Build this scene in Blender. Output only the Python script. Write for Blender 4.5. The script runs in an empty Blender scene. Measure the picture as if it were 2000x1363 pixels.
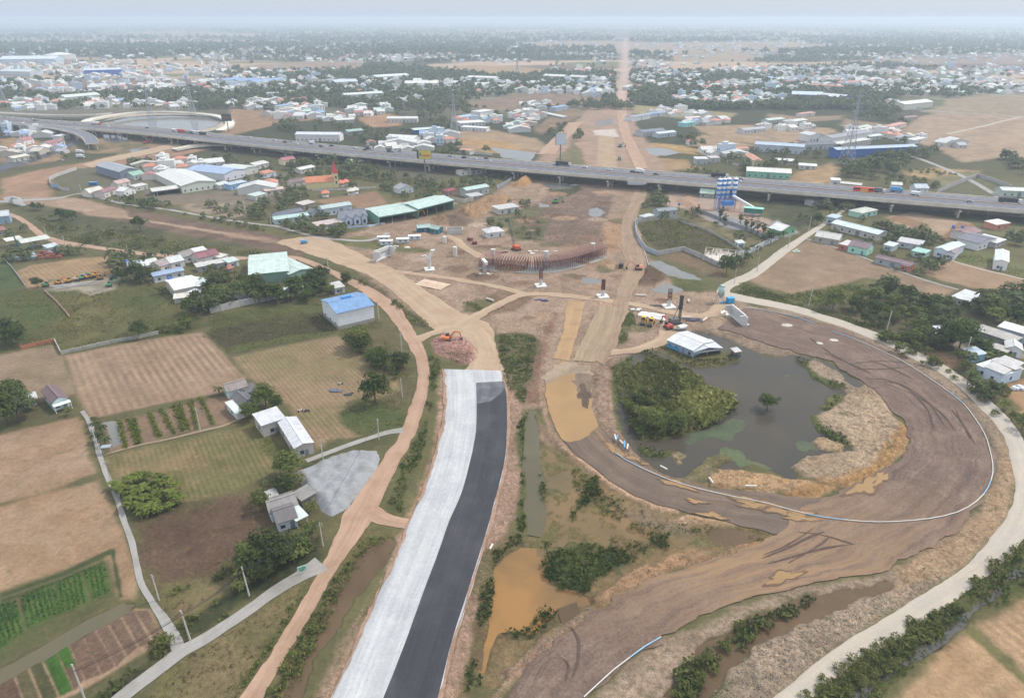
import bpy, math, random
import numpy as np
from mathutils import Vector, Matrix
random.seed(7); rng = np.random.default_rng(7)
S = bpy.context.scene; COL = S.collection
# ------------------------------------------------------------------ camera, sky, sun, exposure
CAM_H, PITCH, FPX = 120.0, math.radians(25.86), 1333.3
cd = bpy.data.cameras.new("camera"); cam = bpy.data.objects.new("camera", cd); COL.objects.link(cam)
cam.location = (0, 0, CAM_H); cam.rotation_euler = (math.pi/2 - PITCH, 0, 0)
cd.sensor_width = 36; cd.lens = 24; cd.clip_start = 1; cd.clip_end = 80000
S.camera = cam
W = bpy.data.worlds.new("World"); S.world = W; W.use_nodes = True
SUN_EL, SUN_AZ = math.radians(52), math.radians(68)      # azimuth measured from +Y (view direction) towards +X
nt = W.node_tree; nt.nodes.clear()
wo = nt.nodes.new('ShaderNodeOutputWorld'); bg = nt.nodes.new('ShaderNodeBackground'); sk = nt.nodes.new('ShaderNodeTexSky')
sk.sky_type = 'NISHITA'; sk.sun_disc = False; sk.sun_elevation = SUN_EL; sk.sun_rotation = SUN_AZ
sk.air_density = 1.0; sk.dust_density = 1.0; sk.ozone_density = 3.0; sk.altitude = 100
bg.inputs['Strength'].default_value = 0.12
tcw = nt.nodes.new('ShaderNodeTexCoord'); spw = nt.nodes.new('ShaderNodeSeparateXYZ'); nt.links.new(tcw.outputs['Generated'], spw.inputs[0])
mrw = nt.nodes.new('ShaderNodeMapRange'); mrw.interpolation_type = 'SMOOTHSTEP'; nt.links.new(spw.outputs[2], mrw.inputs[0]); mrw.inputs[1].default_value = .0; mrw.inputs[2].default_value = .75
veil = nt.nodes.new('ShaderNodeMix'); veil.data_type = 'RGBA'; veil.inputs[6].default_value = (3.9, 4.2, 4.75, 1); veil.inputs[7].default_value = (9.6, 10.1, 11.0, 1); nt.links.new(mrw.outputs[0], veil.inputs[0])
mr2 = nt.nodes.new('ShaderNodeMapRange'); mr2.interpolation_type = 'SMOOTHSTEP'; nt.links.new(spw.outputs[2], mr2.inputs[0]); mr2.inputs[1].default_value = -.004; mr2.inputs[2].default_value = .03      # bluish air low on the horizon
low = nt.nodes.new('ShaderNodeMix'); low.data_type = 'RGBA'; low.inputs[6].default_value = (3.65, 4.35, 5.5, 1); low.inputs[7].default_value = (3.9, 4.2, 4.75, 1); nt.links.new(mr2.outputs[0], low.inputs[0]); nt.links.new(low.outputs[2], veil.inputs[6])
mxs = nt.nodes.new('ShaderNodeMix'); mxs.data_type = 'RGBA'; mxs.inputs[0].default_value = .85      # veil of high cloud over the clear sky, brighter overhead
nt.links.new(sk.outputs[0], mxs.inputs[6]); nt.links.new(veil.outputs[2], mxs.inputs[7]); nt.links.new(mxs.outputs[2], bg.inputs[0]); nt.links.new(bg.outputs[0], wo.inputs[0])
sl = bpy.data.lights.new("sun", 'SUN'); sl.energy = 2.7; sl.angle = math.radians(5); sl.color = (1, .93, .84)
so = bpy.data.objects.new("sun", sl); COL.objects.link(so)
sd = Vector((math.sin(SUN_AZ)*math.cos(SUN_EL), math.cos(SUN_AZ)*math.cos(SUN_EL), math.sin(SUN_EL)))
so.rotation_euler = sd.to_track_quat('Z', 'Y').to_euler(); so.location = (0, 0, 300)
S.view_settings.view_transform = 'Standard'; S.view_settings.look = 'None'; S.view_settings.exposure = 0.44; S.view_settings.gamma = 1
HAZE = 0.0002
KB = 0.84; K = 0.545            # albedo scale for colours given as they look in daylight
# ------------------------------------------------------------------ helpers
cP, sP = math.cos(PITCH), math.sin(PITCH)
def G(u, v, z=0.0):
    a = (u-1000)/FPX; b = (681.5-v)/FPX
    d = (a, cP + b*sP, -sP + b*cP); t = (z-CAM_H)/d[2]
    return Vector((d[0]*t, d[1]*t, z))
def PX(x, y, z=0.0):
    dz = z-CAM_H; de = y*cP - dz*sP; up = y*sP + dz*cP
    return (1000+FPX*x/de, 681.5-FPX*up/de)
def lin(c):
    return tuple((x/255/12.92 if x <= 10 else ((x/255+.055)/1.055)**2.4) for x in c)
def alb(c, k=None):
    k = K if k is None else k
    return tuple(min(.85, x*k) for x in lin(c))
def hsh(ix, iy, s):
    h = (ix*374761393 + iy*668265263 + s*144665) & 0xFFFFFFFF
    h = ((h ^ (h >> 13))*1274126177) & 0xFFFFFFFF
    return ((h ^ (h >> 16)) & 0xFFFF)/65535.0
def vn(x, y, s=0):
    xi = np.floor(x).astype(np.int64); yi = np.floor(y).astype(np.int64)
    fx = x-xi; fy = y-yi; fx = fx*fx*(3-2*fx); fy = fy*fy*(3-2*fy)
    a = hsh(xi, yi, s); b = hsh(xi+1, yi, s); c = hsh(xi, yi+1, s); d = hsh(xi+1, yi+1, s)
    return ((a+(b-a)*fx)*(1-fy) + (c+(d-c)*fx)*fy)*2-1
def fbm(x, y, sc, o=3, s=0):
    r = 0; a = .55
    x = np.asarray(x, float)/sc; y = np.asarray(y, float)/sc
    for i in range(o):
        r = r + a*vn(x, y, s+i*17); x = x*2.03+11.7; y = y*2.03+5.3; a *= .5
    return r
def tag(o, label=None, cat=None, group=None, kind=None):
    if label: o['label'] = label
    if cat: o['category'] = cat
    if group: o['group'] = group
    if kind: o['kind'] = kind
    return o
def empty(name, loc=(0, 0, 0), rz=0):
    o = bpy.data.objects.new(name, None); COL.objects.link(o); o.location = loc; o.rotation_euler = (0, 0, rz); o.empty_display_size = .5
    return o
class MB:
    def __init__(s): s.v = []; s.f = []; s.m = []
    def face(s, pts, m=0):
        n = len(s.v); s.v += [tuple(p) for p in pts]; s.f.append(tuple(range(n, n+len(pts)))); s.m.append(m)
    def add(s, vs, fs, m=0):
        n = len(s.v); s.v += [tuple(p) for p in vs]; s.f += [tuple(i+n for i in f) for f in fs]; s.m += [m]*len(fs)
    def box(s, x0, y0, z0, x1, y1, z1, m=0, bot=True):
        vs = [(x0,y0,z0),(x1,y0,z0),(x1,y1,z0),(x0,y1,z0),(x0,y0,z1),(x1,y0,z1),(x1,y1,z1),(x0,y1,z1)]
        fs = [(4,5,6,7),(0,1,5,4),(1,2,6,5),(2,3,7,6),(3,0,4,7)] + ([(3,2,1,0)] if bot else [])
        s.add(vs, fs, m)
    def bar(s, a, b, w, h=None, m=0):
        a = Vector(a); b = Vector(b); h = h or w; d = (b-a)
        if d.length < 1e-6: return
        d.normalize(); up = Vector((0,0,1)) if abs(d.z) < .95 else Vector((1,0,0))
        x = d.cross(up).normalized()*w/2; y = x.cross(d).normalized()*h/2
        vs = [a-x-y, a+x-y, a+x+y, a-x+y, b-x-y, b+x-y, b+x+y, b-x+y]
        s.add(vs, [(0,1,2,3),(7,6,5,4),(0,4,5,1),(1,5,6,2),(2,6,7,3),(3,7,4,0)], m)
    def cyl(s, a, b, r0, r1=None, n=10, m=0, caps=True):
        a = Vector(a); b = Vector(b); r1 = r0 if r1 is None else r1
        d = (b-a).normalized(); up = Vector((0,0,1)) if abs(d.z) < .95 else Vector((1,0,0))
        x = d.cross(up).normalized(); y = d.cross(x).normalized()
        vs = []
        for c, r in ((a, r0), (b, r1)):
            for i in range(n):
                t = 2*math.pi*i/n; vs.append(c + x*math.cos(t)*r + y*math.sin(t)*r)
        fs = [(i, (i+1) % n, n+(i+1) % n, n+i) for i in range(n)]
        if caps: fs += [tuple(range(n-1, -1, -1)), tuple(range(n, 2*n))]
        s.add(vs, fs, m)
    def prism(s, prof, y0, y1, m=0):     # profile in xz extruded along y
        n = len(prof); vs = [(x, y0, z) for x, z in prof] + [(x, y1, z) for x, z in prof]
        fs = [(i, (i+1) % n, n+(i+1) % n, n+i) for i in range(n)] + [tuple(range(n-1, -1, -1)), tuple(range(n, 2*n))]
        s.add(vs, fs, m)
    def build(s, name, mats, parent=None, smooth=False):
        me = bpy.data.meshes.new(name); me.from_pydata(s.v, [], s.f)
        if not isinstance(mats, (list, tuple)): mats = [mats]
        for q in mats: me.materials.append(q)
        if len(mats) > 1: me.polygons.foreach_set('material_index', s.m)
        if smooth: me.polygons.foreach_set('use_smooth', [True]*len(s.f))
        me.update()
        o = bpy.data.objects.new(name, me); COL.objects.link(o)
        if parent: o.parent = parent
        return o
def npmesh(name, V, F, mats, attrs=None, parent=None, link=True):
    """V (n,3), F (m,k) same sized faces"""
    me = bpy.data.meshes.new(name); k = F.shape[1]
    me.vertices.add(len(V)); me.vertices.foreach_set('co', V.astype(np.float32).ravel())
    me.loops.add(F.size); me.loops.foreach_set('vertex_index', F.astype(np.int32).ravel())
    me.polygons.add(len(F)); me.polygons.foreach_set('loop_start', (np.arange(len(F))*k).astype(np.int32))
    try: me.polygons.foreach_set('loop_total', np.full(len(F), k, np.int32))
    except Exception: pass
    for nm, (typ, dom, arr) in (attrs or {}).items():
        a = me.attributes.new(nm, typ, dom)
        a.data.foreach_set('color' if typ == 'FLOAT_COLOR' else ('vector' if typ == 'FLOAT_VECTOR' else 'value'), arr.astype(np.float32).ravel())
    for q in (mats if isinstance(mats, (list, tuple)) else [mats]): me.materials.append(q)
    me.update(calc_edges=True)
    o = bpy.data.objects.new(name, me)
    if link: COL.objects.link(o)
    if parent: o.parent = parent
    return o
def copy_tree(o, parent=None):
    c = o.copy(); COL.objects.link(c)
    if parent: c.parent = parent
    for ch in o.children: copy_tree(ch, c)
    return c
# ------------------------------------------------------------------ materials
class NB:
    def __init__(s, name):
        s.m = bpy.data.materials.new(name); s.m.use_nodes = True; s.t = s.m.node_tree; s.t.nodes.clear()
        s.out = s.n('ShaderNodeOutputMaterial'); s.b = s.n('ShaderNodeBsdfPrincipled'); s.l(s.b.outputs[0], s.out.inputs[0])
        s.b.inputs['Specular IOR Level'].default_value = .25
    def n(s, t, **kw):
        q = s.t.nodes.new(t)
        for k, v in kw.items(): setattr(q, k, v)
        return q
    def l(s, a, b): s.t.links.new(a, b)
    def math(s, op, a, b=None, c=None):
        q = s.n('ShaderNodeMath', operation=op)
        for i, x in enumerate((a, b, c)):
            if x is None: continue
            if isinstance(x, (int, float)): q.inputs[i].default_value = x
            else: s.l(x, q.inputs[i])
        return q.outputs[0]
    def noise(s, scale, vec=None, det=3, rough=.6, dist=0):
        q = s.n('ShaderNodeTexNoise'); q.inputs['Scale'].default_value = scale; q.inputs['Detail'].default_value = det
        q.inputs['Roughness'].default_value = rough; q.inputs['Distortion'].default_value = dist
        if vec is not None: s.l(vec, q.inputs['Vector'])
        return q.outputs['Fac']
    def mapr(s, x, a, b, c, d):
        q = s.n('ShaderNodeMapRange'); s.l(x, q.inputs[0])
        for i, y in enumerate((a, b, c, d)): q.inputs[i+1].default_value = y
        return q.outputs[0]
    def mix(s, f, a, b, blend='MIX'):
        q = s.n('ShaderNodeMix', data_type='RGBA', blend_type=blend)
        for sock, x in ((q.inputs[0], f), (q.inputs[6], a), (q.inputs[7], b)):
            if isinstance(x, (int, float)): sock.default_value = x
            elif isinstance(x, tuple): sock.default_value = (*x[:3], 1)
            else: s.l(x, sock)
        return q.outputs[2]
    def scalec(s, col, f):
        q = s.n('ShaderNodeVectorMath', operation='SCALE')
        if isinstance(col, tuple): q.inputs[0].default_value = col
        else: s.l(col, q.inputs[0])
        s.l(f, q.inputs['Scale']); return q.outputs[0]
    def bump(s, h, st, dist=1.0):
        q = s.n('ShaderNodeBump'); q.inputs['Strength'].default_value = st; q.inputs['Distance'].default_value = dist
        s.l(h, q.inputs['Height']); s.l(q.outputs[0], s.b.inputs['Normal'])
    def pos(s, obj=True):
        if obj: return s.n('ShaderNodeTexCoord').outputs['Object']
        return s.n('ShaderNodeNewGeometry').outputs['Position']
    def rgh(s, r): s.b.inputs['Roughness'].default_value = r
    def setc(s, c):
        if isinstance(c, tuple): s.b.inputs['Base Color'].default_value = (*c[:3], 1)
        else: s.l(c, s.b.inputs['Base Color'])
MC = {}
def M(c, rough=.7, var=.14, metal=0, sc=.6):
    """plain weathered paint / concrete / metal of a given daylight colour"""
    key = (tuple(c), rough, var, metal, sc)
    if key in MC: return MC[key]
    b = NB("paint_%d" % len(MC)); p = b.pos(False)
    f = b.mapr(b.noise(sc, p, 4, .65), .25, .75, 1-var, 1+var*.6)
    g = b.mapr(b.noise(sc*9, p, 2), .3, .7, 1-var*.35, 1+var*.35)
    b.setc(b.scalec(b.scalec(alb(c, KB), f), g)); b.rgh(rough); b.b.inputs['Metallic'].default_value = metal
    MC[key] = b.m; return b.m
RC = {}
def ROOF(c):
    key = tuple(c)
    if key in RC: return RC[key]
    b = NB("sheet_roof_%d" % len(RC)); p = b.pos(True); w = b.n('ShaderNodeTexWave', wave_type='BANDS', bands_direction='X')
    w.inputs['Scale'].default_value = 1.1; b.l(p, w.inputs['Vector'])
    g = b.pos(False)
    st = b.mapr(b.noise(.35, g, 5, .7), .3, .72, .72, 1.08); fi = b.mapr(b.noise(2.5, g, 3), .3, .7, .93, 1.05)
    mp = b.n('ShaderNodeMapping'); mp.inputs['Scale'].default_value = (1.4, .12, .3); b.l(p, mp.inputs['Vector'])
    sr = b.mapr(b.noise(1.0, mp.outputs[0], 3), .35, .7, .86, 1.04)
    c0 = b.scalec(b.scalec(b.scalec(alb(c, KB), st), fi), sr)
    b.setc(b.mix(b.mapr(b.noise(.22, g, 4, .7, .5), .6, .75, 0, .25), c0, alb((140, 110, 90))))
    b.bump(w.outputs[1], .35, .06); b.rgh(.5); RC[key] = b.m; return b.m
def LEAF(name, ca, cb, cc=None):
    b = NB(name); a = b.n('ShaderNodeAttribute', attribute_name='tint'); oi = b.n('ShaderNodeObjectInfo')
    c = b.mix(a.outputs['Fac'], alb(ca), alb(cb))
    if cc: c = b.mix(b.mapr(oi.outputs['Random'], .55, 1, 0, .8), c, alb(cc))
    f = b.mapr(oi.outputs['Random'], 0, 1, .7, 1.3)
    b.setc(b.scalec(c, f)); b.rgh(.75); b.b.inputs['Specular IOR Level'].default_value = .12
    tr = b.n('ShaderNodeBsdfTranslucent'); b.l(b.b.inputs['Base Color'].links[0].from_socket, tr.inputs[0])
    mx = b.n('ShaderNodeMixShader'); mx.inputs[0].default_value = .25; b.l(b.b.outputs[0], mx.inputs[1]); b.l(tr.outputs[0], mx.inputs[2]); b.l(mx.outputs[0], b.out.inputs[0])
    return b.m
def SOIL(name, c1, c2, c3=None, streak=0, rough=.92, lump=.3, thr=(.45, .62), sc=.12, spec=.2):
    """c1 main, c2 second; streaks run along uv y"""
    b = NB(name); p = b.pos(False); u = b.n('ShaderNodeUVMap'); u.uv_map = 'UVMap'
    f = b.mapr(b.noise(sc, p, 6, .68, .3), thr[0], thr[1], 0, 1); c = b.mix(f, alb(c1), alb(c2))
    if streak:
        mp = b.n('ShaderNodeMapping'); mp.inputs['Scale'].default_value = (1.5, .028, 1); b.l(u.outputs[0], mp.inputs['Vector'])
        s1 = b.noise(1.0, mp.outputs[0], 4, .7, .12)
        mp2 = b.n('ShaderNodeMapping'); mp2.inputs['Scale'].default_value = (.42, .012, 1); b.l(u.outputs[0], mp2.inputs['Vector'])
        s2 = b.noise(1.0, mp2.outputs[0], 3, .6, .2)
        c = b.scalec(b.scalec(c, b.mapr(s1, .3, .7, 1-.5*streak, 1+.3*streak)), b.mapr(s2, .3, .7, 1-.45*streak, 1+.35*streak))
    if c3:
        if streak:
            mp3 = b.n('ShaderNodeMapping'); mp3.inputs['Scale'].default_value = (.16, .022, 1); b.l(u.outputs[0], mp3.inputs['Vector'])
            q = b.noise(1.0, mp3.outputs[0], 6, .7, .6)
        else: q = b.noise(sc*.8, p, 6, .7, .8)
        c = b.mix(b.mapr(q, .56, .66, 0, .85), c, alb(c3))
    c = b.scalec(c, b.mapr(b.noise(1.6, p, 5, .7), .3, .7, 1-.28*lump-.05, 1+.22*lump+.03))
    b.setc(c); b.rgh(rough); b.b.inputs['Specular IOR Level'].default_value = spec
    b.bump(b.noise(1.3, p, 5, .7), .25+lump*.5, .25)
    return b.m
def WATER(name, c, rough=.08, c2=None, spec=.5):
    b = NB(name); p = b.pos(False)
    f = b.mapr(b.noise(.05, p, 4, .6, .6), .35, .65, 0, 1)
    b.setc(b.mix(f, alb(c), alb(c2 or c))); b.rgh(rough); b.b.inputs['Specular IOR Level'].default_value = spec
    b.bump(b.noise(1.2, p, 3), .06, .1); return b.m
def sdist(X, Y, P):
    """signed distance to polygon, positive inside"""
    ins = np.zeros(X.shape, bool); d2 = np.full(X.shape, 1e18)
    n = len(P)
    for i in range(n):
        x0, y0 = P[i]; x1, y1 = P[(i+1) % n]
        ex, ey = x1-x0, y1-y0; L = ex*ex+ey*ey+1e-12
        t = np.clip(((X-x0)*ex+(Y-y0)*ey)/L, 0, 1)
        d2 = np.minimum(d2, (X-x0-t*ex)**2+(Y-y0-t*ey)**2)
        c = ((y0 > Y) != (y1 > Y)) & (X < ex*(Y-y0)/(ey if abs(ey) > 1e-12 else 1e-12)+x0)
        ins ^= c
    return np.where(ins, 1, -1)*np.sqrt(d2)
def wp(poly): return np.array([G(u, v).to_2d()[:] for u, v in poly])
def crom(P, n):
    P = np.asarray(P, float); Q = np.vstack([2*P[0]-P[1], P, 2*P[-1]-P[-2]]); out = []
    for i in range(1, len(Q)-2):
        for t in np.arange(n)/n:
            a, b, c, d = Q[i-1], Q[i], Q[i+1], Q[i+2]
            out.append(.5*((2*b)+(-a+c)*t+(2*a-5*b+4*c-d)*t*t+(-a+3*b-3*c+d)*t**3))
    out.append(Q[-2]); return np.array(out)
# ------------------------------------------------------------------ road and water outlines (pairs of edge points in photo pixels)
def ribbon_pts(pairs, n=6, ragged=.4, seed=1, step=None):
    L = np.array([list(G(a, b).to_2d())+list(G(c, d).to_2d()) for a, b, c, d in pairs])
    C = crom(L, n)
    l, r = C[:, :2], C[:, 2:]
    c = (l+r)/2; s = np.r_[0, np.cumsum(np.linalg.norm(np.diff(c, axis=0), axis=1))]
    step = step or 1.2
    k = max(2, int(s[-1]/step)); t = np.linspace(0, s[-1], min(k, 1600))
    l = np.c_[np.interp(t, s, l[:, 0]), np.interp(t, s, l[:, 1])]; r = np.c_[np.interp(t, s, r[:, 0]), np.interp(t, s, r[:, 1])]
    d = (r-l); w = np.linalg.norm(d, axis=1, keepdims=True); d = d/np.maximum(w, 1e-6)
    if ragged:
        l = l + d*(fbm(l[:, 0], l[:, 1], 5, 4, seed)*ragged*1.6)[:, None]; r = r + d*(fbm(r[:, 0], r[:, 1], 5, 4, seed+5)*ragged*1.6)[:, None]
    return l, r, t, w[:, 0]
def cw(pts, w):       # centre line in pixels + width in metres -> pairs
    P = np.array([list(G(u, v).to_2d()) for u, v in pts]); out = []
    for i in range(len(P)):
        d = P[min(i+1, len(P)-1)]-P[max(i-1, 0)]; d /= np.linalg.norm(d); nrm = np.array([-d[1], d[0]])
        ww = w[i] if isinstance(w, (list, tuple)) else w
        a = P[i]+nrm*ww/2; b = P[i]-nrm*ww/2
        out.append((*PX(*a), *PX(*b)))
    return out
FLAT = []      # polygons (world) the terrain is levelled under
def ribbon(name, pairs, mat, z, ragged=.4, seed=1, nx=4, flat=True, skirt=0, crown=0, step=None):
    l, r, t, w = ribbon_pts(pairs, ragged=ragged, seed=seed, step=step); n = len(l)
    V = []; U = []
    for j in range(nx+1):
        f = j/nx; p = l*(1-f)+r*f; V.append(np.c_[p, np.full(n, z+crown*(1-(2*f-1)**2))]); U.append(np.c_[(f-.5)*w, t])
    m = nx+1
    if skirt:
        d = (r-l)/np.maximum(np.linalg.norm(r-l, axis=1, keepdims=True), 1e-6)
        V = [np.c_[l-d*skirt, np.full(n, -.05)]] + V + [np.c_[r+d*skirt, np.full(n, -.05)]]
        U = [U[0]-[[skirt, 0]]] + U + [U[-1]+[[skirt, 0]]]; m += 2
    V = np.stack(V, 1).reshape(-1, 3); U = np.stack(U, 1).reshape(-1, 2)
    i, j = np.meshgrid(np.arange(n-1), np.arange(m-1), indexing='ij'); a = (i*m+j).ravel()
    F = np.c_[a, a+1, a+m+1, a+m]
    nz = np.cross(V[F[0,1]]-V[F[0,0]], V[F[0,2]]-V[F[0,0]])[2]
    if nz < 0: F = F[:, ::-1]
    o = npmesh(name, V, F, mat); uv = o.data.uv_layers.new(name='UVMap'); uv.data.foreach_set('uv', U[F.ravel()].astype(np.float32).ravel())
    tag(o, kind='structure')
    if flat: FLAT.append((np.vstack([l, r[::-1]])[::1], z))
    return o
P_PAVE = [(868,722,979,725),(871,770,987,770),(870,810,991,815),(862,850,990,850),(849,895,987,895),(834,950,974,953),(816,990,965,985),(800,1025,955,1025),(771,1100,929,1110),(742,1160,911,1170),(700,1255,884,1255),(651,1360,858,1360),(612,1440,832,1440),(570,1530,800,1530)]
P_ASPH = [(930,749,984,746),(931,787,989.1,775),(930,838,990.6,815),(926,866,989.6,850),(920,895,986.6,895),(906,950,973.6,953),(893,985,964.6,985),(878,1018,954.1,1025),(852,1092,928.1,1110),(828,1155,909.1,1170),(792,1255,882.1,1255),(751,1360,856.1,1360),(716,1440,830.1,1440),(676,1530,798.1,1530)]
P_DIRT = [(440,1450,492,1450),(470,1363,512,1363),(532,1270,565,1270),(585,1180,625,1175),(617,1125,654,1118),(650,1062,693,1065),(676,1000,728,1012),(717,940,757,950),(750,892,783,900),(782,847,811,847),(805,785,832,785),(815,750,839,750),(812,705,837,710),(802,682,830,680),(790,660,815,655),(768,630,800,632),(752,608,784,605),(735,593,768,590),(712,574,742,572),(685,557,706,552),(648,537,662,533),(612,520,625,516),(560,505,572,500),(475,508,478,502),(362,504,364,498),(300,501,302,495),(225,492,228,486),(175,485,178,479),(120,478,126,470),(80,465,90,458),(52,442,60,436),(24,424,32,420),(-20,412,-15,406)]
P_TRACK = [(540,474,552,468),(585,490,610,462),(640,508,660,475),(700,530,712,500),(745,552,758,520),(780,580,800,545),(815,612,850,578),(848,642,905,612),(905,660,958,636),(934,690,968,680),(905,722,978,720),(900,730,978,730)]
P_T8 = cw([(815,662),(845,650),(880,640),(905,630)], [6,5,7,8])
P_T2 = cw([(890,640),(930,618),(965,599),(1000,582),(1040,574),(1100,577),(1160,584),(1210,591),(1260,598),(1310,609),(1350,617),(1390,612),(1412,590),(1412,578)], [9,6,5,5,5,5,5,5,5.5,6,7,6,6,6])
P_T3 = cw([(770,530),(800,534),(850,540),(900,548),(960,558),(1010,570),(1030,578)], 4)
P_T5 = cw([(1395,612),(1440,625),(1500,640),(1560,655)], [7,8,9,7])
P_T6 = cw([(862,455),(890,468),(905,482),(925,494),(945,505)], 5)
P_T7 = cw([(1185,688),(1230,685),(1262,678),(1290,668),(1300,655),(1310,630)], [5,5,5,6,7,7])
P_HAUL = [(1238,362,1262,362),(1237,380,1262,384),(1226,405,1250,405),(1216,430,1243,430),(1214,460,1252,460),(1216,490,1259,490),(1222,520,1262,520),(1212,550,1250,548),(1204,575,1232,580),(1196,600,1228,600),(1186,640,1214,640),(1165,680,1200,682),(1158,700,1176,712)]
P_PERIM = [(1660,398,1664,401),(1620,428,1624,431),(1577,454,1583,460),(1520,490,1531,498),(1468,529,1482,536),(1418,552,1432,560),(1402,571,1424,572),(1430,584,1434,573),(1475,593,1480,583),(1550,608,1555,598),(1600,624,1606,614),(1650,640,1656,630),(1720,668,1728,656),(1770,693,1780,682),(1820,718,1832,708),(1868,750,1882,738),(1905,785,1925,775),(1935,815,1960,808),(1962,850,1990,846),(1975,890,2008,885),(1984,930,2018,925),(1985,970,2022,975),(1972,1010,2015,1020),(1944,1045,1998,1050),(1896,1102,1938,1110),(1829,1147,1875,1160),(1754,1195,1806,1207),(1679,1240,1725,1260),(1604,1290,1658,1297),(1519,1357,1587,1357),(1430,1425,1515,1425)]
P_RAMP = [(1172,832,1098,856),(1200,865,1125,887),(1228,890,1175,925),(1262,915,1225,958),(1300,932,1275,982),(1350,946,1325,996),(1425,957,1400,1015),(1500,962,1470,1032),(1560,972,1530,1045),(1640,970,1600,1040)]
P_RING = [(900,1440,1080,1440),(985,1357,1150,1357),(1025,1315,1180,1337),(1087,1255,1230,1290),(1162,1192,1310,1240),(1225,1150,1400,1195),(1300,1122,1500,1160),(1400,1090,1600,1137),(1500,1052,1712,1117),(1565,1005,1762,1095),(1610,975,1828,1067),(1662,950,1887,1022),(1700,935,1926,970),(1743,907,1947,925),(1768,875,1945,880),(1773,836,1917,830),(1750,810,1880,785),(1728,780,1838,751),(1707,761,1798,727),(1686,750,1758,700),(1650,723,1716,678),(1607,702,1650,646),(1560,692,1590,628),(1500,672,1540,614),(1450,655,1490,604),(1400,642,1450,604)]
P_SPUR1 = [(1108,588,1142,590),(1100,640,1132,640),(1090,675,1120,676),(1080,700,1112,705)]
P_SPUR2 = [(1168,597,1205,600),(1150,640,1196,642),(1130,680,1176,684),(1118,704,1162,708)]
MUD_PUD = [(1064,767),(1066,738),(1085,715),(1100,702),(1118,712),(1130,722),(1155,728),(1157,760),(1155,795),(1167,832),(1150,852),(1130,858),(1112,866),(1098,856),(1084,838),(1072,805)]
POND = [(1198,722),(1225,698),(1245,688),(1280,688),(1300,694),(1325,708),(1360,720),(1410,718),(1452,702),(1420,692),(1395,676),(1345,655),(1355,648),(1395,655),(1430,668),(1470,686),(1510,700),(1560,694),(1607,706),(1650,727),(1692,757),(1678,772),(1650,778),(1610,802),(1580,812),(1588,834),(1640,858),(1660,878),(1600,890),(1575,900),(1548,908),(1550,935),(1500,912),(1470,900),(1400,918),(1345,925),(1320,930),(1290,918),(1262,900),(1240,880),(1215,845),(1203,800),(1196,760)]
DITCH = [(1030,800),(1050,800),(1047,850),(1049,900),(1058,940),(1052,965),(1062,1000),(1052,1045),(1030,1040),(1028,980),(1026,920),(1030,860)]
MARSHPOOL = [(1056,1035),(1058,960),(1056,900),(1065,875),(1100,890),(1130,920),(1165,950),(1200,985),(1250,1020),(1290,1030),(1340,1040),(1400,1025),(1500,1038),(1500,1052),(1400,1068),(1330,1075),(1290,1082),(1240,1095),(1190,1075),(1130,1080),(1060,1075)]
MUD_B = [(970,1110),(985,1088),(1020,1070),(1060,1072),(1070,1090),(1060,1110),(1075,1140),(1130,1150),(1158,1178),(1110,1180),(1080,1192),(1060,1212),(1040,1232),(1000,1225),(972,1232),(955,1265),(942,1312),(934,1308),(948,1245),(960,1180)]
LDITCH = [(722,1065),(760,1052),(772,1065),(745,1100),(715,1140),(690,1182),(668,1215),(640,1240),(615,1290),(580,1363),(560,1363),(600,1270),(640,1190),(680,1130),(700,1090)]
RDITCH = [(1290,1363),(1370,1265),(1440,1225),(1500,1195),(1590,1165),(1640,1150),(1700,1143),(1748,1132),(1742,1150),(1680,1172),(1620,1198),(1560,1215),(1480,1255),(1420,1310),(1380,1363)]
CANAL = [(-40,1325),(0,1306),(80,1265),(170,1212),(238,1178),(258,1182),(245,1196),(170,1232),(90,1282),(0,1332),(-40,1350)]
RCANAL = [(1560,1440),(1700,1332),(1760,1290),(1800,1262),(1850,1225),(1890,1190),(1925,1165),(1960,1130),(2010,1085),(2010,1100),(1970,1140),(1935,1175),(1900,1200),(1860,1238),(1810,1272),(1770,1300),(1710,1345),(1600,1440)]
NWPOND = [(212,238),(260,228),(330,226),(395,228),(432,234),(420,245),(390,254),(330,253),(260,250),(225,246)]
POOLS = [[(1268,512),(1290,510),(1330,528),(1372,545),(1345,545),(1300,536)], [(1272,566),(1300,550),(1336,566),(1300,572)], [(1150,408),(1165,405),(1180,415),(1168,425),(1152,422)],
 [(1138,540),(1150,542),(1182,548),(1165,553),(1140,550)], [(960,288),(1045,298),(1035,315),(985,308)], [(1262,288),(1300,290),(1325,298),(1300,304),(1270,302)], [(1062,360),(1090,358),(1128,360),(1110,368),(1080,370)],
 [(208,822),(224,822),(233,865),(222,870),(212,866)], [(200,262),(235,266),(255,274),(225,280),(205,275)], [(255,292),(280,288),(330,290),(300,302),(262,306)],
 [(1052,395),(1075,400),(1078,405),(1055,404)], [(455,578),(470,572),(480,585),(470,592),(458,590)], [(1228,350),(1270,352),(1255,362),(1228,360)]]
LOWP = [[(1395,1035),(1440,1030),(1500,1040),(1490,1052),(1410,1064),(1385,1055)], [(918,1270),(935,1272),(932,1300),(914,1297)], [(1096,1190),(1125,1180),(1128,1195),(1100,1210)]]
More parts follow.
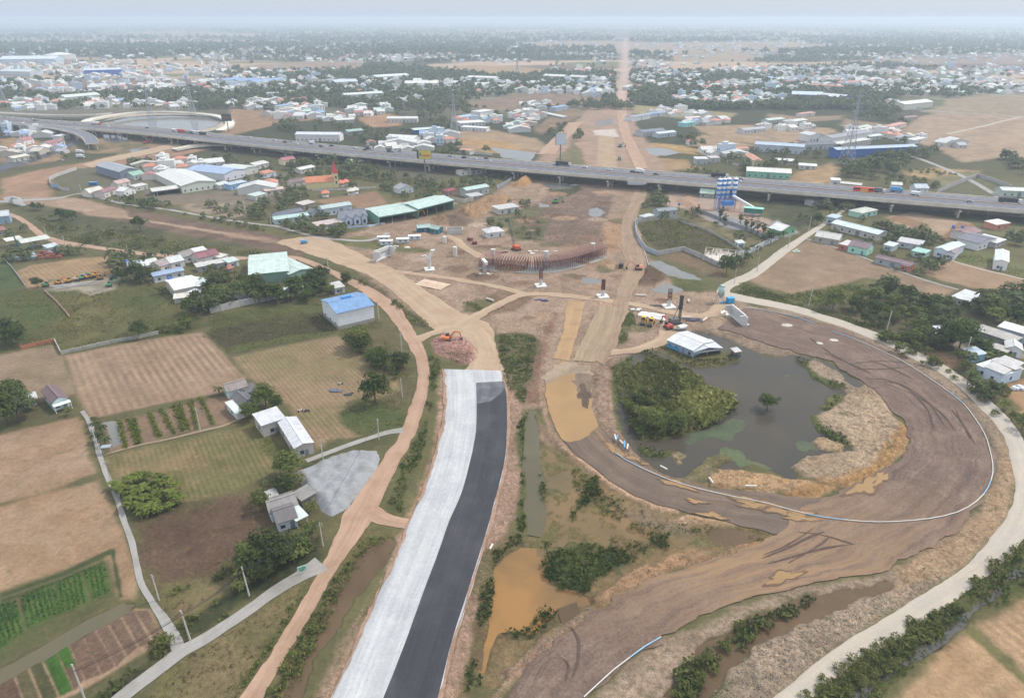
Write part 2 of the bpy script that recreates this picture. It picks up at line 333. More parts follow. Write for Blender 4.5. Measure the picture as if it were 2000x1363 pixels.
# ------------------------------------------------------------------ ground sheet
vr = np.concatenate([np.arange(1363+760, 1363+560, -8.0), np.arange(1363+560, 480, -2.0), np.arange(480, 120, -1.0), np.arange(120, 41, -.5), np.array([40.2, 39.4, 38.8, 38.3, 37.9])])
dep = math.pi and np.array([math.atan((v-681.5)/FPX)+PITCH for v in vr]); Yr = CAM_H/np.tan(dep)
Dr = Yr*cP + CAM_H*sP
sc_ = np.concatenate([np.linspace(-2.2, -.93, 70)[:-1], np.linspace(-.93, .93, 800), np.linspace(.93, 2.2, 70)[1:]])
X = (Dr[:, None]*sc_[None, :]); Y = np.repeat(Yr[:, None], len(sc_), 1); nR, nC = X.shape
jx = Dr[:, None]*(sc_[1]-sc_[0])*.3
X = X.ravel(); Y = Y.ravel(); R = np.repeat(np.array(vr), nC)
DD = np.repeat(Dr, nC)
n4 = fbm(X, Y, 4, 3, 3); n12 = fbm(X, Y, 13, 4, 9); n50 = fbm(X, Y, 55, 4, 21); n1 = fbm(X, Y, 1.6, 3, 33); n300 = fbm(X, Y*.55, 330, 3, 5)
C = np.zeros((len(X), 3)); H = np.zeros(len(X)); FU = np.zeros((len(X), 3)); LU = np.full(len(X), .3)
def A(c):
    if c[1] >= c[0] and c[1] > c[2]+20: c = ((c[0]+7)*.93, (c[1]-1)*.93, (c[2]+6)*.93)      # dry season: dull the greens
    return np.array(alb(c))
VEG, VEG2, GRASS, GREEN, OLIVE = (72,84,52), (88,98,62), (104,108,68), (84,112,56), (116,112,76)
TAN, TAN2, STRAW, SOILC, BROWN, RUB, ORG = (170,146,120), (158,135,110), (186,160,130), (184,160,138), (124,102,88), (180,164,144), (182,142,96)
t = np.clip((n12*.9+n50*.8)*.9+.5, 0, 1)[:, None]
C[:] = A(OLIVE)*(1-t)+A(GRASS)*t
far = np.clip((Y-560)/160, 0, 1)[:, None]; C = C*(1-far)+A(VEG)*far
# distant patchwork of fields among woods
FT = .25
def patch(X, Y):
    ax, ay = .96, .28; u = X*ax+Y*ay; w = -X*ay+Y*ax
    u = u + fbm(X, Y, 400, 2, 71)*60; w = w+fbm(X, Y, 500, 2, 73)*50
    s = np.clip(1+(Y-1500)/5000, 1, 2.6)
    cu = np.floor(u/(190*1)); cw_ = np.floor(w/95.0)
    h = hsh(cu.astype(np.int64), cw_.astype(np.int64), 5)
    big = fbm(X*.55, Y, 700, 4, 77)
    return h, big+.25*fbm(X, Y, 180, 2, 78)
ph, pb = patch(X, Y)
yard = np.clip((fbm(X, Y, 420, 3, 301)-.02)*6, 0, 1)*np.clip((Y-900)/200, 0, 1)*.75; C = C*(1-yard[:, None])+A((160,152,132))*yard[:, None]
mfar = np.clip((Y-1050)/150, 0, 1)*np.clip((pb-FT)*9, 0, 1)
fc = A((206,178,150))*(.86+.3*ph[:, None]); fc = np.where((ph > .86)[:, None], A((128,140,88)), fc); fc = np.where((ph < .12)[:, None], A((128,108,92)), fc)
C = C*(1-mfar[:, None])+fc*mfar[:, None]
FIELDMASK = []
def paint(poly, col, fe=1.2, ed=1.5, al=1.0, col2=None, fur=None, lump=None, h=None, hn=0, field=False, pix=True, hmode='set', heap=0):
    global C, H, FU, LU
    P = wp(poly) if pix else np.asarray(poly)
    m = fe+ed*2+2; idx = np.nonzero((X > P[:, 0].min()-m) & (X < P[:, 0].max()+m) & (Y > P[:, 1].min()-m) & (Y < P[:, 1].max()+m))[0]
    if len(idx) == 0: return
    x, y = X[idx], Y[idx]; d = sdist(x, y, P)
    dd = d + ed*(n4[idx]*.8+n12[idx]*.9+n1[idx]*.35)
    w = np.clip((dd+fe)/(2*fe), 0, 1); w = w*w*(3-2*w)*al
    if col is not None:
        c = A(col)[None, :]
        if col2 is not None:
            t = np.clip(.5+n12[idx]*1.3+n4[idx]*.6+n1[idx]*.4, 0, 1)[:, None]; c = c*(1-t)+A(col2)*t
        C[idx] = C[idx]*(1-w[:, None])+c*w[:, None]
        if fur:
            ux, uy, sp, am = fur; a = wp([ux, uy]); q = a[1]-a[0]; q = q/np.linalg.norm(q); k = 2*math.pi/sp
            on = w > .5; FU[idx[on]] = np.array([-q[1]*k, q[0]*k, am]); FU[idx[on], 2] *= np.clip(dd[on]/2, 0, 1)
        else: FU[idx, 2] *= (1-w)
    if lump is not None: LU[idx] = LU[idx]*(1-w)+lump*w
    if h is not None:
        hh = h
        if heap: hh = h*np.clip(d/heap, 0, 1)**.8
        hh = hh + hn*(n4[idx]*.6+n1[idx]*.5)*np.clip(dd/2, 0, 1)
        H[idx] = H[idx]*(1-w)+hh*w
    if field: FIELDMASK.append(P)
# --- beyond the expressway
for p, c in [
 ([(900,204),(1010,184),(1100,182),(1168,188),(1190,196),(1120,208),(980,216),(930,214)], (160,136,116)),
 ([(880,258),(950,252),(1050,272),(1075,290),(1020,305),(940,298),(890,285)], STRAW), ([(1228,204),(1330,212),(1440,222),(1420,236),(1330,232),(1240,222)], (178,164,120)),
 ([(1350,246),(1480,244),(1620,250),(1640,258),(1560,280),(1480,282),(1400,272)], STRAW), ([(1370,262),(1480,285),(1400,292),(1340,284)], STRAW), ([(1255,278),(1330,284),(1412,300),(1400,306),(1262,292)], (196,164,112)),
 ([(1500,222),(1560,228),(1650,226),(1640,234),(1560,240),(1500,236)], TAN), ([(1750,262),(1790,230),(1870,212),(1990,196),(2200,200),(2200,345),(2000,320),(1960,308),(1880,318),(1830,290),(1790,280)], (190,164,138)),
 ([(1800,218),(1850,206),(1990,200),(2200,195),(2200,250),(1960,226),(1850,226)], (178,158,132)), ([(1755,202),(1830,196),(1990,178),(2200,180),(2200,215),(1980,212),(1850,214)], (176,156,128)), ([(1720,200),(1780,190),(1850,196),(1840,208),(1780,212),(1720,208)], (118,136,84)),
 ([(1535,352),(1560,335),(1625,318),(1640,330),(1632,356),(1565,364)], (192,160,120)), ([(1770,334),(1830,328),(1910,334),(1900,346),(1820,350),(1770,342)], (196,166,120)),
 ([(1180,100),(1250,84),(1500,82),(1650,90),(1600,100),(1400,104),(1260,108)], STRAW), ([(1000,84),(1180,80),(1330,86),(1200,94),(1060,96)], STRAW), ([(890,128),(1010,130),(1080,138),(1060,146),(960,148),(890,140)], (192,158,118)),
 ([(480,128),(620,120),(720,124),(700,136),(560,140),(470,140)], (176,150,126)), ([(150,160),(300,156),(440,158),(430,168),(300,180),(110,190),(60,186),(30,165)], (152,128,110)), ([(130,172),(350,166),(420,172),(300,182),(150,186)], (98,82,78)),
 ([(1300,108),(1480,104),(1500,116),(1420,122),(1320,120)], STRAW), ([(1700,118),(1900,108),(2100,106),(2100,140),(1980,142),(1900,136),(1780,132)], (166,142,126)), ([(1840,124),(2100,128),(2100,142),(1930,142)], (128,108,100)),
 ([(450,212),(520,216),(600,222),(640,232),(560,240),(470,260),(430,270),(440,240)], (176,142,112)), ([(0,272),(40,268),(120,286),(130,300),(60,310),(0,312)], (182,148,112)), ([(60,292),(130,302),(125,312),(60,322),(0,330),(0,310)], (172,142,112)),
 ([(700,230),(760,222),(800,234),(780,246),(720,250)], (190,152,118)), ([(880,270),(990,276),(1040,300),(960,300)], (196,158,112)), ([(1255,306),(1340,312),(1370,330),(1300,334),(1255,326)], (182,150,112)),
 ([(1650,232),(1740,244),(1780,262),(1700,262),(1640,246)], TAN), ([(1820,350),(1900,334),(1990,372),(1990,384),(1860,374)], (150,144,106)), ([(1090,215),(1130,215),(1150,222),(1120,232),(1060,262),(1040,255)], TAN2)]:
    paint(p, c, 4, 5, 1, tuple(int(q*.88) for q in c), field=True)
paint([(1040,335),(1062,300),(1100,268),(1125,235),(1150,212),(1192,202),(1212,172),(1228,172),(1232,200),(1236,232),(1262,272),(1290,312),(1310,345),(1100,345)], (188,156,136), 3, 6, 1, (170,146,124), lump=.5)
paint([(1060,330),(1100,300),(1120,275),(1140,300),(1145,345),(1090,345)], (112,116,72), 3, 6, 1, (140,128,96))
paint([(1165,340),(1168,290),(1170,262),(1198,262),(1202,300),(1208,340)], (196,170,140), 1, 1)
paint([(1160,238),(1196,232),(1200,244),(1164,247)], (150,148,146), 1, 1); paint([(1158,255),(1202,252),(1208,268),(1160,264)], (222,208,196), 1, 2)
paint([(1200,203),(1212,130),(1220,75),(1224,75),(1229,120),(1232,205)], (218,188,172), 14, 14)
paint([(1150,345),(1300,345),(1310,352),(1280,365),(1140,352)], (120,108,96), 2, 2, .7)
# under the viaduct
paint([(-100,246),(250,268),(500,296),(750,320),(1000,342),(1250,360),(1500,380),(1750,400),(2100,426),(2100,404),(1750,384),(1250,345),(1000,328),(700,298),(500,278),(250,258),(-100,236)], (92,86,76), 3, 3, .9)  # shade beneath the deck, painted into the ground colour
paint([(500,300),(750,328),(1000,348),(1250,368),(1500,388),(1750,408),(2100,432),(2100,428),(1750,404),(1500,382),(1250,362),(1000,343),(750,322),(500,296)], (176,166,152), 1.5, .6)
# NW junction
paint([(0,350),(60,335),(160,318),(250,298),(330,284),(420,290),(330,308),(250,322),(160,345),(110,362),(100,385),(40,392),(0,400)], (182,146,118), 4, 5, 1, (160,130,104), lump=.4)
paint([(100,345),(150,330),(192,325),(235,350),(240,362),(190,370),(120,380),(98,368)], (112,108,84), 2, 3)
paint([(150,262),(200,255),(280,262),(350,276),(330,284),(230,300),(170,300),(130,296)], (166,136,106), 3, 4, 1, (116,112,78))
# left middle
paint([(20,400),(100,400),(250,425),(420,462),(560,492),(640,512),(700,545),(780,590),(850,640),(845,648),(800,630),(720,560),(640,520),(560,500),(300,492),(200,485),(100,460),(40,425)], (84,94,58), 3, 5, 1, (108,112,72), lump=.5)
paint([(100,390),(250,408),(420,440),(600,470),(590,500),(480,480),(300,446),(150,416)], (116,96,84), 2, 3, 1, (136,112,96), lump=.8)
paint([(20,385),(85,384),(150,387),(200,398),(245,412),(250,424),(238,426),(180,422),(100,402),(20,396)], (188,162,138), 2, 3, 1, (170,144,120), lump=.4)
paint([(245,423),(330,436),(420,450),(520,468),(520,472),(420,455),(330,441),(245,427)], (190,164,138), .8, 1.2, .9)
paint([(430,452),(520,462),(560,470),(550,480),(500,472),(440,460)], (176,148,126), 2, 3, .8)
paint([(640,512),(720,545),(780,580),(820,615),(840,642),(820,640),(780,600),(720,560)], (98,84,64), 2, 3, .8)
paint([(560,465),(640,480),(740,500),(790,520),(760,540),(690,520),(600,490)], (186,158,132), 2, 4, 1, (164,138,116), lump=.4)
paint([(350,385),(430,380),(500,395),(520,420),(440,428),(360,410)], (176,158,136), 3, 4, 1, (128,118,96))
paint([(310,384),(420,378),(500,370),(500,386),(420,398),(330,400)], (160,132,104), 3, 3)
# villages ground
paint([(250,310),(420,315),(560,340),(560,400),(400,400),(300,395),(250,360)], (128,122,108), 4, 6, .75)
paint([(610,392),(735,374),(760,400),(735,422),(715,428),(690,400),(640,400)], (166,134,108), 1.5, 1, 1, (150,122,98), fur=((650,400),(735,420),2.2,.16), field=True)
paint([(770,395),(850,385),(905,393),(880,402),(780,412)], (168,136,108), 1.5, 1.5)
paint([(760,330),(870,335),(900,345),(840,352),(780,345)], (108,102,84), 2, 3)
# ----- construction ground
paint([(600,468),(700,452),(760,430),(860,420),(950,385),(1000,355),(1100,350),(1265,362),(1252,400),(1240,440),(1262,500),(1330,560),(1420,570),(1470,600),(1560,640),(1640,650),(1560,700),(1400,660),(1340,655),(1290,680),(1215,705),(1195,760),(1170,840),(1100,860),(1060,800),(1020,800),(975,720),(960,650),(850,640),(780,590),(700,530)], (182,156,134), 2.5, 4, 1, (160,136,114), lump=.8, hn=.5, h=0)
for p, c, c2, h in [
 ([(1010,425),(1040,395),(1100,372),(1175,368),(1195,385),(1185,430),(1178,480),(1100,482),(1020,470),(985,455)], (152,128,112), (132,112,98), .2),
 ([(1180,430),(1215,425),(1218,470),(1205,495),(1180,490),(1175,460)], (188,150,116), (168,136,110), .3),
 ([(940,585),(985,560),(1050,580),(1005,610),(930,620),(905,605)], (134,110,88), (150,124,102), .1),
 ([(1085,610),(1085,645),(1070,690),(1055,740),(1060,790),(1020,795),(1010,740),(1040,690),(1060,640)], (140,108,90), (158,126,106), .1),
 ([(950,650),(1000,650),(1045,650),(1060,665),(1040,720),(1020,780),(1000,760),(975,715),(962,680)], (92,96,58), (112,106,76), .2),
 ([(1230,525),(1270,515),(1300,530),(1305,545),(1280,560),(1245,555),(1228,545)], (108,86,70), (122,98,80), .9),
 ([(1075,360),(1120,356),(1135,370),(1110,384),(1080,380),(1062,372)], (88,104,58), (78,88,52), 0),
 ([(985,418),(1050,400),(1078,432),(1060,470),(1010,470),(960,440),(950,425)], (98,108,68), (124,120,90), .1),
 ([(640,468),(700,462),(740,472),(800,478),(840,488),(830,495),(740,490),(660,478)], (100,112,62), (128,124,84), 0),
 ([(905,590),(960,580),(985,600),(950,615),(900,610)], (110,108,72), (134,118,90), 0),
 ([(1310,540),(1360,545),(1400,560),(1370,575),(1330,568),(1310,560)], (98,110,62), (120,116,78), 0),
 ([(1240,430),(1262,470),(1290,500),(1330,520),(1410,550),(1420,540),(1350,510),(1300,498),(1270,480),(1250,450)], (104,106,70), (132,118,92), 0),
 ([(1290,500),(1350,490),(1415,530),(1412,545),(1360,525),(1310,510)], (142,118,94), (128,110,84), 0),
 ([(1210,615),(1235,610),(1240,630),(1225,665),(1205,670),(1208,640)], (96,110,62), (120,112,80), -.2),
 ([(1110,478),(1180,488),(1200,520),(1150,520),(1100,510)], (178,146,116), (160,132,104), .2)]:
    paint(p, c, 2, 3, 1, c2, lump=.9, h=h, hn=.5)
_r = random.Random(5); _P = wp([(700,470),(860,440),(1000,380),(1200,372),(1230,430),(1215,560),(1300,560),(1400,600),(1330,640),(1230,660),(1110,600),(1060,700),(1010,640),(960,600),(850,580),(740,510)])
for _ in range(110):      # small spoil mounds and scrapes all over the site
    x, y = _r.uniform(_P[:, 0].min(), _P[:, 0].max()), _r.uniform(_P[:, 1].min(), _P[:, 1].max())
    if sdist(np.array([x]), np.array([y]), _P)[0] < 2: continue
    r = _r.uniform(2.5, 7); q = [(x+r*1.3*math.cos(a)*_r.uniform(.7, 1.2), y+r*math.sin(a)*_r.uniform(.7, 1.2)) for a in np.linspace(0, 6.28, 10)[:-1]]
    paint(q, _r.choice([(150,118,96), (126,100,84), (196,162,132), (176,140,114), (200,176,156), (112,108,76)]), 1.2, 1.5, .8, None, lump=1, h=_r.choice([.3, .8, 1.4, -.2]), heap=3, hn=.5, pix=False)
# stockpiles of soil
paint([(840,428),(880,415),(930,392),(975,380),(1000,388),(975,405),(930,425),(890,440),(855,440)], (170,138,108), 2, 2, 1, (186,150,112), lump=1, h=5, heap=10, hn=.8)
paint([(862,425),(900,420),(930,430),(915,442),(880,444)], (130,110,94), 2, 2, 1, (150,126,106), lump=1, h=3, heap=8, hn=.6)
paint([(1000,362),(1015,352),(1030,345),(1042,355),(1030,364),(1010,368)], (190,148,104), 1, 1, 1, lump=.6, h=7, heap=9, hn=.5)
paint([(842,664),(872,646),(925,650),(945,680),(938,705),(905,712),(868,700),(850,685)], (206,166,152), 1.2, 2, 1, (190,144,130), lump=1.1, h=.9, heap=5, hn=.9)
paint([(870,690),(920,694),(918,708),(880,712)], (120,100,74), 1, 1.5, .8)
paint([(930,632),(945,640),(968,690),(975,722),(925,724),(930,700)], (206,174,144), 1.5, 2)
# batching-plant yard
paint([(1310,375),(1370,368),(1440,385),(1490,425),(1555,448),(1540,462),(1480,452),(1400,440),(1340,410),(1300,400)], (176,160,146), 2, 3, 1, (192,164,144))
paint([(1320,392),(1345,382),(1362,396),(1380,412),(1350,414)], (190,156,132), 1.5, 2, h=3, heap=8, hn=.3)
paint([(1378,424),(1400,412),(1440,430),(1480,445),(1460,452),(1410,444)], (158,160,162), 1.5, 2, 1, h=.3)
paint([(1500,440),(1520,425),(1535,440),(1560,455),(1530,464)], (160,164,166), 1.5, 1, 1, h=2, heap=6)
paint([(1480,392),(1540,384),(1606,402),(1600,428),(1560,450),(1510,430)], (76,84,56), 2, 3, 1, (92,104,62), field=True)
paint([(1245,435),(1330,428),(1370,440),(1425,470),(1470,492),(1400,500),(1330,486),(1285,490),(1260,465)], (98,98,66), 1.5, 2, 1, (84,88,56), lump=.7)
paint([(1335,425),(1380,430),(1500,478),(1480,490),(1420,462),(1360,440)], (148,136,102), 1.5, 2, 1, (112,112,76))
paint([(1378,492),(1402,485),(1440,497),(1445,508),(1412,518)], (206,198,188), .8, .5)
# right-hand fields
paint([(1455,546),(1500,514),(1540,490),(1583,466),(1640,486),(1720,516),(1800,545),(1868,566),(1838,586),(1790,580),(1720,545),(1690,543),(1620,560),(1546,574),(1490,560)], (168,142,118), 1.5, 1.5, 1, (152,130,106), fur=((1560,540),(1800,560),3.2,.06), field=True)
paint([(1790,528),(1835,508),(1870,508),(2000,546),(2100,570),(2100,600),(2000,575),(1900,562),(1830,545)], (172,144,116), 1.5, 1.5, 1, fur=((1800,530),(2000,570),3,.05), field=True)
paint([(1846,508),(1862,490),(1900,484),(1960,505),(2020,520),(2020,548),(1930,524)], (112,128,70), 1.5, 2, 1, (128,134,84))
paint([(1730,424),(1780,414),(1900,436),(1915,446),(1870,462),(1800,456),(1750,440)], (186,162,136), 1.5, 2, 1, (174,148,122), field=True)
paint([(1735,428),(1755,420),(1815,438),(1790,446)], (158,126,98), .8, .8, fur=((1735,428),(1790,446),2,.2)); paint([(1840,462),(1870,434),(1905,440),(1880,462),(1850,470)], (160,126,96), .8, .8)
paint([(1880,420),(1950,428),(2100,445),(2100,480),(1980,470),(1920,456)], (124,132,84), 2, 3, 1, (112,120,74))
paint([(1835,372),(1900,348),(1960,358),(1990,378),(1900,382)], (112,118,80), 1.5, 3)
paint([(1560,576),(1640,560),(1700,545),(1712,556),(1640,580),(1590,594)], (122,128,74), 1.5, 2, 1, (104,112,66))
paint([(1425,574),(1450,550),(1500,566),(1560,592),(1620,604),(1700,640),(1780,672),(1840,700),(1890,740),(1930,780),(1970,810),(2000,860),(2040,900),(2040,960),(1990,860),(1930,790),(1870,740),(1780,690),(1650,632),(1550,600),(1480,585)], (92,102,58), 2, 3, 1, (118,118,74), lump=.5)
paint([(1590,600),(1720,555),(1850,590),(1880,650),(1820,690),(1740,660),(1640,620)], (110,102,76), 3, 4, .8, (90,96,62))
paint([(1800,690),(1880,690),(1900,710),(1850,715)], (166,134,104), 2, 3, .8); paint([(1850,660),(2000,690),(2010,700),(1900,700)], (176,164,148), 1.5, 2)
paint([(1960,760),(2100,700),(2100,860),(2020,850),(1985,800)], (184,148,112), 2, 3)
# ring road surroundings
paint([(1440,596),(1560,606),(1650,634),(1760,684),(1850,736),(1920,795),(1960,850),(1985,930),(1975,1000),(1940,1045),(1880,1105),(1740,1195),(1600,1290),(1500,1370),(1420,1440),(1050,1440),(1150,1360),(1300,1245),(1500,1165),(1720,1120),(1830,1070),(1890,1025),(1925,985),(1950,925),(1945,870),(1915,825),(1860,770),(1790,722),(1700,670),(1600,630),(1500,608)], (178,156,134), 1.5, 2, 1, (160,140,118), lump=1, h=.15, hn=.5)
paint([(1960,850),(1985,930),(1975,1000),(1940,1045),(1880,1105),(1740,1160),(1762,1095),(1830,1070),(1890,1025),(1925,985),(1950,925)], (196,164,128), 2, 2, .8, (178,148,116), lump=1)
paint([(1300,1440),(1400,1330),(1500,1240),(1620,1200),(1740,1150),(1750,1185),(1600,1285),(1510,1350),(1420,1440)], (184,162,138), 2, 2, 1, (160,142,122), lump=1.2, h=.3, hn=.8)
paint([(1195,700),(1250,684),(1320,655),(1400,640),(1500,672),(1600,705),(1690,752),(1660,748),(1560,694),(1480,692),(1400,655),(1330,655),(1240,692),(1200,730)], (172,150,128), 1.5, 2, 1, (150,130,112), lump=1.1, h=.4, hn=.7)
paint([(1155,735),(1195,705),(1215,720),(1200,760),(1205,800),(1240,880),(1290,925),(1380,948),(1370,954),(1290,934),(1215,890),(1172,835),(1157,790)], (180,152,130), 1.5, 2, 1, (158,132,112), lump=1.1, h=.8, hn=.7)
paint([(1055,740),(1064,740),(1062,780),(1080,845),(1125,890),(1220,958),(1320,1000),(1300,1000),(1200,962),(1115,900),(1068,850),(1050,790)], (184,152,128), 1, 1, 1, (168,140,116), lump=1.1, h=.8, hn=.5)
# strips beside the carriageway
paint([(979,722),(1000,745),(1020,790),(1028,850),(1022,930),(1005,1010),(965,1075),(950,1150),(930,1230),(905,1363),(860,1500),(780,1500),(856,1360),(910,1170),(955,1025),(985,900),(991,820)], (186,152,132), 1.2, 1.5, 1, (166,138,116), lump=.8, h=-.1, hn=.3)
paint([(852,722),(868,722),(872,780),(862,850),(834,950),(800,1025),(742,1160),(651,1360),(600,1470),(560,1470),(620,1363),(690,1240),(760,1110),(770,1060),(800,990),(835,900),(855,810)], (180,144,122), 1.2, 1.5, 1, (196,168,144), lump=.8)
paint([(838,690),(866,700),(856,730),(848,800),(826,870),(800,940),(785,1000),(745,1005),(770,945),(815,860),(838,790),(842,730)], (92,104,58), 1.5, 2, 1, (116,112,76), lump=.4)
paint([(690,1080),(720,1040),(770,1045),(755,1062),(720,1070),(680,1130),(630,1220),(590,1310),(560,1400),(500,1400),(545,1320),(585,1240),(640,1150)], (98,102,60), 1.5, 2.5, 1, (124,112,76), lump=.5)
paint([(600,1400),(640,1300),(690,1210),(720,1165),(705,1210),(660,1300),(640,1370)], (176,150,128), 1.2, 1.5, 1, (110,112,70), lump=.9)
paint([(945,1080),(1000,1040),(1030,1040),(1020,1070),(985,1085),(965,1130),(955,1200),(935,1280),(915,1363),(890,1363),(915,1280),(935,1180)], (104,108,64), 1.2, 2.5, 1, (140,120,90), lump=.7)
paint([(1025,800),(1012,850),(1018,930),(1012,1020),(1030,1045),(1034,1000),(1028,930),(1032,860),(1034,810)], (88,104,54), 1, 1.5)
paint([(1048,800),(1060,800),(1072,850),(1110,900),(1140,935),(1080,900),(1060,905),(1060,960),(1052,940),(1046,880)], (120,116,78), 1.2, 2, 1, (168,140,116), lump=.7)
# swampy triangle
paint([(1060,870),(1120,895),(1220,962),(1325,1000),(1420,1020),(1500,1035),(1520,1055),(1400,1090),(1300,1122),(1225,1150),(1162,1192),(1087,1255),(1025,1315),(985,1357),(940,1363),(935,1290),(960,1200),(975,1100),(1050,1050),(1055,960)], (146,122,88), 1.5, 3, 1, (128,116,84), lump=.6, h=-.35, hn=.3)
paint([(1090,1005),(1150,960),(1200,975),(1290,1020),(1330,1040),(1280,1060),(1150,1050)], (158,128,86), 3, 4, .8, (132,110,78))
paint([(1180,975),(1290,1010),(1380,1035),(1330,1055),(1240,1030)], (134,120,106), 3, 3, .8, (150,132,112), lump=1)
paint([(1064,1090),(1100,1062),(1150,1062),(1200,1075),(1245,1100),(1210,1120),(1160,1125),(1140,1165),(1080,1140),(1060,1112)], (64,88,50), 1.5, 2, 1, (84,106,56), lump=.5, h=.1)
paint([(1100,1022),(1140,960),(1165,930),(1170,945),(1150,985),(1125,1015),(1060,1050),(1050,1045)], (72,100,50), 1, 1.2, 1, (96,118,60), h=.15)
paint([(1310,1015),(1340,1005),(1420,1015),(1508,1032),(1500,1040),(1410,1028),(1330,1020)], (214,182,148), .8, .8, 1, (196,162,126), lump=1, h=1.2, hn=.5, heap=2)
paint([(1120,880),(1175,922),(1225,957),(1275,980),(1326,994),(1326,1004),(1270,992),(1220,968),(1168,934),(1110,892)], (206,172,140), .6, .6, 1, (182,150,122), lump=1, h=1.3, hn=.5, heap=2)
paint([(985,1357),(1025,1315),(1087,1255),(1162,1192),(1150,1180),(1120,1210),(1080,1235),(1030,1275),(985,1310),(955,1363),(940,1440),(900,1440)], (180,150,124), 1, 1.5, 1, (158,130,108), lump=1.1, h=.7, hn=.6)
paint([(1150,1170),(1180,1150),(1240,1110),(1290,1090),(1360,1060),(1500,1020),(1570,1035),(1560,1052),(1480,1070),(1390,1095),(1300,1122),(1225,1150),(1165,1190)], (190,152,116), 1, 1.5, 1, (168,136,106), lump=1.1, h=.7, hn=.7)
paint([(1500,1022),(1560,1030),(1578,1040),(1555,1055),(1480,1068),(1450,1070)], (196,154,110), 1, 1.2, 1, (178,140,104), lump=1.1, h=1.3, heap=4, hn=.7)
# green along ditches
paint([(1290,1440),(1330,1330),(1400,1245),(1500,1188),(1592,1168),(1590,1200),(1500,1245),(1430,1300),(1380,1440)], (82,100,52), 1.5, 2.5, .9, (104,114,62), lump=.4)
paint([(1500,1440),(1600,1325),(1700,1260),(1790,1215),(1840,1180),(1880,1165),(1950,1105),(2000,1060),(2100,950),(2100,1120),(2000,1190),(1940,1185),(1870,1235),(1760,1330),(1650,1440)], (92,104,54), 1.5, 2, 1, (116,118,64), lump=.5)
paint([(1700,1440),(1770,1330),(1870,1245),(1900,1225),(1960,1290),(2100,1400),(2100,1500),(1700,1500)], (192,160,124), 1.5, 1.5, 1, (180,148,112), fur=((1760,1363),(1870,1290),4,.05), field=True)
paint([(1905,1220),(1950,1195),(2050,1160),(2200,1100),(2200,1440),(2100,1390),(1980,1295)], (190,158,124), 1.5, 1.5, 1, (176,146,112), fur=((1950,1220),(2050,1300),2.6,.09), field=True)
paint([(1880,1230),(1900,1222),(1990,1310),(2100,1400),(2100,1415),(1980,1320)], (120,116,74), .8, .8)
# left-hand fields
paint([(30,530),(60,518),(150,505),(210,500),(228,525),(225,535),(150,545),(90,562),(55,568),(40,548)], (174,146,112), 1, 1, 1, (160,134,104), fur=((60,520),(110,560),2.4,.1), field=True)
paint([(-200,500),(0,505),(20,512),(45,560),(0,572),(-200,600)], (74,98,58), 1.5, 1.5, 1, (86,110,62))
paint([(0,572),(90,562),(170,572),(225,565),(225,545),(330,560),(360,600),(400,640),(120,690),(105,672),(0,690),(-300,730),(-300,600)], (104,108,62), 2, 3, 1, (88,104,54), lump=.5)
paint([(100,575),(215,575),(250,620),(255,655),(130,685),(120,640)], (122,116,72), 4, 5, .8, (102,108,62)); paint([(45,600),(90,575),(125,620),(80,640),(50,635)], (82,106,52), 2, 3, .7)
paint([(90,565),(140,550),(180,548),(232,535),(225,565),(175,578),(150,566),(110,570)], (178,168,152), 1.5, 1.5, 1, (150,140,122))
paint([(385,575),(400,570),(430,595),(425,602),(380,598)], (160,160,158), 1, .8); paint([(370,575),(405,565),(428,590),(380,592)], (166,166,166), 1, .8)
paint([(400,655),(420,620),(560,600),(640,610),(660,650),(560,668),(450,690)], (82,78,56), 1.5, 2, 1, (72,64,52), lump=.5); paint([(410,645),(480,630),(630,610),(640,592),(560,590),(420,615)], (98,110,60), 2, 3, 1, (84,98,52)); paint([(450,690),(560,668),(660,650),(655,645),(560,656),(445,678)], (96,108,58), 1, 1.5)
paint([(660,650),(735,625),(760,640),(790,700),(812,760),(790,820),(770,845),(700,850),(662,800),(720,780),(780,762),(775,742),(700,690)], (96,94,62), 2, 3, 1, (112,104,74), lump=.5)
paint([(-200,700),(0,692),(104,672),(120,695),(150,768),(100,782),(30,795),(-200,830)], (160,138,114), 1, 1, 1, (146,128,102), fur=((0,740),(100,722),1.6,.16), field=True)
paint([(128,694),(260,668),(396,648),(440,695),(480,738),(425,768),(330,785),(174,818),(150,770)], (172,146,122), 1, .7, 1, (158,132,108), fur=((130,700),(176,812),2.6,.13), field=True)
paint([(454,697),(560,675),(660,656),(700,690),(745,720),(778,745),(782,762),(716,784),(662,804),(668,828),(702,851),(640,886),(612,870),(560,792),(482,736)], (160,136,108), 1.2, 1, 1, (140,128,92), fur=((470,700),(600,860),1.6,.10), field=True)
paint([(640,860),(700,850),(760,845),(770,852),(740,870),(640,905),(600,930),(580,910)], (96,104,64), 1.5, 2)
paint([(662,805),(716,785),(740,790),(790,800),(790,830),(740,845),(702,848),(670,826)], (84,108,56), 1.5, 2, 1, (100,112,64), lump=.4)
paint([(-300,860),(0,848),(150,816),(165,850),(190,922),(82,960),(0,982),(-300,1040)], (178,150,126), 1.2, 1.2, 1, (164,136,108), field=True)
paint([(-300,1020),(0,990),(194,936),(225,1000),(252,1075),(275,1140),(265,1170),(225,1165),(210,1090),(205,1078),(100,1120),(0,1155),(-300,1250)], (176,148,120), 1.2, 1.2, 1, (164,134,104), field=True)
paint([(198,893),(350,860),(495,830),(520,860),(535,905),(530,925),(440,965),(345,985),(330,950),(232,948)], (148,128,94), 1.5, 1.5, 1, (118,114,74), fur=((300,880),(330,980),1.5,.10), field=True)
paint([(495,835),(530,860),(580,880),(590,910),(555,918),(525,890)], (80,98,52), 1.2, 2, 1, (112,108,66))
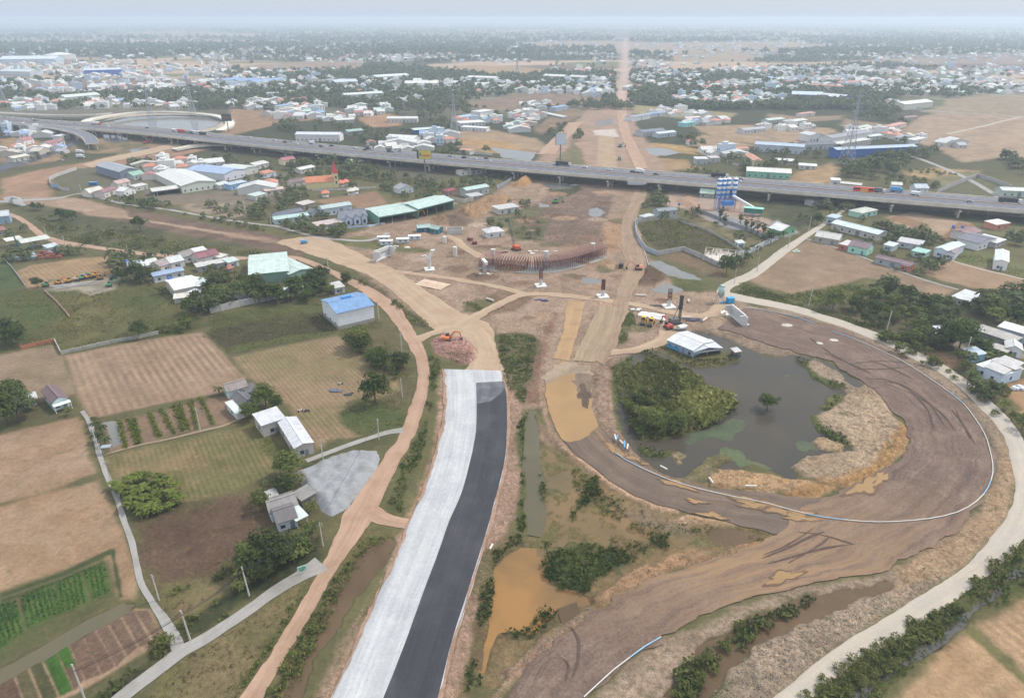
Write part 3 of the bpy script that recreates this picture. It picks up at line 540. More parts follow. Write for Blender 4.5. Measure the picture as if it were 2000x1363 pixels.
paint([(205,830),(410,778),(470,770),(480,818),(330,852),(215,882)], (150,126,104), 1, .8, 1, (138,116,96))
for a, b in [((232,825),(245,876)),((252,820),(268,868)),((262,818),(272,866)),((292,808),(312,855)),((315,800),(340,848)),((350,790),(368,842)),((392,778),(416,830)),((340,792),(356,844)),((372,784),(385,838))]:
    paint([(a[0]-3,a[1]),(a[0]+5,a[1]-1),(b[0]+5,b[1]-1),(b[0]-3,b[1])], (86,112,44), .5, .7, 1, (112,122,60), lump=.4)
paint([(260,1000),(330,985),(440,968),(530,940),(545,1000),(520,1060),(480,1100),(420,1140),(330,1150),(285,1140),(262,1060)], (98,98,62), 1.5, 2, 1, (116,106,74), lump=.5)
paint([(268,1022),(330,1000),(450,975),(505,985),(500,1030),(470,1080),(400,1118),(330,1128),(282,1090)], (96,76,62), 3, 4, 1, (112,90,74), lump=.7, field=True)
paint([(320,1150),(440,1130),(470,1110),(440,1150),(400,1190),(345,1230),(330,1205)], (142,124,92), 2, 2, 1, (120,114,74))
paint([(150,1440),(220,1350),(340,1262),(345,1230),(420,1180),(500,1120),(560,1080),(620,1050),(630,1090),(540,1140),(440,1200),(350,1262),(260,1330),(150,1440)], (80,94,52), 1.5, 2, 1, (66,78,46), lump=.4)
paint([(235,1440),(360,1280),(480,1205),(590,1135),(612,1130),(600,1165),(540,1260),(470,1363),(430,1440)], (138,122,90), 1.5, 2, 1, (116,110,72), lump=.6)
paint([(575,1180),(612,1130),(605,1160),(545,1250),(470,1363),(430,1400),(450,1363),(520,1260)], (98,104,58), 1.2, 2, .9)
# kitchen garden bottom left
paint([(-60,1185),(40,1160),(210,1098),(228,1170),(120,1225),(50,1265),(0,1300),(-60,1330)], (112,116,76), 1, 1, 1, (98,108,64))
for q in [[(-30,1190),(33,1170),(47,1232),(4,1268),(-30,1290)], [(41,1163),(103,1141),(118,1196),(58,1226)], [(107,1139),(160,1117),(173,1176),(120,1198)], [(164,1115),(204,1100),(214,1158),(182,1172)]]:
    paint(q, (66,98,46), .4, .4, 1, (84,116,52), fur=(q[0], q[3], 1.0, .3), h=.35)
paint([(0,1158),(120,1118),(215,1072),(222,1078),(130,1122),(0,1168)], (78,96,54), .5, .5); paint([(216,1074),(222,1072),(240,1165),(232,1166)], (78,96,54), .4, .4); paint([(0,1170),(120,1130),(200,1096),(206,1098),(120,1136),(0,1178)], (80,98,54), .4, .4)
seps = [(-20,1342,0,1420),(27,1316,50,1380),(55,1300,85,1375),(81,1286,116,1360),(109,1270,144,1347),(132,1255,166,1327),(160,1240,199,1316),(186,1229,226,1302),(212,1219,247,1281),(236,1202,271,1264),(262,1192,300,1254),(290,1192,320,1240)]
paint([(-40,1350),(262,1188),(292,1190),(325,1240),(300,1262),(150,1352),(40,1400),(-40,1440)], (176,148,122), .6, .5)
bc = [(112,90,74),(106,98,70),(84,94,56),(74,112,48),(120,98,80),(124,100,84),(122,98,82),(124,102,86),(122,100,84),(126,104,88),(130,108,90)]
for i in range(11):
    a, b = seps[i], seps[i+1]; e = 1.3
    paint([(a[0]+e*1.4,a[1]),(b[0]-e*1.4,b[1]),(b[2]-e*1.4,b[3]),(a[2]+e*1.4,a[3])], bc[i], .25, .2, 1, None, lump=.5, h=.15)
paint([(110,1270),(131,1257),(147,1298),(129,1306)], (66,118,40), .25, .2, 1, h=.3)
paint([(96,1284),(108,1272),(140,1345),(118,1358)], (66,112,42), .3, .2, 1, h=.3)
# east and south spoil round the pond
SPOIL = []
def dig(P, dep, fe=2.0): paint(P, None, fe, .8, 1, h=-dep)
dig(POND, 1.5); paint(POND, (96,88,70), 2, 1)
for q in [DITCH, LDITCH, RDITCH, CANAL, RCANAL]: paint(q, None, 1.0, 1.8 if q is not CANAL else .7, 1, h=-1.1); paint(q, (112,98,72), 1, 1)
for q in POOLS: paint(q, None, 1.5, 2.2, 1, h=-.9)

for q in LOWP: paint(q, (150,128,88), 1, 1.2, 1, h=-1.1)
paint([(930,1100),(1000,1060),(1080,1060),(1090,1150),(1170,1150),(1170,1185),(1060,1230),(1000,1245),(950,1300),(925,1320)], (126,100,74), 2, 3, .8, (112,104,72), lump=.8); dig(NWPOND, 1.5, 3); dig(MUD_B, .9, 1.2); paint(MARSHPOOL, (140,114,78), 3, 2.5, .8, (112,108,70), h=-.5, hn=.55, lump=.7)
paint([(195,238),(215,232),(265,222),(330,221),(400,222),(445,232),(450,242),(420,254),(390,262),(385,256),(420,247),(434,236),(395,230),(330,228),(260,230),(212,240),(225,248),(210,248)], (200,188,168), 2, 2)
for p, c, c2, h, hp in [
 ([(1563,706),(1590,702),(1640,728),(1675,762),(1668,772),(1620,752),(1580,728)], (178,158,134), (156,140,118), .5, 0),
 ([(1578,862),(1610,852),(1650,868),(1645,882),(1600,878)], (198,172,136), (180,154,122), .6, 0),
 ([(1590,812),(1612,800),(1640,785),(1652,772),(1690,752),(1715,762),(1739,795),(1756,828),(1773,840),(1769,875),(1743,907),(1695,932),(1662,950),(1625,942),(1570,930),(1542,912),(1575,895),(1610,890),(1668,882),(1655,862),(1640,852),(1600,840)], (196,172,144), (182,158,130), .7, 0),
 ([(1385,930),(1400,920),(1480,925),(1560,938),(1610,950),(1627,952),(1600,967),(1550,972),(1520,962),(1425,957),(1385,948)], (202,166,124), (184,150,114), .8, 0),
 ([(1345,925),(1380,895),(1420,888),(1425,895),(1390,915),(1400,925),(1370,935),(1340,940)], (166,148,118), (122,116,80), .4, 0),
 ([(1305,885),(1325,878),(1345,888),(1335,905),(1322,910)], (170,150,122), (120,118,76), .4, 0)]:
    paint(p, c, 1.0, 1.5, 1, c2, lump=1.2, h=h, hn=.9)
paint([(1700,935),(1743,907),(1769,875),(1774,836),(1756,822),(1748,850),(1725,880),(1690,910),(1640,935),(1600,940),(1625,946),(1662,952)], (196,154,104), 1, 1.5, 1, (180,142,98), lump=1.2, h=2.2, hn=1.0, heap=4)
paint([(1600,967),(1627,952),(1600,945),(1550,960),(1520,962),(1550,974)], (186,144,98), 1, 1.2, 1, lump=1.2, h=1.6, hn=.8, heap=2.5)
paint([(1225,742),(1240,712),(1268,700),(1305,706),(1340,722),(1370,745),(1400,765),(1428,775),(1435,795),(1415,812),(1395,832),(1345,850),(1300,860),(1255,862),(1232,830),(1218,790)], (98,102,58), 1.5, 2, 1, (116,112,66), h=.3, lump=.5)
paint([(1285,672),(1300,690),(1330,706),(1360,716),(1410,714),(1450,700),(1435,692),(1400,678),(1350,655),(1320,652)], (98,106,62), 1.2, 1.5, 1, (118,118,72), h=.3)
for q in [[(1580,812),(1590,805),(1606,830),(1650,855),(1660,872),(1640,866),(1595,842)], [(1600,795),(1630,770),(1650,768),(1640,790),(1615,808)], [(1555,700),(1575,705),(1600,735),(1650,752),(1655,760),(1620,758),(1585,740)], [(1235,872),(1262,892),(1300,895),(1320,885),(1315,878),(1285,882),(1255,870)], [(1198,722),(1225,698),(1240,700),(1222,730),(1205,800),(1215,840),(1205,840),(1196,790)]]:
    paint(q, (88,108,52), .8, 1.2, 1, (112,122,68), h=.25)
# ------------------------------------------------------------------ roads, tracks and water
def SOIL2(*a, **k):      # brown rolled soil turning to tan clay at its lower end
    m = SOIL(*a, **k); t = m.node_tree; bs = [n for n in t.nodes if n.type == 'BSDF_PRINCIPLED'][0]; src = bs.inputs['Base Color'].links[0].from_socket
    nb = NB.__new__(NB); nb.m = m; nb.t = t; u = nb.n('ShaderNodeUVMap'); u.uv_map = 'UVMap'; sp = nb.n('ShaderNodeSeparateXYZ'); nb.l(u.outputs[0], sp.inputs[0])
    mp = nb.n('ShaderNodeMapping'); mp.inputs['Scale'].default_value = (.35, .02, 1); nb.l(u.outputs[0], mp.inputs['Vector']); st = nb.noise(1.0, mp.outputs[0], 6, .7, .25)
    up = nb.mapr(sp.outputs[1], 25, 70, 0, 1); dn = nb.mapr(sp.outputs[1], 85, 150, 1, 0); f = nb.math('MULTIPLY', nb.math('MULTIPLY', up, dn), nb.mapr(st, .38, .58, .15, .95))
    nb.l(nb.mix(f, src, alb((176,144,110))), bs.inputs['Base Color']); return m
DUST = SOIL("dust_road", (206,180,150), (196,166,138), None, streak=.28, lump=.12)
PINKR = SOIL("pink_dust_road", (204,170,144), (190,156,130), (206,190,172), streak=.3, lump=.15)
GRAV = SOIL("gravel_road", (214,202,184), (206,196,182), (196,192,186), streak=.15, lump=.12)
CONC = SOIL("concrete_lane", (188,184,178), (172,168,160), None, streak=.15, lump=.1)
BASEC = SOIL("pale_road_base", (220,221,221), (208,209,212), (226,225,222), streak=.3, lump=.3, sc=.1, thr=(.42,.58))
ASPH = SOIL("fresh_asphalt", (77,77,83), (91,91,95), None, streak=.34, lump=.15, sc=.07)
ASPH2 = SOIL("dusty_asphalt", (112,112,120), (142,142,146), None, streak=.4, lump=.1)
ASPHW = SOIL("worn_asphalt", (104,104,112), (96,97,105), None, streak=.15, lump=.05)
RINGM = SOIL2("rolled_brown_soil", (134,112,99), (152,130,114), (110,92,82), streak=.42, lump=1.1, sc=.09)
RAMPM = SOIL("wet_rutted_soil", (126,110,98), (142,122,104), (176,140,100), streak=.42, lump=.4, sc=.07)
SPURO = SOIL("orange_soil_strip", (200,166,122), (186,152,116), None, streak=.2, lump=.25)
SPURT = SOIL("tan_soil_strip", (184,162,132), (176,152,124), None, streak=.45, lump=.3)
ribbon('road_embankment', P_PAVE, BASEC, .30, .12, 3, 8, skirt=.5)
ribbon('asphalt_lane', P_ASPH, ASPH, .36, .03, 4, 8, flat=False)
ribbon('dusty_asphalt_patch', [(930.5,749.5,983,746.5),(931.5,770,985,762),(931.5,790,959,785)], ASPH2, .375, .1, 5, 3, flat=False, step=.5)
SHD = SOIL('shoulder_dirt', (188,156,134), (170,140,118), None, lump=.9)
ribbon('soil_shoulder', [(a-5,b,a+.6,b) for a, b, c, d in P_PAVE], SHD, .33, .55, 91, 2, flat=False, step=.5); ribbon('soil_shoulder', [(c-.2,d,c+6,d) for a, b, c, d in P_PAVE], SHD, .335, .4, 92, 2, flat=False, step=.5)
ribbon('dirt_road', P_DIRT, PINKR, .07, .5, 11)
ribbon('haul_track', P_TRACK, DUST, .05, 1.2, 12)
ribbon('dirt_track', P_T2, DUST, .09, .8, 13); ribbon('dirt_track', P_T8, DUST, .072, .8, 47); ribbon('dirt_track', P_T3, DUST, .08, .8, 14); ribbon('dirt_track', P_T5, SPURT, .06, 1.2, 15)
ribbon('dirt_track', P_T6, DUST, .08, .8, 16); ribbon('dirt_track', P_T7, DUST, .10, .8, 17)
ribbon('haul_road', P_HAUL, SOIL("haul_soil", (182,156,130), (170,142,118), None, streak=.45, lump=.4), .11, 1.0, 18); ribbon('perimeter_gravel_road', P_PERIM, GRAV, .12, .35, 19, skirt=.5)
ribbon('soil_strip', P_SPUR1, SPURO, .13, .5, 20); ribbon('soil_strip', P_SPUR2, SPURT, .14, .5, 21)
ribbon('unpaved_ramp', P_RAMP, RAMPM, .16, .6, 22, 10); ribbon('unpaved_loop_road', P_RING, RINGM, .22, 1.6, 23, 16)
ribbon('concrete_lane', cw([(150,1440),(235,1363),(300,1313),(355,1272),(400,1247),(480,1195),(540,1152),(590,1123),(628,1100)], [3.4,3.4,3.4,3.4,3.2,3.2,3.4,4,6]), CONC, .10, .12, 24)
ribbon('footpath', cw([(350,1270),(335,1235),(318,1205),(300,1180),(275,1135),(264,1085),(255,1050),(243,1020),(228,970),(210,930),(196,893),(190,870),(182,845),(172,820),(160,803)], [2.6,2.4,2]+[1.4]*12), CONC, .09, .1, 25)
ribbon('footpath', cw([(196,895),(205,888),(260,872),(330,857),(400,840),(440,830),(468,818)], 1.1), SPURT, .08, .2, 26)
ribbon('footpath', cw([(598,900),(650,881),(690,866),(735,851),(765,843),(788,840)], [2,2,2,2.2,2.5,3.5]), CONC, .08, .2, 27)
ribbon('dirt_spur', cw([(722,1000),(745,1012),(770,1018),(800,1022)], [6,5,4,4]), PINKR, .085, .6, 28)
ribbon('farm_path', cw([(1572,466),(1640,486),(1720,516),(1800,545),(1872,566)], 1.8), CONC, .07, .2, 29)
ribbon('farm_path', cw([(1836,502),(1900,522),(2000,546),(2080,566)], 1.8), GRAV, .08, .15, 30)
ribbon('village_lane', cw([(-20,396),(40,392),(110,388),(160,378),(200,388),(250,400),(330,410),(420,426),(500,438),(540,442),(575,452),(620,464),(660,468),(720,470),(760,455)], [7,7,6]+[3]*12), CONC, .10, .4, 31)
ribbon('village_lane', cw([(620,464),(590,474),(560,472)], 4), DUST, .11, .4, 32)
ribbon('country_road', cw([(1960,390),(1880,345),(1800,312),(1745,296)], 5), CONC, .08, .2, 33)
ribbon('country_road', cw([(1850,262),(1920,247),(1990,230),(2100,212)], 4), GRAV, .08, .2, 34); ribbon('country_road', cw([(1780,214),(1860,220),(2000,229),(2150,240)], 6), CONC, .09, .2, 35)
ribbon('country_road', cw([(1850,180),(1920,184),(2100,196)], 6), GRAV, .09, .2, 36)
ribbon('new_road_bed', [(1242,332,1266,330),(1222,290,1245,288),(1212,262,1232,262),(1206,235,1226,235),(1205,205,1222,205)], PINKR, .25, .8, 38)
ribbon('new_road_bed', [(1048,302,1084,302),(1066,285,1100,282),(1086,265,1118,262),(1110,240,1140,238)], PINKR, .22, 1.0, 39)
ribbon('service_road', [(-40,342,-40,320),(0,335,0,322),(60,318,60,308),(110,300,112,292),(150,282,154,270),(158,270,162,262)], ASPHW, .15, .2, 40)
ribbon('dirt_road', [(160,322,180,328),(210,308,230,314),(280,294,300,300),(340,278,355,284)], DUST, .12, 1, 41)
LOOPC = M((206,200,188), .8, .08)
TYRE = SOIL("tyre_marked_mud", (104,86,76), (118,98,86), None, lump=.8)
for i, L in enumerate([[(1480,1095),(1530,1075),(1580,1050),(1610,1040)],[(1490,1085),(1540,1065),(1575,1042),(1590,1030)],[(1500,1102),(1560,1085),(1620,1070),(1680,1062)],[(1560,1040),(1600,1045),(1640,1056),(1665,1064)],[(1540,1100),(1590,1072),(1620,1050)],[(1660,712),(1720,706),(1790,712)],[(1665,722),(1720,722),(1800,716)],[(1690,740),(1740,745),(1790,775),(1820,815)],[(1705,745),(1760,752),(1815,790),(1845,835)],[(1725,748),(1790,775),(1840,810),(1870,850)],[(1700,705),(1740,720),(1790,745)],[(1780,770),(1810,800),(1825,840)],[(1850,790),(1880,830),(1895,860)],[(1865,800),(1885,835),(1905,870)],[(1610,690),(1660,712),(1700,730)],[(1580,660),(1620,690),(1650,705)],[(1090,1280),(1110,1300),(1105,1330)],[(1115,1225),(1130,1250),(1128,1290),(1120,1320)]]):
    ribbon('tyre_marks', cw(L, [.15]+[.5]*(len(L)-2)+[.15]), TYRE, .33+.004*i, .2, 50+i, 2, flat=False, step=.6)
# puddle and ponds
def sheet(name, P, mat, z, edge=.5, label=None, pix=True, kind='structure'):
    Q = wp(P) if pix else np.asarray(P)
    pts = []
    for i in range(len(Q)):
        a, b = Q[i], Q[(i+1) % len(Q)]; n = max(1, int(np.linalg.norm(b-a)/(.5 if edge > .6 or edge < .45 and not pix else 1.2))); n = min(n, 80)
        for k in range(n): pts.append(a+(b-a)*k/n)
    pts = np.array(pts); c = pts.mean(0)
    d = pts-c; d = d/np.linalg.norm(d, axis=1, keepdims=True)
    pts = pts+d*(fbm(pts[:, 0], pts[:, 1], 3.5, 4, 91)*edge*1.9)[:, None]
    mb = MB(); mb.face([(x, y, z) for x, y in pts])
    o = mb.build(name, mat); me = o.data
    if me.polygons[0].normal.z < 0: me.flip_normals()
    tag(o, kind=kind); return o
def grow(P, f=1.03):
    Q = wp(P); s = sum(Q[i][0]*Q[(i+1) % len(Q)][1]-Q[(i+1) % len(Q)][0]*Q[i][1] for i in range(len(Q))); sg = 1 if s > 0 else -1
    out = []
    for i in range(len(Q)):
        a, b = Q[i-1], Q[(i+1) % len(Q)]; d = b-a; d = d/np.linalg.norm(d); out.append(Q[i]+sg*f*np.array([d[1], -d[0]]))
    return np.array(out)
WP = WATER("pond_water", (84,81,74), .14, (96,88,74), .09); WD = WATER("ditch_water", (118,110,84), .2, (108,102,80), .15); WO = WATER("muddy_orange_water", (176,134,82), .35, (138,112,80), .08)
WB = WATER("brown_ditch_water", (124,102,76), .3, (104,86,64), .12); WG = WATER("grey_pool_water", (140,138,130), .12, (128,126,118), .35)
WPUD = WATER("orange_puddle_water", (192,156,108), .5, (172,140,100), .1)
sheet('pond', grow(POND, 1.5), WP, -.28, 0, pix=False)
sheet('ditch_water', grow(DITCH, 1), WD, -.3, 0, pix=False); sheet('ditch_water', grow(LDITCH, 1), WB, -.3, 0, pix=False); sheet('ditch_water', grow(RDITCH, 1), WB, -.3, 0, pix=False)
sheet('canal_water', grow(CANAL, .6), WD, -.3, 0, pix=False); sheet('canal_water', grow(RCANAL, .6), WATER("dark_canal_water", (84,80,70), .2), -.35, 0, pix=False)
sheet('retention_pond', grow(NWPOND, 2), WG, -.3, 0, pix=False); sheet('muddy_water', grow(MUD_B, .8), WO, -.52, 0, pix=False); sheet('muddy_water', grow(MARSHPOOL, 2), WATER('murky_brown_water', (150,122,84), .25, (120,106,76), .12), -.5, 0, pix=False)
for q in POOLS: sheet('pool_water', grow(q, 2.5), WG, -.28, 0, pix=False)
for q in LOWP: sheet('pool_water', grow(q, 1.2), WB, -.455, 0, pix=False)
sheet('puddle', MUD_PUD, WPUD, .20, .7)
FLAT.append((wp(MUD_PUD), .2))
for q, c in [([(1060,738),(1085,714),(1105,704),(1135,718),(1150,722),(1160,738),(1120,728),(1095,735),(1070,752)], (188,166,140)), ([(1128,728),(1158,735),(1156,775),(1140,795),(1128,770),(1118,745)], (152,132,112)), ([(1132,752),(1140,748),(1152,775),(1148,798),(1138,795),(1132,775)], (118,98,82))]:
    sheet('mud_bank', q, SOIL("mud_bank_soil_%d" % c[0], c, tuple(int(x*.85) for x in c), None, lump=.6), .235+c[0]*-.0001, 1.5)
WETM = SOIL('wet_brown_mud', (128,104,84), (146,118,92), None, lump=.7)
for (u, v, w_, a_) in [(1200,878,1.6,-.9),(1214,889,1.1,-.8),(1240,897,1.2,-.6),(1256,905,.8,-.6),(1322,946,1.8,-.5),(1505,994,2.4,-.3),(1470,986,1.4,-.3),(1455,976,1.2,-.3),(1545,1003,2.2,-.2),(1560,1012,1.6,-.2),(1690,950,2.6,.6),(1720,935,1.6,.8),(1530,1128,1.8,.35),(1392,1008,1.4,-.3),(1358,980,1,-.3)]:
    c = G(u, v); q = []
    for a in np.linspace(0, 6.28, 41)[:-1]:
        r = w_*(1+.35*math.sin(3*a+u)+.2*math.sin(7*a+v)); x, y = 2.2*r*math.cos(a), .7*r*math.sin(a); q.append((c.x+x*math.cos(a_)-y*math.sin(a_), c.y+x*math.sin(a_)+y*math.cos(a_)))
    PZ = globals().get('PZ', .27)+.004; sheet('wet_margin', [(c.x+(a-c.x)*1.22, c.y+(b-c.y)*1.3) for a, b in q], WETM, PZ-.002, .3*w_, pix=False); sheet('puddle', q, WPUD, PZ, .12*w_, pix=False)
ALG = M((72,82,58), .7, .4, sc=.25); ALG2 = M((82,92,60), .7, .4, sc=.25)
for i, q in enumerate([[(1335,862),(1350,846),(1400,832),(1425,818),(1452,828),(1450,845),(1420,855),(1380,856),(1350,866)], [(1405,882),(1425,877),(1455,890),(1490,905),(1510,915),(1460,914),(1430,902)], [(1560,866),(1580,865),(1586,875),(1570,878)], [(1560,892),(1575,888),(1572,900),(1558,902)], [(1535,731),(1547,731),(1546,735),(1537,736)], [(1575,745),(1590,746),(1588,750)]]):
    tag(sheet('water_weed', q, (ALG, ALG2)[i % 2], -.255, 2.4), kind='stuff')
# white dumped heaps on the loop road and loose stains on asphalt
WHT = SOIL("lime_pile", (232,226,214), (214,206,192), None, lump=.5)
# ------------------------------------------------------------------ level the sheet under ribbons, then build it
for P, z in FLAT:
    step = max(1, len(P)//260); Q = P[::step]
    m = 4; idx = np.nonzero((X > Q[:, 0].min()-m) & (X < Q[:, 0].max()+m) & (Y > Q[:, 1].min()-m) & (Y < Q[:, 1].max()+m) & (R > 55))[0]
    if len(idx) == 0: continue
    for i0 in range(0, len(idx), 200000):
        ii = idx[i0:i0+200000]; d = sdist(X[ii], Y[ii], Q); w = np.clip((d+1.8)/1.5, 0, 1); H[ii] = H[ii]*(1-w)+(-.04)*w
H = H*np.clip((9000-Y)/3000, 0, 1)
fine = (.10*n4+.07*n1)*np.clip(1-Y/900, 0, 1)*np.clip(LU*1.2, .2, 1)
dflat = np.where(np.abs(H+.04) < .012, 0, 1)
Z = H+fine*dflat-.02
V = np.c_[X, Y, Z]
i, j = np.meshgrid(np.arange(nR-1), np.arange(nC-1), indexing='ij'); a = (i*nC+j).ravel(); F = np.c_[a, a+1, a+nC+1, a+nC]
gb = NB("ground_cover"); p = gb.pos(False)
ca = gb.n('ShaderNodeAttribute', attribute_name='col').outputs['Color']; fu = gb.n('ShaderNodeAttribute', attribute_name='fur').outputs['Vector']; lu = gb.n('ShaderNodeAttribute', attribute_name='lump').outputs['Fac']
sp = gb.n('ShaderNodeSeparateXYZ'); gb.l(p, sp.inputs[0]); sf = gb.n('ShaderNodeSeparateXYZ'); gb.l(fu, sf.inputs[0])
nA = gb.noise(.9, p, 5, .72); nB_ = gb.noise(.11, p, 4, .65, .3); nC_ = gb.noise(4.0, p, 3, .6)
dist = gb.math('MULTIPLY', gb.math('SUBTRACT', nB_, .5), 1.0)
ph_ = gb.math('ADD', gb.math('ADD', gb.math('MULTIPLY', sp.outputs[0], sf.outputs[0]), gb.math('MULTIPLY', sp.outputs[1], sf.outputs[1])), dist)
wv = gb.math('SINE', ph_)
patchy = gb.mapr(gb.noise(.035, p, 3, .6), .35, .6, .3, 1.7)
fw = gb.math('ADD', gb.math('MULTIPLY', gb.math('MULTIPLY', wv, sf.outputs[2]), patchy), 1.0)
la = gb.math('MULTIPLY_ADD', lu, 1.7, .55)
va = gb.math('MULTIPLY_ADD', gb.math('SUBTRACT', nA, .5), la, 1.0); vb = gb.mapr(nB_, .3, .7, .80, 1.14); vc = gb.math('MULTIPLY_ADD', gb.math('SUBTRACT', nC_, .5), gb.math('MULTIPLY', la, .8), 1.0)
c = gb.scalec(gb.scalec(gb.scalec(gb.scalec(ca, fw), va), vb), vc)
hue = gb.noise(.3, p, 4, .7); c = gb.mix(gb.mapr(hue, .55, .75, 0, .22), c, alb((190,150,104))); c = gb.mix(gb.math('MULTIPLY', gb.mapr(gb.noise(.22, p, 6, .78, .5), .54, .66, 0, .75), gb.math('MULTIPLY_ADD', lu, .7, .26)), c, alb((92,94,62)))
c = gb.mix(gb.math('MULTIPLY', gb.mapr(gb.noise(.16, p, 6, .8, .8), .56, .66, 0, .6), gb.math('MULTIPLY_ADD', lu, 1.0, .02)), c, alb((120,88,70)))
gb.setc(c); gb.rgh(.95); gb.b.inputs['Specular IOR Level'].default_value = .1
bm = gb.n('ShaderNodeBump'); bm.inputs['Distance'].default_value = .55; gb.l(gb.math('MULTIPLY_ADD', lu, .7, .12), bm.inputs['Strength']); gb.l(nA, bm.inputs['Height']); gb.l(bm.outputs[0], gb.b.inputs['Normal'])
colA = np.c_[C, np.ones(len(C))]
gr = npmesh('ground', V, F, gb.m, {'col': ('FLOAT_COLOR', 'POINT', colA), 'fur': ('FLOAT_VECTOR', 'POINT', FU), 'lump': ('FLOAT', 'POINT', LU)})
gr.data.polygons.foreach_set('use_smooth', np.ones(len(F), bool)); tag(gr, kind='structure')
if gr.data.polygons[0].normal.z < 0: gr.data.flip_normals()
# ------------------------------------------------------------------ labels that single things out by the nearest landmark
LM = [("blue roofed warehouse",695,615),("long pale green warehouse",545,545),("L shaped grey warehouse",570,868),("twin spired church",645,355),("grey gabled villa",695,432),("striped blue silos",1415,395),
 ("curved rusty scaffolding",1060,515),("tin shack by the pond",1350,680),("north end of the asphalt",955,740),("vegetable plots",110,1160),("orange puddle",1110,780),("pale gravel heap",660,940),
 ("yellow billboard",830,345),("blank grey billboard",1095,330),("round retention pond",330,240),("mint green house",1675,490),("long blue walled factory",1710,300),("white factory behind the expressway",620,275),
 ("narrow brown roofed house",120,790),("grey roofed farmhouse",560,1015),("farmhouse by vegetable strips",480,795),("middle lattice pylon",888,265),("tallest lattice pylon",1652,315),("lattice pylon by the pond",377,222),
 ("blue walled roadside house",1945,730),("grey concrete row houses",1935,660),("dirt road fork",640,1100),("dusty road junction",900,635),("white hangar among fields",1790,210),("far blue hangars",530,165),
 ("grey walled warehouse",235,345),("cream walled warehouse",360,365),("scrapyard",70,480),("long white roofed workshop",1665,455),("walled triangular plot",1900,370),("dark brown ploughed plot",400,1050),
 ("banana clump",280,985),("long red roofed school",1620,178),("town crossroads",1200,172),("tall black piling rig",1326,630),("steel feed silo",1407,580),("twin green roofed sheds",810,425),("unfinished ramp end",175,280),
 ("lone pond tree",1497,797),("bushy marsh island",1320,780),("orchard by the bend",1760,600),("far pale sheds",60,125),("far market town",700,170),("walled compound",1340,460),("paved plaza of parked trucks",1540,225),("roadside white barn",395,575)]
LMW = [(n, *G(u, v).to_2d()) for n, u, v in LM]
ITEMS = []
ORD = ['nearest','second nearest','third nearest','fourth nearest','fifth nearest','sixth nearest','seventh nearest','eighth nearest','ninth nearest','tenth nearest']
def ordn(i):
    if i < 10: return ORD[i]
    n = i+1; return "%d%s nearest" % (n, 'th' if 10 < n % 100 < 14 else {1:'st',2:'nd',3:'rd'}.get(n % 10, 'th'))
def item(o, desc, cat, group=None, skip=None):
    x, y = o.location.x, o.location.y
    ITEMS.append((o, desc, x, y, skip)); tag(o, None, cat, group)
def finalize_labels():
    B = {}
    for o, desc, x, y, skip in ITEMS:
        best = sorted(((math.hypot(x-a, (y-b)*.8), n, a, b) for n, a, b in LMW if n != skip))[0]
        d, n, a, b = best; pu, pv = PX(x, y); lu_, lv = PX(a, b)
        du, dv = pu-lu_, (pv-lv)*2.2
        side = ('right of' if du > 0 else 'left of') if abs(du) > abs(dv) else ('in front of' if dv > 0 else 'behind')
        B.setdefault((desc, side, n), []).append((d, o))
    for (desc, side, n), L in B.items():
        L.sort(key=lambda q: q[0])
        for i, (d, o) in enumerate(L):
            o['label'] = f"{desc} {side} the {n}" + (f", {ordn(i)}" if len(L) > 1 else "")
# ------------------------------------------------------------------ vegetation prototypes
def leafquads(cen, nrm, size, asp=1.0, jit=.5, r=rng):
    n = len(cen); nr = nrm + r.normal(0, jit, (n, 3)); nr /= np.linalg.norm(nr, axis=1, keepdims=True)
    t = np.cross(nr, r.normal(0, 1, (n, 3))); t /= np.linalg.norm(t, axis=1, keepdims=True); b = np.cross(nr, t)
    s = (size*np.ones(n))[:, None]; t = t*s; b = b*s*asp
    V = np.stack([cen-t, cen-b*.7, cen+t, cen+b*.7], 1).reshape(-1, 3); F = np.arange(4*n).reshape(n, 4)
    return V, F
def crown_arrays(h, w, nclump, per, leaf, shape=1.0, seed=0, base=.14):
    r = np.random.default_rng(seed); Cs = []; Ns = []; T = []
    for k in range(nclump):
        a = r.uniform(0, 2*math.pi); ct = r.uniform(-.75, 1); st = math.sqrt(1-ct*ct); rad = r.uniform(.45, .92)*(1+.25*math.sin(3*a+seed))
        c = np.array([math.cos(a)*st*rad*w/2, math.sin(a)*st*rad*w/2, h*(base+.08+(1-base)*.5*(1+ct*rad*.92)-.04)])
        rr = r.uniform(.13, .26)*w*shape; d = r.normal(0, 1, (per, 3)); d /= np.linalg.norm(d, axis=1, keepdims=True); d[:, 2] = np.abs(d[:, 2])*.9-.15
        q = c + d*rr*r.uniform(.6, 1.1, (per, 1)); Cs.append(q); Ns.append(d+np.array([0, 0, .35])); T.append(np.clip(r.uniform(0, 1)*.6 + r.uniform(0, .5, per), 0, 1))
    Cs = np.vstack(Cs); Ns = np.vstack(Ns); T = np.concatenate(T); V, F = leafquads(Cs, Ns, r.uniform(.6, 1.2, len(Cs))*leaf, .8, .45, r)
    return V, F, np.repeat(T, 1)
LEAFM = LEAF("tree_leaves", (73,95,51), (124,140,73), (142,146,80)); LEAFD = LEAF("dark_tree_leaves", (72,90,56), (116,128,74), (106,112,76)); LEAFB = LEAF("bush_leaves", (96,112,58), (150,154,82), (126,124,79))
PALML = LEAF("palm_fronds", (75,91,54), (127,135,81), (106,111,70)); BANL = LEAF("banana_leaves", (80,100,41), (137,147,68), (120,128,59)); GRASSM = LEAF("reeds_and_grass", (128,134,70), (178,176,106), None)
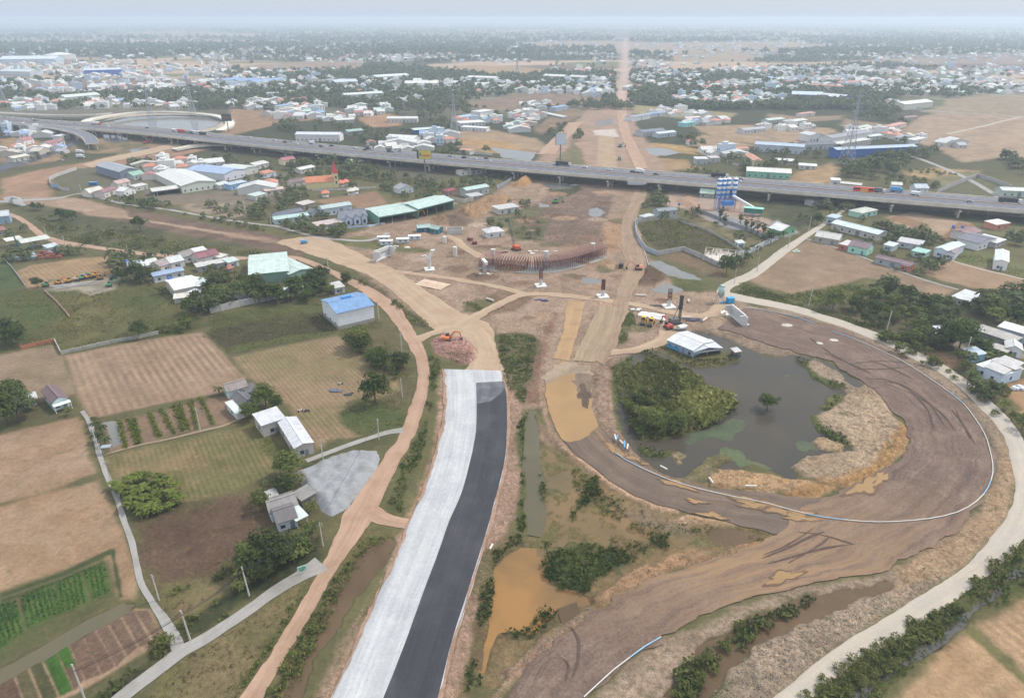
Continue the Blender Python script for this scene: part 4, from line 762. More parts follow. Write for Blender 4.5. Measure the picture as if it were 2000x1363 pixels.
WEEDM = LEAF("weed_leaves", (79,102,49), (129,140,70), None); DRYM = LEAF("dry_grass", (128,116,78), (168,150,108), None); HEDGEM = LEAF("hedge_leaves", (84,96,54), (126,130,72), None)
BARK = M((112,96,80), .9, .25)
def trunkmb(h, w, seed):
    r = random.Random(seed); mb = MB(); mb.cyl((0,0,-.2), (.1,.05,h*.45), h*.03, h*.02, 7)
    for k in range(4):
        a = k*1.57+r.random(); mb.cyl((.1,.05,h*(.3+.04*k)), (math.cos(a)*w*.28, math.sin(a)*w*.28, h*(.6+.06*k)), h*.014, h*.006, 5)
    return mb
def make_tree(name, h, w, ncl, per, leaf, mat, seed, shape=1.0, base=.14, trunk=True):
    e = empty(name)
    V, F, T = crown_arrays(h, w, ncl, per, leaf, shape, seed, base)
    npmesh('crown', V, F, mat, {'tint': ('FLOAT', 'FACE', T)}, e)
    if trunk: trunkmb(h, w, seed).build('trunk', BARK, e)
    return e
def make_palm(seed, h=8, detail=True):
    r = random.Random(seed); e = empty('palm_tree'); tm = MB(); b = (0,0,0); lean = (r.uniform(-.8,.8), r.uniform(-.8,.8))
    for k in range(4):
        t = (k+1)/4; q = (lean[0]*t*t, lean[1]*t*t, h*.72*t); tm.cyl(b, q, .22-.02*k, .2-.02*k, 6); b = q
    tm.build('trunk', BARK, e); V = []; F = []; T = []
    for k in range(16):
        a = k*2.4+r.random()*.4; el = r.uniform(-.1, 1.1); L = h*.42*r.uniform(.85, 1.15); d = Vector((math.cos(a), math.sin(a), 0)); s = Vector((-d.y, d.x, 0)); pts = []
        for q in range(6):
            t = q/5; pts.append(Vector(b)+d*L*t*math.cos(el*(1-t*.6))+Vector((0,0,L*(math.sin(el)*t-.85*t*t))))
        for q in range(5):
            p0, p1 = pts[q], pts[q+1]; w0 = .55*(1-abs(q/5-.35))*h/8; w1 = .55*(1-abs((q+1)/5-.35))*h/8*(0.2 if q == 4 else 1)
            for sg in (-1, 1):
                n = len(V); V += [p0, p1, p1+s*sg*w1-Vector((0,0,w1*.7))-d*.1, p0+s*sg*w0-Vector((0,0,w0*.7))-d*.3]; F.append((n, n+1, n+2, n+3)); T.append(r.random())
    npmesh('crown', np.array([v[:] for v in V]), np.array(F), PALML, {'tint': ('FLOAT', 'FACE', np.array(T))}, e)
    return e
def make_banana(seed):
    r = random.Random(seed); e = empty('banana_plant'); V = []; F = []; T = []
    for c in range(3):
        cx, cy = r.uniform(-1, 1), r.uniform(-1, 1)
        for k in range(8):
            a = r.uniform(0, 6.28); L = r.uniform(1.6, 2.6); d = Vector((math.cos(a), math.sin(a), 0)); s = Vector((-d.y, d.x, 0)); o = Vector((cx, cy, r.uniform(1.4, 2.2))); pts = []
            for q in range(4):
                t = q/3; pts.append(o+d*L*t*.75+Vector((0,0,L*(.95*t-.85*t*t))))
            tt = r.random()
            for q in range(3):
                w0 = (.12, .38, .36, .05)[q]; w1 = (.12, .38, .36, .05)[q+1]
                for sg in (-1, 1):
                    n = len(V); V += [pts[q], pts[q+1], pts[q+1]+s*sg*w1-Vector((0,0,w1*.4)), pts[q]+s*sg*w0-Vector((0,0,w0*.4))]; F.append((n,n+1,n+2,n+3)); T.append(min(1, tt*.7+r.random()*.3))
    npmesh('leaves', np.array([v[:] for v in V]), np.array(F), BANL, {'tint': ('FLOAT', 'FACE', np.array(T))}, e)
    mb = MB()
    for c in range(3): mb.cyl((r.uniform(-1,1), r.uniform(-1,1), -.1), (r.uniform(-.8,.8), r.uniform(-.8,.8), 2), .14, .08, 6)
    mb.build('stem', M((120,130,70)), e); return e
PROTO = {
 'big': [make_tree('broadleaf_tree', 10, 9, 46, 50, .44, (LEAFM, LEAFD, LEAFM)[i], 10+i) for i in range(3)],
 'mid': [make_tree('broadleaf_tree', 9, 8.5, 32, 20, .7, (LEAFM, LEAFD, LEAFD, LEAFM)[i], 20+i) for i in range(4)],
 'small': [make_tree('small_tree', 5.5, 5.5, 16, 20, .42, (LEAFB, LEAFM)[i % 2], 30+i) for i in range(3)],
 'slim': [make_tree('columnar_tree', 9, 3.6, 26, 24, .34, LEAFD, 40+i, 1.3, .12) for i in range(2)],
 'bush': [make_tree('bush', 2.2, 3.4, 10, 22, .3, LEAFB, 50+i, 1.1, .02, False) for i in range(3)],
 'palm': [make_palm(60+i) for i in range(3)], 'banana': [make_banana(70+i) for i in range(3)]}
USED = set(); TREES = []
DESC = {'big': ("dense green broadleaf tree", "broadleaf tree"), 'mid': ("dark green leafy tree", "broadleaf tree"), 'small': ("small light green tree", "small tree"), 'slim': ("slim upright tree", "columnar tree"),
        'bush': ("low rounded bush", "bush"), 'palm': ("coconut palm with drooping fronds", "palm tree"), 'banana': ("yellowish green banana plant", "banana plant")}
GRP = {'big': "broadleaf trees around the site", 'mid': "broadleaf trees around the site", 'small': "small trees around the site", 'slim': "columnar trees in the yards", 'bush': "bushes on the verges", 'palm': "coconut palms", 'banana': "banana plants"}
def place(kind, x, y, s, seed=None):
    P = PROTO[kind]; p = P[random.randrange(len(P))]
    if p.name not in USED: USED.add(p.name); o = p
    else: o = copy_tree(p)
    o.location = (x, y, 0); o.rotation_euler = (0, 0, random.uniform(0, 6.28)); o.scale = (s*random.uniform(.9, 1.1), s*random.uniform(.9, 1.1), s*random.uniform(.85, 1.15))
    sz = 'tall ' if s > 1.15 and kind in ('big', 'mid') else ''
    item(o, sz+DESC[kind][0], DESC[kind][1], GRP[kind]); return o
FAR = []      # trees merged as far woods
def inpoly(x, y, P): return sdist(np.array([x]), np.array([y]), P)[0] > 0
AVOID = []    # world circles kept free (buildings)
def free(x, y, r=3): return all((x-a)**2+(y-b)**2 > (c+r)**2 for a, b, c in AVOID)
BUDGET = {'tree': 285, 'palm': 150, 'banana': 110, 'bush': 260}
REQ = []
def tree(kind, u, v, s=1.0):
    g = G(u, v); REQ.append((math.hypot(g.x, g.y)*1.0 - 1e5, kind, g.x, g.y, s))
def grove(poly, n, kinds, s=1.0, sv=.25):
    P = wp(poly); k = 0; t = 0; lo = P.min(0); hi = P.max(0)
    while k < n and t < n*30:
        t += 1; x, y = random.uniform(lo[0], hi[0]), random.uniform(lo[1], hi[1])
        if not inpoly(x, y, P): continue
        k += 1; REQ.append((math.hypot(x, y), random.choice(kinds), x, y, s*random.uniform(1-sv, 1+sv)))
# individually seen trees
for a in [('big',733,786,1.05),('small',716,800,.9),('big',273,660,.7),('big',24,668,1.0),('big',36,676,.85),('mid',12,640,.6),('big',74,562,.55),('big',14,828,1.25),('big',38,822,1.1),('big',30,790,.9),('big',48,812,.7),('mid',137,795,.45),('small',138,812,.6),
 ('big',498,795,.62),('big',520,792,.75),('big',492,818,.62),('big',540,800,.5),('big',566,932,.75),('small',586,946,.8),('small',548,925,.7),('big',505,1118,1.0),('big',530,1112,1.05),('big',548,1100,.8),('mid',575,1098,.7),('mid',592,1080,.6),('small',520,1130,.9),('small',610,1050,1.0),
 ('big',556,965,.6),('small',597,985,.7),('small',608,1000,.7),('small',515,1000,1.0),('small',505,985,.8),('palm',515,975,.6),('palm',520,960,.5),('palm',612,1040,.55),('palm',572,1062,.6),('palm',595,1065,.55),('banana',570,955,1),
 ('big',1498,798,.62),('big',1272,838,.85),('big',1322,842,.75),('small',1290,850,.8),('small',1250,850,.7),('mid',1240,790,.6),('big',1626,604,.95),('big',1872,684,1.3),('big',1920,690,.75),('mid',1900,684,.7),('small',1995,840,1.1),('small',1960,800,.8),('small',1975,820,.6),('mid',1955,720,.6),
 ('banana',1930,705,1.2),('banana',1945,700,1.3),('banana',1960,705,1.2),('banana',1950,710,1.2),('small',1870,708,1.1),('small',1890,715,1.1),('small',1905,706,.9),('small',1880,725,.9),('bush',1965,770,1.4),
 ('palm',428,772,.6),('palm',445,768,.65),('palm',462,766,.6),('palm',472,768,.55),('banana',478,766,1.2),('palm',190,842,.55),('palm',200,850,.6),('palm',196,862,.6),('palm',208,872,.6),('palm',186,828,.5),('palm',192,866,.55),
 ('big',676,548,.5),('big',678,558,.6),('big',620,560,.95),('big',610,575,.7),('big',600,590,.7),('mid',632,545,.8),('mid',592,558,.55),('small',565,568,1.1),('mid',537,575,.65),('mid',385,600,.9),('mid',388,580,.7),('mid',372,612,.9),('mid',430,600,.8),('small',355,560,.9),('mid',340,548,.8),('mid',270,545,1.0),('mid',285,552,.9),('mid',240,550,.7),
 ('big',1418,535,.9),('mid',1440,520,.6),('mid',1595,440,.8),('palm',1460,505,.6),('palm',1450,512,.6),('palm',1440,515,.7),('palm',1520,470,.7),('palm',1530,465,.7),('palm',1495,470,.6),
 ('mid',275,452,1.0),('mid',120,430,.8),('mid',142,432,.8),('mid',68,410,.6),('mid',80,412,.6),('slim',613,362,.9)]: tree(*a)
for u, v in [(1406,434),(1415,442),(1446,440),(1455,450),(1466,456),(1478,460),(1489,466),(1497,472),(1504,478),(1361,424),(1490,478)]: tree('slim', u, v, 1.0)
for a in [([(655,655),(690,658),(720,690),(705,690),(675,672)],7,['small','mid'],.9),([(700,680),(750,710),(755,728),(730,720),(705,700)],10,['mid','small'],.7),([(758,720),(785,715),(790,742),(762,745)],4,['mid','small'],.7),
 ([(228,950),(262,940),(320,938),(348,955),(352,985),(330,1003),(285,1012),(245,1000),(230,975)],46,['banana'],1.05),
 ([(205,520),(225,502),(300,502),(348,506),(345,516),(300,520),(262,532),(235,545)],26,['mid','mid','small'],.85),([(262,545),(300,535),(325,560),(320,575),(280,580)],12,['mid','banana','small'],.8),
 ([(405,540),(440,528),(470,545),(500,570),(560,575),(600,572),(590,590),(520,598),(440,605),(400,590)],84,['palm','palm','palm','small','mid'],.85),([(560,560),(640,555),(655,575),(640,600),(600,590)],14,['mid','small'],.8),([(362,600),(420,590),(440,608),(395,622),(365,618)],14,['small','mid','banana'],.8),
 ([(300,680),(1,1),(2,2)],0,['bush'],1),([(205,635),(250,625),(258,640)],0,['bush'],1),([(286,645),(400,625),(405,640),(330,655),(290,658)],16,['bush','small'],.9),
 ([(1660,590),(1715,560),(1750,560),(1800,580),(1870,600),(1890,640),(1850,690),(1790,680),(1700,640),(1655,615)],150,['palm','banana','small','mid','small','palm'],.78),([(1690,640),(1730,660),(1830,700),(1850,735),(1800,715),(1740,690)],28,['small','banana','bush'],.8),
 ([(1850,590),(1885,570),(1900,600),(1870,610)],8,['mid'],.75),([(1905,600),(1990,570),(2040,600),(2040,650),(1960,640),(1900,625)],50,['mid','palm','small','mid'],.95),([(1880,705),(1905,745),(1945,775),(1925,790),(1890,765)],20,['palm','palm','small'],.75),([(1870,645),(1950,680),(1900,690)],6,['small'],.8),
 ([(1600,462),(1620,455),(1720,480),(1720,495),(1640,482)],14,['mid','small','banana'],.7),([(1680,425),(1740,445),(1850,468),(1840,492),(1760,490),(1710,470),(1680,445)],70,['mid','mid','small','palm'],.75),([(1715,500),(1830,505),(1845,525),(1780,545),(1740,530)],30,['mid','palm','small'],.75),
 ([(1850,460),(1880,462),(1900,480),(1875,490)],9,['banana','small'],.8),([(1950,460),(2030,455),(2040,490),(1970,480)],18,['mid','small'],.75),
 ([(1255,400),(1285,385),(1310,400),(1318,425),(1285,440),(1258,430)],22,['mid','palm','mid'],.85),([(1315,405),(1400,428),(1480,465),(1470,480),(1400,450),(1330,420)],18,['small','mid','bush'],.6),([(1430,500),(1490,480),(1480,500),(1440,530),(1425,520)],12,['palm','small'],.6),([(1600,380),(1660,385),(1720,400),(1700,415),(1640,430),(1605,415)],40,['mid','mid','small'],.9),([(250,330),(420,318),(540,340),(600,380),(500,372),(300,372)],60,['mid','small','palm'],.75),([(0,255),(140,255),(150,320),(0,330)],26,['mid','small'],.8),([(0,430),(60,450),(120,500),(20,520)],14,['mid','small'],.7),([(1560,430),(1600,405),(1600,430),(1580,445)],8,['small'],.8),
 ([(700,345),(745,330),(790,345),(870,360),(970,345),(1000,342),(985,362),(900,385),(850,388),(790,395),(740,372)],120,['mid','small','small','mid'],.75),([(560,330),(620,320),(700,320),(735,345),(700,350),(690,372),(660,345),(600,350),(560,365)],56,['mid','mid','palm'],1.0),([(675,330),(700,325),(705,355),(680,360)],8,['big','mid'],1.1),
 ([(495,395),(590,372),(605,395),(560,412),(510,428),(490,420)],46,['palm'],.85),([(405,405),(490,400),(520,425),(500,440),(440,425),(400,420)],26,['mid','palm','small'],.7),([(200,395),(290,392),(300,405),(240,408)],14,['small','mid'],.7),([(250,400),(330,400),(345,412),(300,415)],12,['mid','small'],.7),([(340,415),(420,425),(500,440),(520,455),(420,435)],26,['bush','small'],.8),
 ([(535,430),(600,440),(655,445),(680,450),(690,462),(640,462),(560,452)],40,['mid','small','palm'],.8),([(640,452),(678,446),(680,462),(650,465)],5,['big','mid'],.8),([(595,408),(640,420),(650,440),(600,440)],12,['mid','palm','banana'],.7),([(505,360),(560,365),(600,380),(560,385),(505,385)],12,['mid','palm'],.7),
 ([(250,318),(400,310),(520,320),(560,350),(500,335),(420,325),(300,345),(265,340)],110,['mid','small'],.85),([(950,440),(1000,420),(1055,435),(1055,462),(1000,472),(955,462)],24,['small','bush','mid'],.6),([(985,395),(1035,395),(1030,415),(1000,412)],8,['mid','small'],.7),
 ([(20,480),(50,470),(60,500),(110,500),(195,488),(150,500),(50,515),(20,505)],24,['palm','small','mid'],.7),([(0,470),(25,475),(20,520),(0,510)],5,['mid'],.8),([(60,252),(110,248),(120,262),(75,268)],10,['mid'],1.2),([(0,268),(50,262),(60,280),(10,285)],8,['mid'],.8),([(85,300),(120,290),(110,305)],5,['mid'],.7),
 ([(90,415),(300,455),(560,500),(640,520),(600,516),(300,496),(150,475)],26,['bush','bush','small'],1.0),([(650,520),(720,560),(780,600),(800,620),(740,575),(670,530)],10,['bush'],.9),
 ([(1225,740),(1300,705),(1360,745),(1430,785),(1400,825),(1330,850),(1250,855),(1225,800)],6,['bush','small'],.7),([(1222,760),(1290,770),(1330,820),(1320,850),(1255,858),(1225,830)],26,['bush','bush','small'],.8),([(842,700),(862,710),(840,790),(820,860),(838,780)],8,['bush'],.7),([(970,660),(1010,670),(1010,730),(985,720)],8,['bush'],.6),
 ([(1560,1363),(1640,1300),(1780,1215),(1860,1180),(1870,1210),(1760,1290),(1660,1363)],70,['bush'],.62),([(1870,1160),(1950,1100),(1990,1060),(1990,1090),(1900,1175)],12,['bush'],.8),([(1300,1363),(1350,1290),(1440,1220),(1560,1190),(1500,1220),(1400,1300),(1370,1363)],24,['bush'],.6),
 ([(440,1160),(520,1110),(560,1085),(570,1095),(500,1140),(440,1180)],14,['bush','small'],.8),([(310,1240),(345,1235),(345,1265),(310,1290)],5,['bush','small'],.8),([(560,1300),(600,1240),(640,1180),(660,1170),(600,1290),(520,1363)],10,['bush'],.6),([(1090,1075),(1230,1085),(1180,1110),(1100,1125)],6,['bush'],.45),
 ([(1490,700),(1620,1000),(1,1)],0,['bush'],1),([(1700,620),(1720,640),(1840,705),(1900,765),(1960,830),(1930,800),(1850,735),(1740,672)],16,['bush'],.8)]: grove(*a)
# beyond the expressway
for a in [([(535,250),(575,240),(590,255),(570,266),(540,262)],14,['mid'],1.2),([(575,258),(640,240),(720,250),(720,268),(640,262),(600,270)],26,['mid','small'],.9),([(690,262),(800,262),(830,300),(780,305),(700,292)],36,['mid'],1.0),([(850,298),(950,280),(965,300),(900,310),(855,312)],24,['mid'],1.0),
 ([(660,215),(820,180),(900,205),(925,240),(880,262),(820,240),(740,225)],90,['mid','mid','palm'],1.3),([(500,212),(620,200),(660,215),(600,215),(520,218)],20,['mid'],1.1),([(330,205),(420,190),(520,190),(500,212),(420,216),(340,216)],36,['mid'],1.3),
 ([(420,180),(600,160),(800,170),(960,160),(980,180),(860,195),(700,190),(500,200)],90,['mid'],1.5),([(0,190),(100,180),(250,185),(330,195),(300,212),(100,215),(0,212)],50,['mid'],1.2),([(960,225),(1010,205),(1110,205),(1100,225),(1030,240),(980,240)],24,['mid'],.9),
 ([(1120,205),(1160,198),(1205,205),(1200,212),(1130,213)],26,['mid'],1.2),([(1230,190),(1290,180),(1300,195),(1240,202)],20,['mid'],1.4),([(1060,250),(1110,240),(1110,260),(1080,275),(1062,265)],12,['palm','mid'],.8),([(1118,265),(1135,262),(1135,275),(1120,278)],6,['mid'],1.0),([(1005,235),(1040,245),(1035,262),(1000,255)],10,['mid'],.9),
 ([(1320,275),(1380,260),(1400,275),(1370,292),(1330,292)],18,['mid'],1.1),([(1395,270),(1440,285),(1500,292),(1480,302),(1420,290)],14,['mid','small'],.8),([(1320,205),(1400,190),(1480,205),(1450,215),(1340,215)],24,['mid'],1.1),([(1350,330),(1410,335),(1400,345),(1340,338)],18,['banana'],1.0),([(1410,300),(1470,315),(1500,330),(1480,345),(1410,322)],26,['mid','small'],1.0),
 ([(1540,210),(1600,195),(1620,215),(1560,225)],16,['mid'],1.4),([(1655,215),(1700,195),(1730,205),(1760,225),(1700,245),(1660,235)],50,['mid'],1.4),([(1690,240),(1780,235),(1790,260),(1720,260)],26,['palm','mid'],1.0),([(1625,320),(1680,322),(1700,305),(1780,300),(1785,320),(1740,345),(1680,350),(1630,345)],64,['mid','mid','small'],1.2),([(1680,345),(1780,345),(1840,368),(1760,372),(1700,362)],36,['palm','small'],.8),
 ([(1760,270),(1800,262),(1860,262),(1860,280),(1800,292),(1760,288)],26,['mid'],1.1),([(1855,268),(1920,270),(1920,278),(1860,276)],12,['small'],1.0),([(1955,300),(2020,295),(2040,350),(1980,345),(1950,330)],26,['mid'],1.2),([(1770,330),(1870,342),(1870,350),(1770,342)],20,['banana'],.9),([(1500,285),(1640,300),(1630,312),(1500,305)],20,['mid'],.9),([(1500,320),(1560,310),(1560,325),(1510,335)],12,['mid'],.9),
 ([(1720,205),(1770,203),(1770,212),(1725,214)],12,['mid'],.8),([(1760,300),(1830,300),(1830,310),(1770,310)],8,['mid'],1.0)]: grove(*a)
# procedural woods further out -> one mass
n_ = 0
for k in range(42000):
    v = 45+170*random.random()**1.15; u = random.uniform(-120, 2120); g = G(u, v)
    if g.y < 900: continue
    h_, b_ = patch(np.array([g.x]), np.array([g.y]))
    if g.y > 1050 and b_[0] > FT-.02 and random.random() > .04: continue
    if g.y > 1000 and random.random() < .62 and fbm(np.array([g.x]), np.array([g.y]), 420, 3, 301)[0] > .02: continue
    FAR.append((g.x, g.y, random.uniform(.9, 1.5)))
FARPOLY = [P for P in FIELDMASK if P[:, 1].mean() > 700]
# ------------------------------------------------------------------ buildings
GLASS = M((62,72,84), .25, .2); DARK = M((58,58,58), .8, .2); DOORM = M((120,128,134), .5); RC2 = {}
def ROOFX(c, ax):
    if ax == 'X': return ROOF(c)
    k = tuple(c)
    if k not in RC2:
        m = ROOF(c).copy(); m.name = ROOF(c).name+"_cross"
        for n in m.node_tree.nodes:
            if n.type == 'TEX_WAVE': n.bands_direction = 'Y'
            if n.type == 'MAPPING': n.inputs['Scale'].default_value = (.12, 1.4, .3)
        RC2[k] = m
    return RC2[k]
def bld(name, A_, B_, D_, h, typ, rc, wc, desc, cat='house', nw=None, door=True, rise=None, front='wall', base=None, side=True, skip=None, vent=False):
    mu = sum(rc)/3; rc = tuple(int(.66*q+.34*mu) for q in rc); a, b = G(*A_), G(*B_); d = (b-a); w = d.length; x = d.normalized(); n = Vector((-x.y, x.x, 0))
    dep = (G(*D_)-a).dot(n) if isinstance(D_, tuple) else D_; dep = max(2, dep)
    c = (a+b)/2+n*dep/2; o = empty(name, c, math.atan2(x.y, x.x)); hw, hd = w/2, dep/2; ov = .35 if w < 14 else .5
    AVOID.append((c.x, c.y, max(w, dep)*.5 if max(w, dep) < 1.8*min(w, dep) else min(w, dep)*.75))
    if max(w, dep) >= 1.8*min(w, dep):
        L = x if w > dep else n
        for s in (-.33, .33): q = c+L*max(w, dep)*s; AVOID.append((q.x, q.y, min(w, dep)*.75))
    rise = rise if rise is not None else (min(w, dep) if typ in 'gGh' else 4)*(.12 if max(w, dep) > 14 else .24)
    span = hd if typ == 'g' else hw; mb = MB(); m = M(wc, .8, .12)
    if typ == 'g': prof = [(-hd, 0), (hd, 0), (hd, h), (0, h+rise), (-hd, h)]; vs = lambda X_: [(X_, q, z) for q, z in prof]; P0, P1 = vs(-hw), vs(hw)
    elif typ == 'G': prof = [(-hw, 0), (hw, 0), (hw, h), (0, h+rise), (-hw, h)]; vs = lambda Y_: [(q, Y_, z) for q, z in prof]; P0, P1 = vs(hd), vs(-hd)
    elif typ == 'f': prof = [(-hd, 0), (hd, 0), (hd, h+rise*.5), (-hd, h)]; vs = lambda X_: [(X_, q, z) for q, z in prof]; P0, P1 = vs(-hw), vs(hw)
    else: prof = [(-hd, 0), (hd, 0), (hd, h), (-hd, h)]; vs = lambda X_: [(X_, q, z) for q, z in prof]; P0, P1 = vs(-hw), vs(hw)
    if front == 'open':      # a shed open towards AB: posts, back and side walls
        for s in (-1, 1): mb.box(s*hw-(.1 if s > 0 else 0), -hd, 0, s*hw+(.1 if s < 0 else 0), hd, h)
        mb.box(-hw+.1, hd-.1, 0, hw-.1, hd, h); mb.box(-hw+.1, -hd, h-.9, hw-.1, -hd+.12, h); k = max(2, int(w/7))
        mb.build('wall', m, o)
        for i in range(1, k): pb = MB(); pb.box(-hw+w*i/k-.12, -hd+.2, 0, -hw+w*i/k+.12, -hd+.44, h); pb.build('post', M((150,150,150)), o)
        if typ == 'g':
            gb_ = MB()
            for s in (-1, 1): gb_.face([(s*hw, -hd, h), (s*hw, hd, h), (s*hw, 0, h+rise)][::s])
            gb_.build('gable', m, o)
    elif front == 'canopy':
        k = max(2, int(w/4)+1)
        for i in range(k):
            for s in (-1, 1): mb = MB(); mb.box(-hw+(w-.2)*i/(k-1), s*(hd-.1)-.1, 0, -hw+(w-.2)*i/(k-1)+.2, s*(hd-.1)+.1, h); mb.build('post', m, o)
    else:
        nP = len(prof); mb.add(P0+P1, [(i, (i+1) % nP, nP+(i+1) % nP, nP+i) for i in range(nP) if i not in (0,)]+[tuple(range(nP-1, -1, -1)), tuple(range(nP, 2*nP))])
        wo_ = mb.build('wall', m, o)
        import bmesh as _b
        bm_ = _b.new(); bm_.from_mesh(wo_.data); _b.ops.recalc_face_normals(bm_, faces=bm_.faces); bm_.to_mesh(wo_.data); bm_.free()
    if base: bb = MB(); bb.box(-hw-.06, -hd-.06, 0, hw+.06, hd+.06, base[1]); bb.build('plinth', M(base[0], .9, .2), o)
    r = MB(); t = .14; e = .05
    def slab(p):      # quad lifted by t
        r.add([(q[0], q[1], q[2]+e) for q in p]+[(q[0], q[1], q[2]+e+t) for q in p], [(3,2,1,0),(4,5,6,7),(0,1,5,4),(1,2,6,5),(2,3,7,6),(3,0,4,7)])
    if typ == 'g':
        k = rise/hd*ov
        for s in (-1, 1): slab([(-hw-ov, 0, h+rise), (-hw-ov, s*(hd+ov), h-k), (hw+ov, s*(hd+ov), h-k), (hw+ov, 0, h+rise)][::s])
    elif typ == 'G':
        k = rise/hw*ov
        for s in (-1, 1): slab([(0, -hd-ov, h+rise), (0, hd+ov, h+rise), (s*(hw+ov), hd+ov, h-k), (s*(hw+ov), -hd-ov, h-k)][::-s])
    elif typ == 'f': slab([(-hw-ov, -hd-ov, h-.02), (hw+ov, -hd-ov, h-.02), (hw+ov, hd+ov, h+rise*.5), (-hw-ov, hd+ov, h+rise*.5)])
    else:
        q = min(hw, hd)*.98; z1 = h+rise
        T = [(-hw-ov,-hd-ov,h),(hw+ov,-hd-ov,h),(hw+ov,hd+ov,h),(-hw-ov,hd+ov,h)]; u0, u1 = ((-hw+q,0,z1),(hw-q,0,z1)) if hw >= hd else ((0,-hd+q,z1),(0,hd-q,z1))
        if hw >= hd: r.add(T+[u0,u1], [(0,1,5,4),(1,2,5),(2,3,4,5),(3,0,4),(3,2,1,0)])
        else: r.add(T+[u0,u1], [(0,1,4),(1,2,5,4),(2,3,5),(3,0,4,5),(3,2,1,0)])
    ro = r.build('roof', ROOFX(rc, 'Y' if typ == 'G' else 'X'), o)
    if typ in 'gG' and max(w, dep) > 6:
        cm = MB(); cm.bar(*(((-hw-ov, 0, h+rise+.24), (hw+ov, 0, h+rise+.24)) if typ == 'g' else ((0, -hd-ov, h+rise+.24), (0, hd+ov, h+rise+.24))), .5, .12); cm.build('ridge_cap', M(tuple(min(255, int(q*1.05)) for q in rc), .5), ro)
    if vent:
        vb = MB(); vb.box(-w*.13, -.2, h+rise+.1, w*.13, 1.6, h+rise+.9); vb.build('roof_vent', M((70,140,205), .5), ro)
    if front == 'wall':
        near = c.length < 430
        k = nw if nw is not None else max(1, int(w/4.5))
        zz = min(1.0, h*.28); wh = min(1.3, h*.35)
        for i in range(k):
            cx = -hw+w*(i+.5)/k
            if door and i == k//2 and k > 1 or (door and k == 1):
                q = MB(); dw = 1.1 if w < 14 else 2.4; q.box(cx-dw/2+(k == 1)*.6, -hd-.05, 0.02, cx+dw/2+(k == 1)*.6, -hd, min(h*.75, 2.2 if w < 14 else 3.4)); q.build('door', DOORM, o)
                if k > 1: continue
            q = MB(); q.box(cx-.6-(k == 1)*.8, -hd-.05, zz, cx+.6-(k == 1)*.8, -hd, zz+wh); q.build('window', GLASS, o)
        if side and near:
            k2 = max(1, int(dep/6))
            for s in (-1, 1):
                for i in range(k2):
                    cy = -hd+dep*(i+.5)/k2; q = MB(); q.box(*( (hw, cy-.5, zz, hw+.05, cy+.5, zz+wh) if s > 0 else (-hw-.05, cy-.5, zz, -hw, cy+.5, zz+wh))); q.build('window', GLASS, o)
    item(o, desc, cat, None, skip); return o
WH, OW, GY = (226,228,230), (214,210,202), (176,176,174)
o = bld('warehouse', (662,644),(732,627),(632,617), 7.6, 'g', (104,156,216), (226,230,232), "sky blue roofed white warehouse", 'warehouse', 0, False, 1.9, base=((158,154,148),1.6), vent=True)
q = MB(); q.box(-9.1, -4, 3.0, -9.0, 4, 4.2); 
bld('warehouse', (579,896),(614,885),(535,848), 3.9, 'G', (206,208,214), (186,178,168), "long whitish roofed block warehouse", 'warehouse', 1, True, .7)
bld('warehouse', (516,854),(560,839),(500,834), 4.4, 'f', (206,208,214), (182,176,168), "square wing with white roof", 'warehouse', 1, True, .8)
bld('house', (447,780),(486,769), 6, 3.1, 'g', (150,134,128), (200,222,222), "brown and teal roofed farmhouse", 'house'); bld('house', (474,808),(503,797), 8, 3.0, 'G', (108,104,106), (150,146,140), "dark grey roofed farmhouse", 'house', 1)
bld('shed', (464,820),(478,815), 8.5, 2.4, 'f', (214,226,218), (206,212,208), "pale shed with one slope roof", 'shed', 0, True); bld('shed', (486,779),(506,772), 5, 2.4, 'f', (106,100,104), (128,120,114), "low dark roofed shed", 'shed', 0)
bld('house', (532,1020),(584,1003), 6.5, 3.0, 'g', (146,140,136), (208,216,222), "weathered grey roofed farmhouse", 'house', 3, rise=1.4); bld('house', (545,1039),(582,1027), 7.5, 2.9, 'g', (116,112,112), (196,206,214), "dark slate roofed farmhouse", 'house', 2, rise=1.3)
bld('shed', (582,1032),(602,1022), 9, 2.6, 'f', (206,222,216), (190,196,194), "pale green canopy shed", 'shed', 0, False, front='canopy'); bld('shed', (576,975),(592,990), 4, 2.2, 'f', (150,146,140), (130,124,116), "small grey hut", 'shed', 0); bld('shed', (526,988),(545,982), 3, 2.4, 'f', (186,184,178), (170,168,164), "white roofed lean to", 'shed', 0)
o = bld('house', (107,803),(137,793), 12, 3.3, 'G', (128,98,100), (208,226,224), "narrow white house with brown roof", 'house', 2, rise=1.3); q = MB(); q.box(-2.6, -8.6, 2.6, 2.6, -6.4, 2.75); q.build('porch_roof', M((214,224,222)), o)
for s in (-2.4, 2.4): q = MB(); q.box(s-.1, -8.4, 0, s+.1, -8.2, 2.6); q.build('porch_post', M(WH), o)
bld('shed', (54,796),(76,790), 4.5, 2.4, 'f', (206,210,206), (110,92,84), "white roofed barn", 'shed', 0); bld('shed', (56,806),(74,800), 4, 2.0, 'f', (90,96,110), (100,100,104), "low dark open shed", 'shed', 0, False, front='canopy')
o = bld('warehouse', (490,556),(566,548),(461,520), 5.2, 'g', (192,218,206), (124,156,140), "long pale green roofed warehouse", 'warehouse', 0, False, 1.6, side=False)
bld('warehouse', (567,551),(612,539), 26, 4.0, 'G', (188,212,202), (130,160,146), "patched pale green roofed hall", 'warehouse', 0, False, 1.0, side=False)
